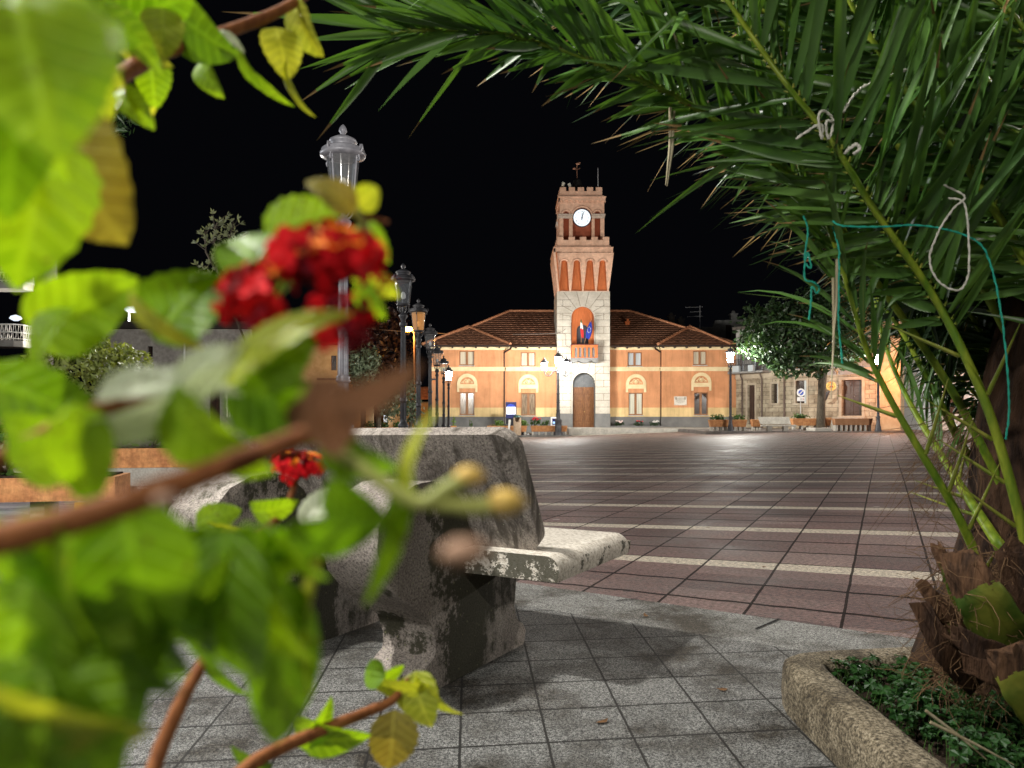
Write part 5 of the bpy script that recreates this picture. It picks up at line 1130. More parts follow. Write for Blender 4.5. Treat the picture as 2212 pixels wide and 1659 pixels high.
for u, v0, v1 in ((1456, 712, 672), (1477, 712, 680), (1592, 690, 668)):
    x = tub(ND, u); mb = MB(); mb.box(x - .3, x + .3, ND + 1, ND + 1.6, at(0, v0, ND).z, at(0, v1 + 9, ND).z); mb.box(x - .38, x + .38, ND + .95, ND + 1.65, at(0, v1 + 9, ND).z + .002, at(0, v1 + 6, ND).z); mb.lathe([(.16, 0), (.2, .15), (.1, .3)], (x, ND + 1.3, at(0, v1 + 6, ND).z), 8); part(mb, 'chimney', bpy.data.materials['dim_grey_render'], t)
x = tub(ND, 1512); mb = MB(); mb.tube([(x, ND, at(0, 712, ND).z), (x, ND, at(0, 660, ND).z)], .04, 5)
for v, w_ in ((664, .9), (674, .6), (684, .8)): mb.tube([(x - w_ * 1.6, ND, at(0, v, ND).z), (x + w_ * .3, ND, at(0, v - 1, ND).z)], .03, 4)
solo(mb, 'roof_aerial', bpy.data.materials['white_mast'], 'television aerial with cross bars on the dim house behind the hall roof', 'aerial', (x, ND, at(0, 712, ND).z))

# ---------------------------------------------------------------- left background
BD_ = 36; t = thing('apartment_block', 'dark apartment block with white lattice balconies at the far left edge', 'building', (tub(BD_, -60), BD_, -.5))
mb = MB(); mb.prism([(tub(BD_, -500), BD_), (tub(BD_, -12), BD_), (tub(BD_, -12) * 1.26, BD_ + 8), (tub(BD_, -500) - 2, BD_ + 8)], -.8, 16, 'z'); part(mb, 'wall', M('dark_render', (.008, .009, .012), (.013, .015, .018), 2, .9), t)
WLAT = M('white_lattice', (.60, .57, .50), (.7, .67, .6), 4, .7)
for v0, v1 in ((568, 622), (700, 748)):
    zt, zb_ = at(0, v0, BD_ - 1.2).z, at(0, v1 - 14, BD_ - 1.2).z; x1 = tub(BD_ - 1.2, 38); x0 = tub(BD_, -300)
    out = [(x1, BD_ - .02), (x1, BD_ - .8), (x1 - .25, BD_ - 1.1), (x0, BD_ - 1.6)]
    mb = MB(); mb.prism([(x0, BD_ - .002)] + [(a, b_) for a, b_ in out], zb_ - .28, zb_, 'z'); bl = part(mb, 'balcony', CONC, t, bevel=.02)
    mb = MB(); pts = [Vector((a, b_, 0)) for a, b_ in out]
    for i in range(3):
        n = max(2, int((pts[i + 1] - pts[i]).length / .085))
        for k in range(n):
            p = pts[i].lerp(pts[i + 1], k / n); wv = .018 * (-1) ** k
            mb.tube([p + Vector((wv, 0, zb_)), p + Vector((-wv, 0, zb_ + .3)), p + Vector((wv, 0, zb_ + .6)), p + Vector((0, 0, zt))], .016, 4)
        for z in (zb_ + .06, (zb_ + zt) / 2, zt): mb.tube([pts[i] + Vector((0, 0, z)), pts[i + 1] + Vector((0, 0, z))], .03, 5)
    part(mb, 'railing', WLAT, bl)
q = at(34, 693, BD_ - 1.1); mb = MB(); mb.lathe([(.10, 0), (.26, .1), (.2, .2), (.03, .26)], q, 10)
solo(mb, 'balcony_lamp', emit('small_lamp_glow', (.8, .87, 1), 1.2), 'small white lamp on the lower lattice balcony', 'lamp', q)
lamp_light(q.x + .1, q.y - .9, q.z + .5, 18, (.85, .9, 1))
# balustrade and lit wall below it
D = 30; t = thing('garden_wall', 'low garden wall topped by a stone balustrade at the far left', 'wall', (tub(D, 0), D, -.5))
mb = MB(); z1 = at(0, 812, D).z; mb.box(tub(D, -300), tub(D, 105), D, D + .3, -.6, z1); part(mb, 'wall', M('yellowish_render', (.34, .28, .15), (.44, .37, .2), 2, .9), t)
mb = MB(); z2 = at(0, 786, D).z; mb.box(tub(D, -300), tub(D, 105), D - .02, D + .32, z2 - .09, z2)
for i in range(26):
    x = tub(D, -60) + i * .115; mb.lathe([(.03, z1), (.045, z1 + .06), (.022, z1 + .16), (.04, z2 - .12), (.03, z2 - .092)], (x, D + .15, 0), 8)
mb.box(tub(D, 58), tub(D, 80), D - .01, D + .31, z1 + .002, z2 - .092); part(mb, 'balustrade', CONC, t)
# concrete house
D = 34; t = thing('low_house', 'low grey concrete house with a flat overhanging roof behind the leaves at the left', 'house', (tub(D, 350), D, -.6))
mb = MB(); vs, fs = plate(rect(tub(D, 213), tub(D, 540), -.7, at(0, 711, D).z), [rect(tub(D, 452), tub(D, 475), -.2, at(0, 800, D).z), rect(tub(D, 318), tub(D, 330), at(0, 770, D).z, at(0, 748, D).z)], D, D + .3); mb.add(vs, fs); mb.box(tub(D, 213), tub(D, 213) + .3, D + .302, D + 8, -.7, at(0, 711, D).z); part(mb, 'wall', M('stained_concrete', (.27, .25, .23), (.40, .38, .35), 1.4, .9, .2, 0, .3, 10, fine=(6, .15)), t)
mb = MB(); mb.box(tub(D, 205), tub(D, 548), D - .5, D + 8.5, at(0, 711, D).z + .002, at(0, 697, D).z); part(mb, 'roof', M('dark_eaves', (.03, .025, .022), (.05, .045, .04), 3, .9), t)
mb = MB(); mb.box(tub(D, 452), tub(D, 475), D + .15, D + .2, -.2, at(0, 800, D).z); part(mb, 'door', DKW, t)
mb = MB(); mb.box(tub(D, 318), tub(D, 330), D + .15, D + .2, at(0, 770, D).z, at(0, 748, D).z); part(mb, 'window', CURT4, t)
mb = MB(); mb.tube([at(398, 730, D - .6), at(398, 880, D - .6)], .05, 6); solo(mb, 'service_pole', bpy.data.materials['galvanised'], 'thin pale pole standing before the low concrete house', 'pole', at(398, 900, D - .6))
mb = MB(); D = 24
for u in (491, 497, 503, 509): mb.tube([at(u, 900, D), at(u, 838, D), at((u + 500) / 2, 815, D)], .022, 5)
for v in (838, 858, 880): mb.tube([at(488, v, D), at(511, v, D)], .02, 5)
solo(mb, 'white_gate', WLAT, 'small white arched iron gate glimpsed between the leaves', 'gate', at(500, 900, D))
lamp_light(tub(22, 430), 22, 4.5, 1300, (1, .95, .85))
# bushes and trees
D = 19; q = at(168, 880, D)
t = thing('round_bush', 'big clipped round bush behind the leaves at the left', 'bush', (q.x, D, -.25)); mb = MB()
leaf_cloud(mb, at(185, 800, D), (1.25, 1.0, .80), 4200, .075, 0, 51, .8, .22); leaf_cloud(mb, at(262, 800, D + .5), (.75, .7, .62), 1500, .075, 0, 52, .8, .25); leaf_cloud(mb, at(85, 825, D), (.5, .5, .42), 800, .075, 0, 53, .75, .25)
part(mb, 'foliage', leafmat('bush_leaf', (.10, .13, .03), (.22, .25, .06), 3, .25), t)
mb = MB(); mb.tube([(q.x, D, -.3), (q.x, D, 1.5)], [.12, .06], 8); part(mb, 'stem', BARK, t)
D = 23; P = lambda u, v, dd=0: at(u, v, D + dd)
tree('tall_tree', 'tall dark tree with a bare pruned trunk rising behind the leaves at the left', (P(100, 893).x, D, -.4), [(P(92, 893).x, D, -.4), P(93, 760), P(97, 660), P(104, 600), P(103, 540), P(112, 460), P(130, 330)], [.30, .27, .24, .25, .22, .2, .16],
     [(P(215, 262), (1.05, .8, .42)), (P(160, 200), (1.3, 1.1, .6)), (P(100, 130), (1.2, 1.1, .8))], LEAFD, 2600, .13, 43, 5, bark=M('pruned_bark', (.09, .08, .07), (.16, .145, .13), 6, .9, .2, 0, .8, 20, .04, (3, 3, .6)), asp=.2)
mb = MB(); D = 15; P = lambda u, v, dd=0: at(u, v, D + dd); rr = random.Random(9)
t = thing('young_olive_tree', 'slender young tree with silvery leaf tufts left of the red flower', 'tree', (P(530, 893).x, D, -.1)); 
st = [[P(545, 900), P(540, 760), P(510, 690), P(478, 630), P(465, 560), P(462, 500), P(470, 478)], [P(510, 690), P(470, 645), P(448, 610), P(432, 582)], [P(478, 630), P(492, 570), P(495, 520), P(505, 478)], [P(465, 580), P(445, 545), P(442, 500)], [P(495, 640), P(505, 600), P(515, 560), P(520, 520)]]
lf = MB()
for s_ in st:
    mb.tube(s_, [.03 * (1 - .7 * i / (len(s_) - 1)) for i in range(len(s_))], 6)
    for i in range(len(s_) - 1):
        if s_[i].z < 2.2: continue
        for k in range(9):
            p = s_[i].lerp(s_[i + 1], rr.random()); d = (Vector((rr.gauss(0, .8), rr.gauss(0, .8), .7))).normalized(); e = p + d * rr.uniform(.1, .28); mb.tube([p, e], [.008, .004], 4)
            for j in range(7):
                dd = (d + Vector((rr.gauss(0, .6), rr.gauss(0, .6), rr.gauss(0, .4)))).normalized(); w_ = dd.orthogonal().normalized() * .018; l = rr.uniform(.07, .13)
                lf.add([e, e + dd * l * .5 + w_, e + dd * l, e + dd * l * .5 - w_], [(0, 1, 2, 3)])
part(mb, 'trunk', BARK, t); part(lf, 'crown', leafmat('silver_leaf', (.16, .18, .13), (.28, .30, .22), 5, .2), t)
D = 58; P = lambda u, v, dd=0: at(u, v, D + dd)
tree('evergreen_tree', 'bushy evergreen tree right behind the nearest lantern pole', (P(783, 900).x, D, -1.0), [P(783, 935), P(784, 900), P(785, 860)], [.16, .14, .12], [(P(785, 815), (1.0, .9, 1.5)), (P(800, 780, .3), (.8, .8, 1.1)), (P(770, 790), (.6, .7, 1.2)), (P(797, 840), (.9, .8, .7))], LEAFO, 3000, .14, 61, 4, 'trees behind the lantern row')
tree('evergreen_tree', 'small evergreen tree with a dark trunk between the first two lantern poles', (P(818, 900).x, D - 2, -1.0), [P(818, 938, -2), P(818, 900, -2), P(820, 860, -2)], [.2, .17, .14], [(P(830, 855, -2), (1.0, .8, .7)), (P(845, 880, -2), (.9, .8, .9)), (P(860, 850, -2), (.7, .6, .8))], LEAFO, 1900, .13, 62, 4, 'trees behind the lantern row')
tree('evergreen_tree', 'small dark tree seen between the second and third lantern poles', (P(888, 905).x, D, -1.0), [P(887, 938), P(888, 900), P(888, 870)], [.14, .12, .1], [(P(888, 860), (.7, .6, 1.5)), (P(893, 890), (.8, .6, .9))], LEAFO, 1300, .13, 63, 3, 'trees behind the lantern row')
tree('copper_tree', 'tall reddish-brown tree in the dark behind the lantern row', (P(820, 880, 14).x, D + 14, -1.3), [P(822, 935, 14), P(822, 850, 14), P(825, 780, 14)], [.3, .25, .18], [(P(820, 730, 14), (2.6, 2.2, 3.0)), (P(800, 770, 14), (2.0, 1.8, 2.0)), (P(845, 690, 14), (1.5, 1.5, 1.8)), (P(850, 770, 14), (1.8, 1.6, 2.2))], LEAFB, 4200, .2, 64, 6, 'trees behind the lantern row')
# houses lit by the sodium lamp
OCH = M('ochre_house_render', (.44, .28, .12), (.54, .36, .17), 2, .9); D = 70
t = thing('ochre_house', 'ochre house lit orange beside the nearest lantern pole', 'house', (tub(D, 690), D, -1.3)); mb = MB()
vs, fs = plate(rect(tub(D, 560), tub(D, 735), -1.3, at(0, 745, D).z), [rect(tub(D, 715), tub(D, 727), at(0, 880, D).z, at(0, 835, D).z), rect(tub(D, 715), tub(D, 727), at(0, 800, D).z, at(0, 768, D).z)], D, D + .3); mb.add(vs, fs); mb.box(tub(D, 735) - .3, tub(D, 735), D + .302, D + 9, -1.3, at(0, 745, D).z); part(mb, 'wall', OCH, t)
for v0, v1 in ((880, 835), (800, 768)): mb = MB(); mb.box(tub(D, 715), tub(D, 727), D + .15, D + .2, at(0, v0, D).z, at(0, v1, D).z); part(mb, 'window', CURT4, t)
mb = MB(); mb.box(tub(D, 555), tub(D, 741), D - .5, D + 9.4, at(0, 745, D).z + .002, at(0, 740, D).z); mb.box(tub(D, 690), tub(D, 741), D - .9, D - .502, at(0, 822, D).z, at(0, 818, D).z); part(mb, 'roof', TILE, t)
D = 74; t = thing('red_roofed_house', 'low house with a red tiled roof glowing orange between the lantern poles', 'house', (tub(D, 800), D, -1.3)); mb = MB()
vs, fs = plate(rect(tub(D, 742), tub(D, 935), -1.3, at(0, 868, D).z), [rect(tub(D, 778), tub(D, 790), at(0, 915, D).z, at(0, 885, D).z), rect(tub(D, 806), tub(D, 838), -1.3, at(0, 874, D).z)], D, D + .3); mb.add(vs, fs); part(mb, 'wall', OCH, t)
mb = MB(); roof_plane(mb, (tub(D, 738), D - .5, at(0, 868, D).z), (tub(D, 940), D - .5, at(0, 862, D).z), (tub(D, 755), D + 4, at(0, 838, D).z), (tub(D, 930), D + 4, at(0, 832, D).z), 8); part(mb, 'roof', RIDGE, t)
mb = MB(); mb.box(tub(D, 778), tub(D, 790), D + .15, D + .2, at(0, 915, D).z, at(0, 885, D).z); part(mb, 'window', CURT4, t)
mb = MB(); mb.box(tub(D, 806), tub(D, 838), D + 1.5, D + 1.6, -1.3, at(0, 874, D).z); mb.tube([at(817, 876, D + .9), at(826, 880, D + .9), at(832, 890, D + .9), at(832, 912, D + .9)], .25, 6, 1); part(mb, 'porch', [DARK, WHW], t)
lamp_light(tub(73.3, 824), 73.6, .6, 60, (.8, .9, 1))
D = 57.5
for i, (u0, u1, lb) in enumerate(((783, 812, 'left of the dark trunk'), (815, 842, 'right of the dark trunk'), (845, 872, 'under the second lantern pole'))):
    trough('terracotta trough with a green shrub ' + lb + ' behind the near bench', u0, u1, D, -.75, .45, legs=3)
    plant('potted_plant', 'low green shrub in a trough ' + lb + ' behind the near bench', (tub(D, (u0 + u1) / 2), D, -.15), (.38, .2, .3), 200, .09, LEAFG, 70 + i)
# fluted troughs close by on the left
def fluted(label, c, rz, L_, zt, hb, Dp=.42, ped=False):
    t = thing('flower_trough', label, 'planter', (c[0], c[1], 0), 'fluted troughs behind the leaves', local=True); mb = MB(); n = int(L_ / .022); out = []
    for i in range(n + 1): out.append((-L_ / 2 + L_ * i / n, -Dp / 2 - (.007 if i % 2 else 0)))
    out += [(L_ / 2, Dp / 2), (-L_ / 2, Dp / 2)]
    mb.prism(out, zt - hb, zt, 'z'); part(mb, 'trough', TERRA, t)
    mb = MB(); mb.box(-L_ / 2 + .04, L_ / 2 - .04, -Dp / 2 + .04, Dp / 2 - .04, zt + .001, zt + .012); part(mb, 'soil', SOIL, t)
    if ped: mb = MB(); mb.prism([(-L_ / 2 + .03, zt - hb - .16), (-L_ / 2, zt - hb - .002), (L_ / 2, zt - hb - .002), (L_ / 2 - .03, zt - hb - .16)], -Dp / 2 - .02, Dp / 2, 'y'); part(mb, 'pedestal', CONC, t, bevel=.02)
    for x in ((-L_ * .4, -L_ * .12, L_ * .15, L_ * .38)): mb = MB(); zt_ = zt - hb - (.162 if ped else .002); mb.box(x, x + .09, -Dp / 2 + .08, Dp / 2 - .05, 0, zt_); part(mb, 'leg', PALE, t)
    t.location = (c[0], c[1], 0); t.rotation_euler = (0, 0, rz); return t
p = at(310, 893, 7.2); fluted('fluted terracotta trough on a pale concrete base behind the leaves', (p.x - .1, 7.3), R(9), 1.15, .62, .17, ped=True)
plant('potted_plant', 'bushy plant with yellowish leaves in the trough on the pale base', (p.x + .05, 7.3, .63), (.36, .2, .24), 420, .045, LEAFL, 81)
p = at(60, 893, 5.6); fluted('fluted terracotta trough on square legs at the left edge', (p.x - .2, 5.6), R(12), 1.6, .49, .16)
plant('potted_plant', 'dark green bushy plant in the trough at the left edge', (p.x - .15, 5.6, .5), (.4, .2, .24), 420, .045, LEAFG, 82)
mb = MB(); p = at(170, 893, 5.4); mb.box(p.x - .03, p.x + .03, 5.4, 5.46, 0, .33); solo(mb, 'yellow_post', M('yellow_paint', (.6, .33, .02), None, rough=.5), 'short yellow post beside the trough at the left edge', 'post', (p.x, 5.4, 0))
# far dark hill of trees closing the view
mb = MB(); rr = random.Random(5); vs = []; n = 60
for i in range(n + 1):
    x = -260 + 520 * i / n; h = 9 + 5 * noise.noise(Vector((x * .02, 3, 0))); vs += [(x, 190, -1.3), (x, 215, h)]
mb.add(vs, [(2 * i, 2 * i + 2, 2 * i + 3, 2 * i + 1) for i in range(n)], 0, True); solo(mb, 'hills', M('night_hill', (.004, .005, .004), (.008, .009, .008), .3, 1, 0), kind='structure')
# ---------------------------------------------------------------- near concrete bench
def benchmat(name, moss_shade):
    m, t, b, N, L = nt(name); ov = objvec(N, L); 
    n1 = noise_(N, L, 2.2, ov, 6, .65); base = ramp(N, [(.3, (.20, .17, .155)), (.55, (.35, .315, .285)), (.75, (.48, .44, .40))]); L.new(n1, base.inputs[0])
    g = noise_(N, L, 130, ov, 4, .8); gr = ramp(N, [(.36, (.28, .26, .24)), (.5, (1, 1, 1)), (.64, (1.5, 1.48, 1.44))]); L.new(g, gr.inputs[0])
    o = mixc(N, L, 1.0, base.outputs[0], gr.outputs[0], 'MULTIPLY')
    sv = objvec(N, L, (11, 11, 1.0)); s1 = noise_(N, L, 1.6, sv, 6, .72, .4); s2 = noise_(N, L, 5.5, ov, 6, .75)
    big = noise_(N, L, 1.7, ov, 3)
    k = math_(N, L, 'ADD', math_(N, L, 'MULTIPLY', s1, .3 if moss_shade else .78), math_(N, L, 'MULTIPLY', s2, .7 if moss_shade else .22)); k = math_(N, L, 'ADD', k, math_(N, L, 'MULTIPLY', math_(N, L, 'SUBTRACT', big, .5), .22 if not moss_shade else .55))
    k = math_(N, L, 'ADD', k, math_(N, L, 'MULTIPLY', math_(N, L, 'SUBTRACT', g, .5), .35))
    lo = .455 if moss_shade else .47
    if moss_shade:
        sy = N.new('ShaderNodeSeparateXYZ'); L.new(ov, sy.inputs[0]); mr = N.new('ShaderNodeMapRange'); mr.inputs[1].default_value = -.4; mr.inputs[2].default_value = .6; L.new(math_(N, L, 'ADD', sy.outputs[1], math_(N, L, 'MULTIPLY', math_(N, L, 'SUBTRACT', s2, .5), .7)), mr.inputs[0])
        yr_ = ramp(N, [(0, (.40,) * 3), (.34, (.43,) * 3), (.48, (.66,) * 3), (.66, (.66,) * 3), (.78, (.40,) * 3)]); L.new(mr.outputs[0], yr_.inputs[0]); k = math_(N, L, 'ADD', k, math_(N, L, 'SUBTRACT', yr_.outputs[0], .5))  # dark band across the leg: moss, with shade painted in
    sm = ramp(N, [(lo, (0, 0, 0)), (lo + (.075 if moss_shade else .11), (1, 1, 1))]); L.new(k, sm.inputs[0])
    st = mixc(N, L, s2, (.022, .021, .014) if moss_shade else (.035, .03, .024), (.05, .052, .026) if moss_shade else (.10, .085, .068))
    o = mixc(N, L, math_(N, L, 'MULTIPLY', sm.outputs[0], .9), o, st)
    vo = N.new('ShaderNodeTexVoronoi'); vo.inputs['Scale'].default_value = 34; L.new(ov, vo.inputs['Vector'])
    li = math_(N, L, 'LESS_THAN', math_(N, L, 'ADD', vo.outputs['Distance'], math_(N, L, 'MULTIPLY', s2, .25)), .24); o = mixc(N, L, math_(N, L, 'MULTIPLY', li, .45), o, (.52, .50, .40) if not moss_shade else (.28, .29, .14))
    L.new(o, b.inputs['Base Color']); b.inputs['Roughness'].default_value = .92; b.inputs['Specular IOR Level'].default_value = .2
    bump_(N, L, b, math_(N, L, 'ADD', g, math_(N, L, 'MULTIPLY', s2, .8)), .8, .006); return m
BST = benchmat('weathered_concrete', False); BMO = benchmat('mossy_shaded_concrete', True)
def seatmat():
    m, t, b, N, L = nt('seat_terrazzo'); ov = objvec(N, L); g = noise_(N, L, 75, ov, 4, .75); r = ramp(N, [(.34, (.26, .22, .17)), (.47, (.55, .50, .43)), (.62, (.70, .66, .59))]); L.new(g, r.inputs[0])
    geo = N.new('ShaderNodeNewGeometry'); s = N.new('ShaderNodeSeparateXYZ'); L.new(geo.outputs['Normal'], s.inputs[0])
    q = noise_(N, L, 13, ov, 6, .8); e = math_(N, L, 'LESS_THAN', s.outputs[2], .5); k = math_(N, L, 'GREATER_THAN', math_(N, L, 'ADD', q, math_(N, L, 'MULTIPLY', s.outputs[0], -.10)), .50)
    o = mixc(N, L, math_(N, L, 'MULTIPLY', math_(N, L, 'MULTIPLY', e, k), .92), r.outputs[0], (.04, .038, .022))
    q2 = ramp(N, [(.60, (0, 0, 0)), (.68, (1, 1, 1))]); L.new(noise_(N, L, 6, ov, 6, .75), q2.inputs[0]); o = mixc(N, L, math_(N, L, 'MULTIPLY', q2.outputs[0], .55), o, (.17, .145, .10))
    L.new(o, b.inputs['Base Color']); b.inputs['Roughness'].default_value = .9; bump_(N, L, b, g, .7, .005); return m
bench = thing('concrete_bench', 'big weathered concrete bench with dark streaks on its back, close to the camera', 'bench', (0, 0, 0), local=True)
def rrect(x0, x1, y0, y1, r, n=6):
    out = []
    for cx_, cy_, a in ((x1 - r, y0 + r, -90), (x1 - r, y1 - r, 0), (x0 + r, y1 - r, 90), (x0 + r, y0 + r, 180)):
        out += [(cx_ + r * math.cos(R(a + 90 * k / n)), cy_ + r * math.sin(R(a + 90 * k / n))) for k in range(n + 1)]
    return out
def densify(o, lv=2):
    s = o.modifiers.new('sub', 'SUBSURF'); s.subdivision_type = 'SIMPLE'; s.levels = s.render_levels = lv
tilt = math.atan2(.205, .41)
mt = Matrix.Translation((-.335, .255, .44)) @ Matrix.Rotation(-.016, 4, 'Y') @ Matrix.Rotation(tilt, 4, 'X')
mb = MB(); mb.prism(rrect(-.605, .605, 0, .468, .07), -.028, .028, 'y', 0, mt); o = part(mb, 'backrest', BST, bench); bev(o, .018, 3)
mb = MB(); n = 14; vs = []                                        # slab with rolled edges
sx0, sx1, sy0, sy1 = -1.06, .375, .146, .80
prx = [(sx0, .364), (sx0, .45)] + [(sx1 - .05 + .05 * math.sin(R(a)), .40 + .05 * math.cos(R(a))) for a in range(0, 91, 15)] + [(sx1 - .008, .364)]
pl = [(p, .0) for p in prx]
for y, dz, k in ((sy0, 0, 0), (sy1 - .05, 0, 0), (sy1 - .03, -.003, .03), (sy1 - .012, -.010, .3), (sy1 - .003, -.02, .6), (sy1, -.034, 1)):
    vs += [(x, y, max(z + dz * (1 if z > .40 else 0), .364)) for x, z in prx]
k = len(prx); mb.add(vs, [(i * k + j, i * k + (j + 1) % k, (i + 1) * k + (j + 1) % k, (i + 1) * k + j) for i in range(5) for j in range(k)] + [tuple(range(k - 1, -1, -1)), tuple(range(5 * k, 6 * k))])
o = part(mb, 'seat', seatmat(), bench); bev(o, .014, 3)
lp = [(-.03, 0), (.60, 0), (.615, .05), (.59, .085), (.545, .105), (.52, .17), (.535, .26), (.57, .33), (.60, .358), (.28, .362), (.235, .44), (.19, .53), (.13, .62), (.06, .675), (-.04, .70), (-.14, .695), (-.24, .66), (-.325, .58), (-.333, .51), (-.305, .43), (-.22, .345), (-.12, .285), (-.055, .235), (-.025, .17), (-.025, .115), (-.07, .095), (-.11, .065), (-.115, .02), (-.10, 0)]
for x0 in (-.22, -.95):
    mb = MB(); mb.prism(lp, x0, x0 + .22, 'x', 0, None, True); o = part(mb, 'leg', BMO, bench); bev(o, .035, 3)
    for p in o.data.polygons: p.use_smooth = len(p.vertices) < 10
for o in bench.children:
    if o.name.startswith(('backrest', 'seat')):
        for p in o.data.polygons: p.use_smooth = o.name.startswith('seat') and len(p.vertices) == 4
bench.location = (-.243, 2.70, .006); bench.rotation_euler = (0, 0, R(-29))

# ---------------------------------------------------------------- planting bed with the palm
def kerbmat():
    m, t, b, N, L = nt('rough_granite_kerb'); ov = objvec(N, L); g = noise_(N, L, 110, ov, 4, .8); r = ramp(N, [(.40, (.03, .023, .014)), (.5, (.18, .145, .092)), (.62, (.42, .36, .26))]); L.new(g, r.inputs[0])
    q = noise_(N, L, 5, ov, 6, .7); qr = ramp(N, [(.38, (.25, .22, .17)), (.58, (1, 1, 1))]); L.new(q, qr.inputs[0]); L.new(mixc(N, L, 1.0, r.outputs[0], qr.outputs[0], 'MULTIPLY'), b.inputs['Base Color'])
    b.inputs['Roughness'].default_value = .92; bump_(N, L, b, math_(N, L, 'ADD', g, q), .9, .006); return m
bed = thing('planting_bed', 'raised planting bed with a rounded granite kerb under the palm', 'flower bed', (.86, 2.6, 0))
path = [(.93, .35), (.925, 1.0), (.92, 1.6), (.915, 2.2), (.912, 2.46), (.922, 2.53), (.96, 2.565), (1.04, 2.585), (1.5, 2.66), (2.2, 2.74), (3.2, 2.86)]
pv = [Vector((a, b_, 0)) for a, b_ in path]; prof = [(-.068, -.01), (-.070, .06), (-.069, .125), (-.062, .145), (-.045, .153), (.038, .153), (.052, .146), (.056, .12), (.056, .05)]
mb = MB(); vs = []
fine = []
for i in range(len(pv) - 1):
    n = max(2, int((pv[i + 1] - pv[i]).length / .06)); fine += [pv[i].lerp(pv[i + 1], k / n) for k in range(n)]
fine.append(pv[-1])
for i, p in enumerate(fine):
    d = (fine[min(i + 1, len(fine) - 1)] - fine[max(i - 1, 0)]).normalized(); nn = Vector((d.y, -d.x, 0))
    for a, z in prof:
        j = noise.noise(Vector((p.x * 5, p.y * 5, z * 9 + a * 7))) * .006; vs.append(p + nn * (a + j) + Vector((0, 0, z + j * .7 if z > 0 else z)))
k = len(prof); mb.add(vs, [(i * k + j, (i + 1) * k + j, (i + 1) * k + j + 1, i * k + j + 1) for i in range(len(fine) - 1) for j in range(k - 1)], 0, True)
part(mb, 'kerb', kerbmat(), bed)
mb = MB(); xs = [.98 + .09 * i for i in range(26)]; ys = [.35 + .1 * i for i in range(24)]; b0 = 0
vs = [(x, y, .085 + .03 * noise.noise(Vector((x * 4, y * 4, 0)))) for y in ys for x in xs]
mb.add(vs, [(j * 26 + i, j * 26 + i + 1, (j + 1) * 26 + i + 1, (j + 1) * 26 + i) for j in range(23) for i in range(25)], 0, True); part(mb, 'soil', SOIL, bed)
# clover ground cover
CLOV = leafmat('clover_leaf', (.008, .034, .006), (.024, .078, .014), 30, .2, .5)
mb = MB(); rr = random.Random(12)
for k in range(4200):
    x, y = rr.uniform(1.0, 2.1), rr.uniform(.7, 2.66)
    if y > 2.53 + (x - .95) * .12 or noise.noise(Vector((x * 5, y * 5, 4))) < -.35: continue
    h = .085 + rr.uniform(.02, .085) + .05 * max(0, noise.noise(Vector((x * 4, y * 4, 9)))); p = Vector((x, y, h)); q = Vector((x + rr.uniform(-.03, .03), y + rr.uniform(-.03, .03), .08))
    mb.tube([q, p], .0012, 3, 1); a0 = rr.random() * 6.28; s = rr.uniform(.013, .024); tl = Vector((rr.gauss(0, .3), rr.gauss(0, .3), 1)).normalized(); ax = tl.orthogonal().normalized()
    for j in range(3):
        a = Matrix.Rotation(a0 + j * 2.094, 3, tl) @ ax; b_ = tl.cross(a)
        mb.add([p, p + a * s * .55 + b_ * s * .58 + tl * .003, p + a * s * 1.05 + b_ * s * .50 - tl * .002, p + a * s * .95, p + a * s * 1.05 - b_ * s * .50 - tl * .002, p + a * s * .55 - b_ * s * .58 + tl * .003], [(0, 1, 2, 3), (0, 3, 4, 5)], 0)
solo(mb, 'clover', [CLOV, LEAFG], kind='stuff')

# palm
PETI = M('frond_stalk', (.10, .20, .012), (.25, .31, .025), 7, .4, .5, 0, .2, 40, .003, (3, 3, .8), fine=(14, .12))
SPIN = M('yellow_spine', (.15, .21, .02), (.28, .28, .05), 20, .45)
DRYS = M('dry_stalk', (.30, .25, .15), (.42, .37, .25), 6, .8, .2, 0, .4, 30, .004, (5, 5, .6))
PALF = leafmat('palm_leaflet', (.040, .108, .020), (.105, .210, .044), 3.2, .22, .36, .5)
PALD = leafmat('shaded_palm_leaflet', (.008, .026, .008), (.022, .056, .016), 3.2, .2, .38, .5)  # darker copy for the rear fronds, depth shade put into the colour
MIDR = M('leaflet_midrib', (.10, .17, .03), (.14, .22, .05), 5, .45)
HUSK = M('palm_husk', (.016, .008, .005), (.062, .031, .016), 8, .9, .2, 0, .9, 40, .01, (3, 3, .7))
FIBR = M('palm_fibre', (.07, .037, .016), (.16, .09, .042), 12, .85)
GREENB = M('cut_stalk_base', (.045, .090, .009), (.14, .145, .020), 9, .5, .4, 0, .3, 30, .004, fine=(9, .2))
palm = thing('palm_tree', 'low bushy palm with long arching fronds in the raised bed at the right', 'palm tree', (1.6, 2.3, .08))
def spline(pts, n):
    pts = [Vector(p) for p in pts]; out = []; m = len(pts) - 1
    for i in range(m):
        p0, p1, p2, p3 = pts[max(i - 1, 0)], pts[i], pts[i + 1], pts[min(i + 2, m)]
        for k in range(n):
            t = k / n; out.append(.5 * ((2 * p1) + (p2 - p0) * t + (2 * p0 - 5 * p1 + 4 * p2 - p3) * t * t + (3 * p1 - p0 - 3 * p2 + p3) * t ** 3))
    out.append(pts[-1]); return out
EYE = Vector((0, 0, H))
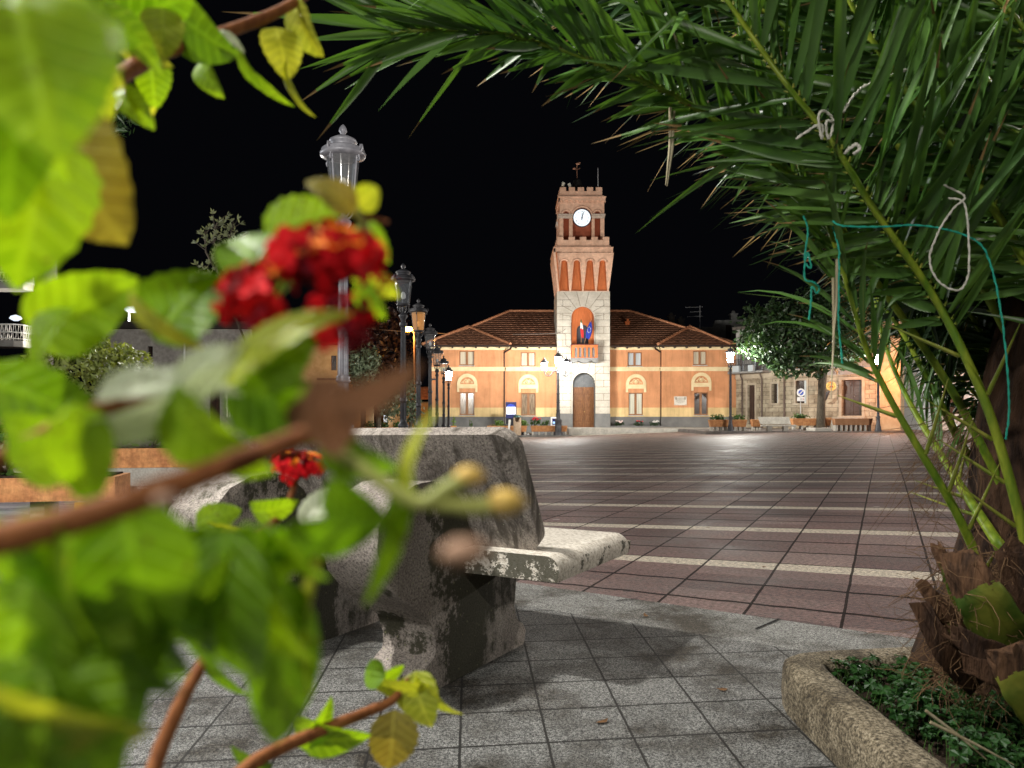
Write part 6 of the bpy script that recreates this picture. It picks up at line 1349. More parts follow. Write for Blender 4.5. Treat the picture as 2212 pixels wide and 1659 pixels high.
def leaflet(mb, p, d, V, L_, wd, droop, rr, roll=0, m=0, mid=1):
    d = d.normalized(); n = (V - d * V.dot(d)); n = -n.normalized() if n.length > 1e-3 else d.orthogonal().normalized()
    n = Matrix.Rotation(roll, 3, d) @ n; b_ = d.cross(n); vs = []; K = 6; prof = [.45, .85, 1, .9, .6, .28, 0]
    bend = rr.gauss(0, .05); x = Vector(p); dd = d.copy(); seg = L_ / K; kink = rr.random() < .05
    for i in range(K + 1):
        w_ = wd * prof[i]; vs += [x + b_ * w_ + n * w_ * .45, x, x - b_ * w_ + n * w_ * .45]
        dd = (dd + Vector((0, 0, -1)) * droop * (i + 1) / K * .3 + b_ * bend * .25).normalized()
        if kink and i == 3: dd = (dd + Vector((0, 0, -1.2))).normalized()
        x = x + dd * seg
    mb.add(vs, [(3 * i + j, 3 * i + j + 1, 3 * i + 4 + j, 3 * i + 3 + j) for i in range(K - 1) for j in (0, 1)], m, True)
    o_ = 3 * (K - 1); mb.add(vs[o_:o_ + 6], [(0, 1, 4, 3), (1, 2, 5, 4)], 2 if rr.random() < .55 else m, True)
    if mid: mb.add([v - n * .0008 for v in (vs[1] + b_ * .0011, vs[1] - b_ * .0011, vs[10] - b_ * .0008, vs[10] + b_ * .0008, vs[19])], [(0, 1, 2, 3), (3, 2, 4)], 1, False)
def frond(path, w0, w1, t0, L_, wd, gap, seed, al=(58, 30), droop=.3, mats=None, label=None, sides=(1, -1), dens=.97, lscale=(1, 1), spines=0, stalk=None, vflat=.25, conv=True, lfn=None):
    rr = random.Random(seed); pts = spline([at(*q) for q in path] if conv else path, 8); n = len(pts)
    ln = [0]
    for i in range(1, n): ln.append(ln[-1] + (pts[i] - pts[i - 1]).length)
    tot = ln[-1]; mb = MB(); rad = [max(w1, w0 + (w1 - w0) * (l / tot) ** .8) for l in ln]
    root = Vector((1.66, 2.42, max(.25, pts[0].z - .22))); hd = pts[0] - root
    mb.tube([root, root.lerp(pts[0], .6)] + pts, [rad[0], rad[0]] + rad, 8, 0, True, True, flat=(0, 1, 0))
    def pos(s):
        for i in range(1, n):
            if ln[i] >= s: k = (s - ln[i - 1]) / max(1e-6, ln[i] - ln[i - 1]); return pts[i - 1].lerp(pts[i], k), (pts[i] - pts[i - 1]).normalized(), rad[i]
        return pts[-1], (pts[-1] - pts[-2]).normalized(), rad[-1]
    lf = MB(); s = t0 * tot
    while s < tot:
        t = s / tot; p, T, r_ = pos(s); V = (p - EYE).normalized(); S = T.cross(V).normalized()
        for q, sd in enumerate(sides):
            if rr.random() > dens: continue
            a = R(al[0] + (al[1] - al[0]) * t + rr.gauss(0, 11)); d = T * math.cos(a) + S * sd * math.sin(a) + V * rr.gauss(0, vflat)
            l = L_ * lscale[q] * (.45 + .75 * math.sin(min(1, (t - t0) / max(.01, 1 - t0) * 1.0 + .12) * 2.6)) * rr.uniform(.8, 1.12)
            if lfn: l *= lfn(t, sd)
            leaflet(lf, p + S * sd * r_ * .8, d, V, l, wd * .84 * rr.uniform(.8, 1.1), droop * rr.uniform(.3, 1.8), rr, rr.gauss(0, .8))
            if rr.random() < .5: mb.tube([p + S * sd * r_ * .7, p + S * sd * r_ * 1.3 + T * .008], [.004, .002], 4, 1)
        s += gap * .85 * rr.uniform(.75, 1.25)
    s = .12 * tot
    for k in range(spines):
        p, T, r_ = pos(s); V = (p - EYE).normalized(); S = T.cross(V).normalized(); sd = 1 if rr.random() < .5 else -1
        d = (T * .75 + S * sd * .6 + V * rr.uniform(-.5, .1)).normalized(); l = rr.uniform(.05, .22)
        mb.tube([p + S * sd * r_ * .7, p + S * sd * r_ * .8 + d * l * .4, p + S * sd * r_ * .8 + d * l], [.006, .0045, .001], 5, 1); s += (t0 - .1) * tot / max(1, spines)
    fr = part(mb, 'frond', [stalk or PETI, SPIN], palm, label); 
    if lf.v: part(lf, 'leaflets', mats or FR, fr)
    return fr
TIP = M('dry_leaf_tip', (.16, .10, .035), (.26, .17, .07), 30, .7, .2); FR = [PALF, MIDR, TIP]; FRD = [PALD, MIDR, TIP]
frond([(2160, 1330, 2.12), (2122, 1230, 2.1), (2062, 1100, 2.05), (1985, 970, 2.0), (1922, 860, 1.97), (1874, 760, 1.95), (1842, 660, 1.93), (1816, 570, 1.9), (1792, 500, 1.88), (1772, 440, 1.87)], .019, .005, .62, .26, .010, .035, 101, (28, 18), .55, FR, 'outermost frond with a bare half-dry bright green stalk', spines=5)
frond([(2170, 1060, 2.36), (2060, 850, 2.32), (1960, 700, 2.26), (1880, 590, 2.2), (1791, 454, 2.1), (1694, 367, 2.0), (1555, 266, 1.92), (1433, 195, 1.85), (1277, 131, 1.78), (1199, 103, 1.74), (1062, 70, 1.7), (922, 65, 1.67), (845, 72, 1.65)], .015, .003, .36, .33, .0125, .018, 102, (56, 20), .07, FR, 'longest frond arching over the square to the left', lfn=lambda t, sd: 1.15 if sd < 0 else (.42 if t < .86 else .42 + 9 * min(t - .86, .07)))
frond([(2235, 1330, 2.0), (2212, 1160, 2.0), (2150, 930, 1.98), (2090, 780, 1.96), (2020, 645, 1.94), (1950, 540, 1.88), (1880, 440, 1.82), (1800, 310, 1.76), (1690, 170, 1.72), (1570, 0, 1.70), (1450, -160, 1.7)], .024, .006, .40, .52, .014, .022, 103, (62, 40), .06, FR, 'thick bright green frond crossing the palm diagonally', spines=5, lscale=(.78, .95), lfn=lambda t, sd: 1 if sd < 0 else min(1, max(.38, .38 + (t - .42) * 1.7)))
frond([(2330, 800, 2.1), (2260, 650, 2.08), (2212, 560, 2.06), (2140, 440, 1.96), (2060, 320, 1.90), (1960, 200, 1.86), (1880, 80, 1.84), (1800, -60, 1.84)], .019, .006, .2, .50, .014, .024, 104, (62, 42), .08, FR, lscale=(.75, .8))
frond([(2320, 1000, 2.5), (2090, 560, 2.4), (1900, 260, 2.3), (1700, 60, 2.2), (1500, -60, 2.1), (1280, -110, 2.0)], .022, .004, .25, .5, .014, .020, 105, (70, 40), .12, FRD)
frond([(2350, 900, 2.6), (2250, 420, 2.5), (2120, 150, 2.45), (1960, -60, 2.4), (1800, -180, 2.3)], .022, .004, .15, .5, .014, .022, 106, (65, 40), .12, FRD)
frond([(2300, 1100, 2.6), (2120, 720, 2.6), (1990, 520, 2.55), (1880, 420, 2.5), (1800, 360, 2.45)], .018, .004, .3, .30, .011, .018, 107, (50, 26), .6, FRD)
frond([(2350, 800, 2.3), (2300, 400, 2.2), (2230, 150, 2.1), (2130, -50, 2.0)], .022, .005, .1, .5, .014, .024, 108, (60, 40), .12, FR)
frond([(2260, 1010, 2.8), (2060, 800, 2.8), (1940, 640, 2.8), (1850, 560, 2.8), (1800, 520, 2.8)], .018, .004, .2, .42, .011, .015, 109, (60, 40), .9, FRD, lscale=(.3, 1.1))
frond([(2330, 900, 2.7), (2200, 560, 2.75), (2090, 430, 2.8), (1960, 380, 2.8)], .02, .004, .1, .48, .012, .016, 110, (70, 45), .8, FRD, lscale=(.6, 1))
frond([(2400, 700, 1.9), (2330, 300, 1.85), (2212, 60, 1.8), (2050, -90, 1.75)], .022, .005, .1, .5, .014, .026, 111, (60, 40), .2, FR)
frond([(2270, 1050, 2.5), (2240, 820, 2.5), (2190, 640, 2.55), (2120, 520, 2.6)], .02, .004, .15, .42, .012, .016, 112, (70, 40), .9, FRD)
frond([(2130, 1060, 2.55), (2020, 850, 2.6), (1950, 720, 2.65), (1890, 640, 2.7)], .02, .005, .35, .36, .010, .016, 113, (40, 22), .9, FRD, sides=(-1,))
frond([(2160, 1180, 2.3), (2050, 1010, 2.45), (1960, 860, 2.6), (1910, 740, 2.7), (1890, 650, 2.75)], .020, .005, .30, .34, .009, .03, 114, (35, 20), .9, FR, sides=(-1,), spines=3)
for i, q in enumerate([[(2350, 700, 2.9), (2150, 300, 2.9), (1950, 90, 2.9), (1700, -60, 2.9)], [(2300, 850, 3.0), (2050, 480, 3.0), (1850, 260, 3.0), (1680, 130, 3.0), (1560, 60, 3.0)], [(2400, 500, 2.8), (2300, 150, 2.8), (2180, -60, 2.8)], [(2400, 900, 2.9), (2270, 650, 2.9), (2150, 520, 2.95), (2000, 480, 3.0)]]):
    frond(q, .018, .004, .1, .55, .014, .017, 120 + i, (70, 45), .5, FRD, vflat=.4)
# trunk, cut stalk bases and fibre
mb = MB(); rr = random.Random(3); c = Vector((1.66, 2.42, 0)); prof = [(.36, .04), (.40, .14), (.36, .28), (.29, .42), (.25, .62), (.23, .85), (.19, 1.1), (.14, 1.3), (.08, 1.45)]
vs = []; n = 26
for r_, z in prof:
    for k in range(n):
        a = 2 * math.pi * k / n; j = 1 + .10 * noise.noise(Vector((math.cos(a) * 3, math.sin(a) * 3, z * 5))) + .05 * (k % 2)
        vs.append(c + Vector((r_ * j * math.cos(a), r_ * j * math.sin(a), z)))
mb.add(vs, [(i * n + k, i * n + (k + 1) % n, (i + 1) * n + (k + 1) % n, (i + 1) * n + k) for i in range(len(prof) - 1) for k in range(n)], 0, True); part(mb, 'trunk', HUSK, palm)
def stub(path, w0, w1, label=None, green=True, band=.3):
    """flattened leaf base ending in a ragged torn edge, brown papery band along the cut"""
    pts = spline([at(*q) for q in path], 14); n = len(pts); mb = MB(); K = 26; vs = []
    for i, p in enumerate(pts):
        t = i / (n - 1); d = (pts[min(i + 1, n - 1)] - pts[max(i - 1, 0)]).normalized(); V = (p - EYE).normalized(); S = d.cross(V).normalized(); Nn = S.cross(d); wd = w0 + (w1 - w0) * t
        for k in range(K):
            e = 2 * math.pi * k / K; rag = d * (.05 * noise.noise(Vector((k * 1.3, w0 * 90, 2))) + .03 * rr.random()) if i == n - 1 else Vector((0, 0, 0))
            vs.append(p + S * math.cos(e) * wd + Nn * (math.sin(e) * wd * .34 - wd * .35 * math.cos(e) ** 2) + rag + S * .004 * noise.noise(p * 40 + Vector((k, 0, 0))))
    nb = int((n - 1) * (1 - band))
    b_ = len(mb.v); mb.v += [tuple(v) for v in vs]
    for i in range(n - 1):
        for k in range(K): mb.f.append([b_ + i * K + k, b_ + i * K + (k + 1) % K, b_ + (i + 1) * K + (k + 1) % K, b_ + (i + 1) * K + k]); mb.m.append(0 if i < nb + 5 * noise.noise(Vector((k * .55, w0 * 70, 0))) + rr.uniform(-1.2, 1.2) else 1); mb.s.append(True)
    mb.f.append([b_ + (n - 1) * K + k for k in range(K)]); mb.m.append(1); mb.s.append(False)
    return part(mb, 'stalk_base', [GREENB if green else HUSK, PAPER if green else HUSK], palm, label)
PAPER = M('torn_brown_sheath', (.022, .011, .006), (.105, .054, .028), 14, .85, .2, 0, .7, 50, .006, (4, 4, .6))
stub([(2205, 1410, 2.02), (2160, 1360, 1.95), (2125, 1300, 1.92), (2100, 1262, 1.92), (2082, 1225, 1.93)], .070, .045, 'broad yellow-green cut stalk base', band=.3)
stub([(2130, 1360, 2.1), (2085, 1300, 2.06), (2055, 1240, 2.05), (2030, 1192, 2.06)], .034, .016, band=.25)
stub([(2120, 1430, 2.05), (2075, 1380, 2.0), (2045, 1330, 1.98), (2008, 1282, 1.99)], .038, .015, band=.5)
stub([(2110, 1470, 2.0), (2060, 1425, 1.95), (2030, 1385, 1.94), (2002, 1335, 1.95)], .040, .022, green=False)
stub([(2275, 1540, 1.85), (2235, 1490, 1.8), (2210, 1455, 1.79), (2190, 1420, 1.79)], .070, .05, band=.2)
stub([(2250, 1350, 1.98), (2222, 1290, 1.95), (2205, 1240, 1.95), (2190, 1200, 1.95)], .055, .038, green=False)
stub([(2200, 1460, 1.95), (2150, 1420, 1.9), (2110, 1400, 1.89), (2070, 1372, 1.9)], .045, .022, green=False)
stub([(2240, 1500, 1.88), (2190, 1470, 1.84), (2150, 1455, 1.83), (2105, 1440, 1.84)], .045, .02, green=False)
mb = MB()
def fib(p, d, l, r_=.0012, cur=.35, n=6):
    x = Vector(p); d = Vector(d).normalized(); pts = [x]
    for k in range(n): d = (d + Vector((rr.gauss(0, cur), rr.gauss(0, cur), rr.gauss(0, cur) - .06))).normalized(); x = x + d * l / n; pts.append(x)
    mb.tube(pts, [r_, r_ * .9, r_ * .8, r_ * .7, r_ * .6, r_ * .5, r_ * .3], 3)
for k in range(620):                                             # coarse fibre round the stalk bases
    u, v = rr.uniform(2015, 2230), rr.uniform(1180, 1500); fib(at(u, v, rr.uniform(1.95, 2.15)), (rr.uniform(-1, .3), rr.uniform(-.7, .2), rr.uniform(-.5, .5)), rr.uniform(.06, .2), rr.uniform(.0008, .002))
for k in range(60):                                             # dry flower stalks hanging in the middle
    u, v = rr.uniform(2010, 2120), rr.uniform(870, 1010); fib(at(u, v, rr.uniform(2.15, 2.4)), (rr.uniform(-1.2, .1), rr.uniform(-.3, .3), rr.uniform(-1.1, -.1)), rr.uniform(.12, .34), rr.uniform(.0009, .0018), .16)
for k in range(28):
    u, v = rr.uniform(1960, 2100), rr.uniform(990, 1120); fib(at(u, v, rr.uniform(2.15, 2.4)), (rr.uniform(-1, .6), 0, rr.uniform(-.5, .5)), rr.uniform(.08, .2), .001, .4)
part(mb, 'fibre', FIBR, palm)
for a, b_, D in (((1448, 232), (1438, 400), 1.86), ((1456, 240), (1441, 402), 1.86), ((2000, 1535), (2130, 1640), 1.55), ((2010, 1560), (2190, 1652), 1.52), ((1808, 560), (1798, 760), 1.86), ((1800, 600), (1795, 860), 1.88)):
    mb = MB(); p, q = at(*a, D), at(*b_, D); mb.tube([p, p.lerp(q, .5) + Vector((.004, 0, 0)), q], [.0035, .003, .001], 5); part(mb, 'dry_leaflet', DRYS, palm)
# twine tying the fronds
TWG = M('green_twine', (.01, .26, .18), (.02, .36, .26), 60, .6, .3, 0, .5, 400, .001); TWW = M('white_cord', (.50, .49, .42), (.64, .62, .55), 60, .7, .3, 0, .5, 400, .001)
def twine(label, path, mat, r_=.0032, nm='twine', group='twine tying the palm fronds'):
    mb = MB(); pts = spline([at(*q) for q in path], 10); rt = random.Random(len(path)); pts = [p + Vector((rt.gauss(0, .0004), rt.gauss(0, .0004), rt.gauss(0, .0004))) for p in pts]; r_ *= .62
    for q in (0, 1): mb.tube([p + Vector((math.cos(i * 1.1 + q * 3.14), .3, math.sin(i * 1.1 + q * 3.14))) * r_ * .55 for i, p in enumerate(pts)], r_ * .8, 5)
    return solo(mb, nm, mat, label, 'twine', pts[0], group)
twine('green twine stretched across the palm fronds and hanging down at the right', [(1800, 478, 1.76), (1822, 488, 1.74), (1900, 490, 1.74), (1985, 487, 1.76), (2060, 500, 1.76), (2120, 530, 1.76), (2148, 600, 1.76), (2166, 700, 1.75), (2176, 800, 1.74), (2180, 880, 1.74), (2173, 950, 1.74)], TWG)
twine('green twine hanging straight down beside the outermost frond stalk', [(1800, 490, 1.86), (1812, 540, 1.85), (1812, 620, 1.84), (1812, 700, 1.84), (1820, 785, 1.84)], TWG)
twine('knotted green twine dangling with a small loop left of the outermost frond', [(1736, 466, 1.84), (1745, 500, 1.84), (1738, 560, 1.84), (1752, 578, 1.83), (1744, 545, 1.83), (1738, 600, 1.84), (1758, 610, 1.83), (1770, 622, 1.84), (1764, 634, 1.84), (1754, 620, 1.84), (1752, 650, 1.84), (1748, 690, 1.84)], TWG)
twine('white cord hanging in a long open loop on the palm', [(2040, 400, 1.74), (2084, 425, 1.74), (2060, 450, 1.74), (2028, 500, 1.74), (2008, 560, 1.74), (2030, 610, 1.74), (2072, 626, 1.74), (2092, 590, 1.74), (2092, 510, 1.74), (2083, 440, 1.74), (2050, 428, 1.74)], TWW)
twine('off-white cord tied in a bow on the thick diagonal frond', [(1720, 300, 1.75), (1772, 268, 1.73), (1775, 300, 1.73), (1768, 250, 1.72), (1782, 240, 1.72), (1800, 262, 1.73), (1790, 300, 1.73), (1785, 262, 1.72), (1805, 258, 1.73), (1818, 205, 1.73), (1826, 215, 1.73), (1822, 240, 1.73), (1850, 200, 1.74), (1880, 180, 1.75), (1960, 150, 1.77)], TWW, .0042)
twine('frayed off-white cord end on the diagonal frond below the bow', [(1826, 330, 1.75), (1838, 318, 1.74), (1850, 312, 1.74), (1858, 322, 1.74), (1845, 332, 1.74)], TWW, .0055)
# ---------------------------------------------------------------- flowering shrub close to the lens
LG = leafmat('lantana_leaf', (.15, .31, .008), (.29, .46, .018), 22, .42, .5, .35, True, tcol=(1.6, 1.5, .35))
LY = leafmat('yellowing_leaf', (.32, .42, .03), (.48, .50, .07), 18, .42, .5, .3, True, tcol=(1.4, 1.3, .35))
LO = leafmat('old_brown_leaf', (.24, .19, .04), (.30, .28, .05), 14, .35, .55, .25, True, tcol=(1.3, 1.1, .4))
LDK = leafmat('deep_green_leaf', (.10, .22, .007), (.19, .34, .012), 22, .35, .5, .35, True, tcol=(1.5, 1.5, .35))
LW = leafmat('pale_leaf_underside', (.42, .50, .30), (.56, .62, .44), 14, .3, .5, .3, True, tcol=(1.1, 1.1, .8))
STEM = M('reddish_stem', (.17, .058, .020), (.30, .115, .040), 30, .75, .15, 0, .5, 120, .002, (4, 4, 1)); STEMY = M('green_stem', (.26, .30, .06), (.36, .36, .10), 30, .6)
LB_ = leafmat('withered_leaf', (.12, .06, .035), (.22, .12, .07), 20, .2, .6, .2, True, tcol=(1.2, 1, .8))
LEAVES = {'g': LG, 'y': LY, 'o': LO, 'd': LDK, 'w': LW, 'b': LB_}; ORD = 'gyodwb'; MATS = [LEAVES[k] for k in ORD]
shrub = thing('lantana_shrub', 'blurred flowering shrub with bright green leaves and red blossom close to the lens', 'shrub', (-.12, .3, 0))
DK = lambda D: D * (.82 + .18 * min(1, max(0, (D - .32) / .2)))
def blade(mb, uvs, u, v, D, L_, W_, ang, roll=0, pitch=0, curl=.3, fold=.25, kind='g', seed=0):
    """one crenate leaf: tip-to-base length L_ and width W_ in picture pixels at distance D"""
    D = DK(D); k = D / F; l, wd = L_ * k, W_ * k; nl, nw = 14, 8; rr = random.Random(seed * 7 + int(u + v)); c = at(u, v, D)
    M3 = Matrix.Rotation(R(ang), 3, Vector((0, -1, 0))) @ Matrix.Rotation(R(roll), 3, 'X') @ Matrix.Rotation(R(pitch), 3, Vector((0, 0, 1)))
    b0 = len(mb.v)
    for i in range(nl + 1):
        t = i / nl; w_ = (math.sin(math.pi * t ** .78) ** .62) * (1 - .16 * t) * .53 + .008
        w_ *= 1 + .045 * math.sin(i * 3.1 + seed)
        for j in range(nw + 1):
            s = j / nw * 2 - 1; x = (t - .5) * l; z = s * w_ * wd
            y = -curl * l * (t - .3) ** 2 + fold * abs(s) * w_ * wd * .6 + .012 * l * math.sin(9 * t + 3 * s * s + seed) * abs(s) + .02 * l * noise.noise(Vector((t * 3, s * 2, seed)))
            p = M3 @ Vector((x, -y, z)); mb.v.append(tuple(c + p)); uvs.append((s * w_, t))
    for i in range(nl):
        for j in range(nw):
            a = b0 + i * (nw + 1) + j; mb.f.append([a, a + 1, a + nw + 2, a + nw + 1]); mb.m.append(ORD.index(kind)); mb.s.append(True)
def leaf(par, *a, label=None, nm='leaf', **k):
    mb = MB(); uvs = []; blade(mb, uvs, *a, **k)
    o = part(mb, nm, MATS, par, label); ul = o.data.uv_layers.new(name='UVMap')
    for l in o.data.loops: ul.data[l.index].uv = uvs[l.vertex_index]
    return o
def branch(path, radii, m=STEM, label=None):
    ks = sum(DK(q[2]) / q[2] for q in path) / len(path); pts = spline([at(q[0], q[1], DK(q[2])) for q in path], 8); n = len(pts); mb = MB(); r = []; radii = [q * ks for q in radii]
    for i in range(n):
        t = i / (n - 1) * (len(radii) - 1); a = int(min(t, len(radii) - 2)); r.append((radii[a] + (radii[a + 1] - radii[a]) * (t - a)) * (1 + .12 * max(0, math.sin(i * 1.05)) ** 6))
    mb.tube(pts, r, 9); return part(mb, 'branch', m, shrub, label)
b1 = branch([(-60, 1180, .19), (60, 1150, .19), (250, 1095, .195), (480, 1010, .205), (640, 948, .215), (740, 905, .225)], [.0042, .0036, .0030, .0026], label='thick reddish branch crossing the picture at half height')
b2 = branch([(-60, 1020, .26), (60, 960, .265), (180, 895, .27), (330, 850, .29), (450, 800, .30), (600, 720, .30), (700, 650, .3)], [.0034, .0030, .0024, .0018])
b3 = branch([(60, 330, .36), (170, 230, .42), (260, 165, .48), (360, 108, .52), (470, 75, .56), (600, 25, .60), (690, -30, .64)], [.0046, .0052, .0055, .0045, .0035])
b4 = branch([(470, 1720, .46), (560, 1640, .50), (700, 1575, .54), (800, 1535, .57), (850, 1510, .58), (885, 1465, .59)], [.0048, .0042, .0036, .0026])
b5 = branch([(320, 1700, .42), (350, 1610, .43), (400, 1500, .44), (440, 1425, .45), (470, 1330, .45)], [.0042, .0040, .0034, .0025], label='bare reddish twig at the bottom')
b6 = branch([(480, 1190, .50), (560, 1150, .52), (610, 1110, .54), (632, 1060, .55), (645, 1020, .55)], [.003, .0028, .0022, .0018])
b7 = branch([(820, 560, .36), (790, 500, .35), (760, 440, .35), (742, 420, .35)], [.002, .0018, .0014], STEMY)
b8 = branch([(700, 960, .23), (780, 1010, .225), (900, 1085, .22), (960, 1060, .22), (1010, 1030, .22)], [.0022, .0020, .0022, .0026], STEMY, 'short pale stem with a yellow bud beside the bench')
b9 = branch([(900, 1085, .22), (960, 1090, .22), (1030, 1095, .22), (1085, 1085, .22)], [.0018, .0022, .0028], STEMY)
LV = [  # parent branch, u, v, D, length, width, angle, roll, kind
 (b3, 70, 110, .20, 470, 330, -80, 25, 'g'), (b3, 165, 385, .33, 270, 260, -72, 6, 'o'), (b3, 70, 440, .29, 330, 220, -100, -25, 'g'), (b3, 60, 490, .36, 150, 100, -60, 10, 'd'), (b3, 110, 500, .40, 90, 60, -20, 30, 'g'),
 (b3, 200, 20, .42, 240, 150, -30, 30, 'd'), (b3, 250, 60, .45, 190, 130, -10, 35, 'g'), (b3, 320, 25, .5, 190, 120, 20, 30, 'd'), (b3, 300, 110, .5, 110, 80, -70, 30, 'y'), (b3, 350, 70, .5, 100, 80, -90, 20, 'y'),
 (b3, 430, 70, .52, 180, 120, -28, 30, 'd'), (b3, 490, 82, .53, 70, 50, 5, -30, 'w'), (b3, 330, 172, .54, 105, 70, -85, 20, 'g'), (b3, 443, 155, .56, 100, 66, -60, 25, 'g'), (b3, 548, 165, .58, 165, 44, -66, 40, 'g'), (b3, 610, 110, .6, 120, 80, -80, 20, 'y'), (b3, 628, 195, .6, 115, 34, -96, 40, 'y'),
 (b3, 655, 60, .62, 120, 80, -70, 30, 'y'), (b3, 268, 215, .48, 125, 75, -38, 25, 'g'), (b3, 315, 248, .5, 46, 26, 10, 40, 'y'), (b3, 190, 110, .38, 190, 120, -50, 20, 'y'), (b3, 190, 180, .36, 180, 100, -75, 10, 'y'), (b3, 90, 250, .27, 250, 170, -85, 10, 'g'), (b3, 30, 260, .24, 320, 190, -95, -20, 'd'), (b3, 130, 60, .3, 220, 150, -40, 20, 'g'),
 (b2, 175, 668, .34, 240, 150, 28, 12, 'g'), (b2, 95, 720, .33, 150, 90, -105, 20, 'g'), (b2, 398, 655, .35, 185, 175, 55, 10, 'd'), (b2, 330, 700, .30, 200, 46, -38, 20, 'y'), (b2, 545, 555, .34, 220, 150, 118, 20, 'd'), (b7, 652, 475, .36, 165, 110, 22, 15, 'g'),
 (b7, 722, 418, .34, 110, 76, 150, 20, 'o'), (b7, 795, 425, .35, 60, 56, 30, 20, 'y'), (b7, 800, 520, .36, 95, 66, -40, 15, 'g'), (b7, 806, 600, .36, 140, 76, -70, 20, 'y'), (b7, 800, 650, .36, 90, 60, -60, 20, 'g'), (b2, 575, 735, .26, 300, 92, 28, 25, 'y'), (b2, 600, 780, .28, 200, 110, 20, 20, 'd'),
 (b2, 330, 905, .245, 380, 110, 14, 40, 'w'), (b2, 420, 800, .25, 160, 80, 35, 20, 'w'), (b1, 605, 880, .30, 240, 180, -40, 15, 'd'), (b1, 560, 870, .30, 170, 120, -70, 20, 'g'),
 (b2, 100, 870, .32, 250, 130, -20, 10, 'd'), (b2, 80, 940, .29, 150, 100, -10, 20, 'g'), (b2, 105, 990, .25, 230, 115, 22, 15, 'g'), (b2, 180, 985, .24, 220, 115, -82, 20, 'g'), (b1, 440, 950, .24, 260, 160, -42, 20, 'g'), 
 (b1, 130, 1300, .20, 420, 250, -110, 20, 'g'), (b1, 300, 1260, .21, 330, 220, -80, 20, 'd'), (b1, 560, 1290, .25, 310, 220, -60, 25, 'g'), (b1, 470, 1190, .25, 320, 150, -12, 20, 'd'), 
 (b1, 190, 1480, .22, 330, 240, -70, 15, 'd'), (b1, 300, 1380, .23, 280, 200, -95, 20, 'd'), (b1, 70, 1590, .19, 380, 300, -40, 15, 'y'), (b1, 150, 1330, .21, 240, 170, -20, 30, 'g'),
 (b1, 250, 1370, .225, 380, 270, -68, 10, 'd'), (b1, 480, 1330, .24, 340, 230, -92, 12, 'd'), (b1, 140, 1540, .2, 330, 270, -55, 10, 'd'), (b1, 560, 1230, .25, 260, 130, -15, 25, 'g'),
 (b1, 215, 1400, .22, 330, 190, -48, 25, 'd'), (b1, 120, 1480, .2, 260, 170, -120, 20, 'g'), (b1, 430, 1360, .25, 260, 150, -100, 25, 'd'), (b1, 350, 1330, .24, 200, 130, -30, 30, 'g'), (b1, 90, 1600, .19, 300, 240, -50, 20, 'd'), (b1, 20, 1560, .19, 260, 200, -100, 10, 'g'), (b1, 620, 1190, .25, 200, 90, -25, 30, 'g'), (b2, 350, 822, .25, 270, 84, 20, 30, 'w'), (b1, 490, 1250, .24, 150, 90, 60, 30, 'g'), (b1, 170, 1260, .21, 200, 120, 40, 25, 'y'),
 (b1, 610, 1450, .27, 380, 140, -88, 20, 'd'), (b1, 660, 1330, .27, 300, 70, -84, 40, 'y'), (b1, 540, 1400, .28, 260, 140, -110, 10, 'd'), (b1, 30, 1420, .2, 330, 240, -100, 10, 'g'), (b1, 200, 1200, .22, 300, 170, -30, 20, 'g'), (b1, 60, 1230, .2, 260, 160, -60, 20, 'g'),
 (b1, 850, 1150, .235, 300, 66, 250, 35, 'g'), (b1, 770, 1000, .24, 170, 110, -50, 20, 'd'), (b1, 765, 1095, .25, 150, 110, -40, 20, 'd'), (b1, 880, 990, .23, 190, 50, 70, 40, 'y'), (b1, 720, 1160, .24, 190, 100, -15, 20, 'd'),
 (b1, 810, 850, .17, 210, 90, 30, 30, 'b'), (b1, 720, 910, .18, 200, 120, -60, 20, 'b'), (b1, 690, 890, .24, 140, 90, 20, 20, 'b'), 
 (b6, 583, 1105, .53, 95, 62, 12, 20, 'g'), (b6, 470, 1115, .5, 90, 60, 30, 15, 'g'), (b6, 500, 1150, .5, 130, 50, -10, 25, 'y'), (b6, 540, 1160, .5, 80, 44, 10, 20, 'g'), (b6, 690, 1090, .5, 110, 60, 55, 20, 'w'),
 (b4, 700, 1600, .54, 150, 88, -12, 15, 'g'), (b4, 690, 1570, .54, 110, 60, 30, 30, 'g'), (b4, 868, 1490, .58, 130, 60, 178, 20, 'y'), (b4, 905, 1510, .58, 110, 92, -70, 10, 'y'), (b4, 940, 1515, .58, 130, 56, -62, 30, 'y'), (b4, 848, 1605, .57, 125, 95, -95, 10, 'o'), (b4, 805, 1455, .58, 60, 56, 170, 10, 'd'), (b4, 840, 1460, .59, 70, 36, 20, 20, 'g'), (b4, 540, 1650, .5, 90, 50, 150, 20, 'd'), (b5, 485, 1470, .45, 130, 44, -70, 20, 'd')]
for i, (pb, u, v, D, l, wd, ang, roll, kd) in enumerate(LV):
    leaf(pb, u, v, D, l * 1.08, wd * 1.12, ang, roll * (1.5 if i % 3 else -1.3), (i * 37) % 60 - 30, .3 + .6 * ((i * 13) % 5) / 5, .25 + .3 * ((i * 7) % 4) / 4, kd, i)
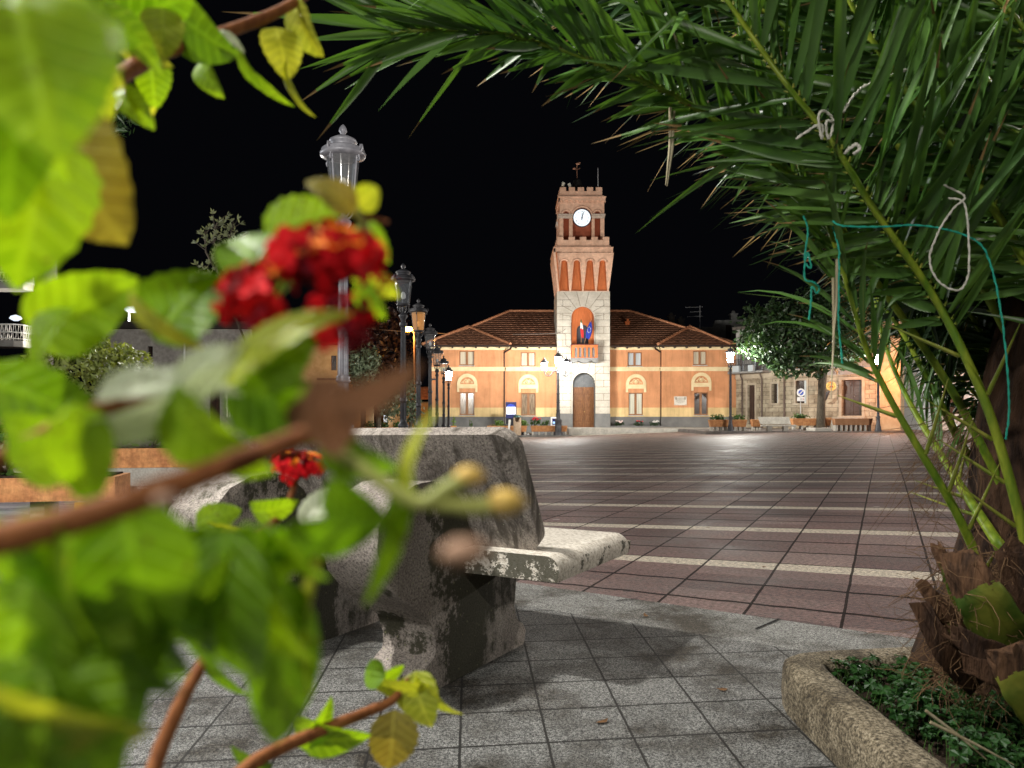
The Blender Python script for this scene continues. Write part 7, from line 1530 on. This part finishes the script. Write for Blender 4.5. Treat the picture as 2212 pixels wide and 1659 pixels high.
# blossom heads: little four-lobed florets on a dome
PR = M('scarlet_petal', (.58, .005, .012), (.80, .013, .018), 40, .7, .12); PO = M('orange_petal', (.80, .20, .01), (.9, .30, .02), 40, .7, .12); PD = M('crimson_bud', (.12, .003, .010), (.22, .006, .014), 40, .7, .1)
def blossom(par, u, v, D, rad, n, seed, label, squash=.6, up=(-.1, -.35, .9), size=.3, ora=.25):
    D = DK(D); rr = random.Random(seed); c = at(u, v, D); k = D / F * rad; mb = MB(); up = Vector(up).normalized()
    for i in range(n):
        d = Vector((rr.gauss(0, 1), rr.gauss(0, 1), rr.gauss(0, 1))).normalized()
        if d.dot(up) < -.25: d = d - up * d.dot(up) * 1.6; d.normalize()
        p = c + (d + up * (squash - 1) * d.dot(up)) * k * rr.uniform(.8, 1.05); m = 1 if d.dot(up) > .55 and rr.random() < ora * 3 else (2 if rr.random() < .15 else 0)
        nn = (d + Vector((rr.gauss(0, .25), rr.gauss(0, .25), rr.gauss(0, .25)))).normalized(); ax = nn.orthogonal().normalized(); ax = Matrix.Rotation(rr.random() * 6, 3, nn) @ ax; by = nn.cross(ax); s = k * size * rr.uniform(.8, 1.2)
        for j in range(4):
            a = Matrix.Rotation(j * 1.571, 3, nn) @ ax; b_ = nn.cross(a)
            mb.add([p, p + a * s * .6 + b_ * s * .42 + nn * s * .12, p + a * s * 1.02 + b_ * s * .2, p + a * s * 1.02 - b_ * s * .2, p + a * s * .6 - b_ * s * .42 + nn * s * .12], [(0, 1, 2), (0, 2, 3), (0, 3, 4)], m, True)
        mb.tube([p, c - up * k * .5], [.0007 * k / .012, .0005 * k / .012], 4, 2)
    return part(mb, 'blossom', [PR, PO, PD], par, label)
blossom(b2, 562, 640, .29, 84, 40, 5, 'left half of the big blurred red blossom', .75, (-.3, -.6, .6), .42, .1)
blossom(b2, 700, 565, .30, 118, 60, 6, 'big blurred red blossom with an orange crown', .6, (0, -.2, 1), .36, .22)
blossom(b2, 735, 690, .29, 66, 20, 7, 'lower red petals of the big blossom', .8, (.2, -.5, .3), .5, 0); blossom(b2, 718, 735, .29, 30, 5, 9, None, .8, (.2, -.5, .3), .8, 0); blossom(b2, 838, 620, .31, 20, 4, 10, None, .8, (.2, -.5, .3), .9, 0)
blossom(b6, 643, 1008, .55, 56, 40, 8, 'small sharp red and orange blossom above the bench back', .5, (.05, -.25, 1), .30, .2)
mb = MB()
for u, v, D, r_ in ((1012, 1028, DK(.22), 26), (1090, 1085, DK(.22), 34)): mb.blob(at(u, v, D), r_ * D / F, 10, 0, (1.3, 1, .85), .2)
part(mb, 'bud', M('yellow_bud', (.55, .36, .07), (.68, .46, .12), 60, .6), b9)
for u, v, D, r_, l in ((1000, 1195, .12, 36, 'blurred dry brown seed head'), (355, 1080, .14, 20, None)):
    mb = MB(); mb.blob(at(u, v, D), r_ * D / F, 10, 0, (1.5, 1, .8), .6); part(mb, 'seed_head', M('dry_seed_head', (.20, .11, .065), (.32, .19, .12), 90, .8), b1, l)
mb = MB(); q = DK(.35); mb.tube([at(770, 520, q), at(795, 470, q), at(838, 480, q)], [.001, .0012, .0008], 6); part(mb, 'twig', STEM, b7)
# a few dead leaves lying on the paving
DL = M('dead_leaf', (.10, .05, .022), (.2, .11, .05), 30, .8)
for i, (u, v, lb) in enumerate(((1010, 1420, 'brown dead leaf on the pavers right of the bench leg'), (1395, 1330, 'dead leaf lying on the pale border strip'), (1560, 1490, 'dead leaf on the pavers left of the planting bed'), (1650, 1225, 'dead leaf lying across a pale stripe of the square'), (1300, 1560, 'dead leaf on the pavers at the bottom of the picture'), (1980, 1250, 'dead leaf on the square beside the palm stubs'), (1530, 1140, 'dead leaf on the dark paving beyond the bench seat'))):
    p = gnd(u, v, .01); mb = MB(); a = i * 1.7; c, s = math.cos(a), math.sin(a); q = .022
    mb.add([(p.x + (x * c - y * s) * q, p.y + (x * s + y * c) * q, .0085 + z) for x, y, z in ((-1, 0, .004), (-.3, .5, .002), (.5, .4, .004), (1.1, 0, .010), (.5, -.4, .003), (-.3, -.45, .005))], [(0, 1, 2, 3), (0, 3, 4, 5)]); solo(mb, 'dead_leaf', DL, lb, 'leaf', p, 'dead leaves on the paving')
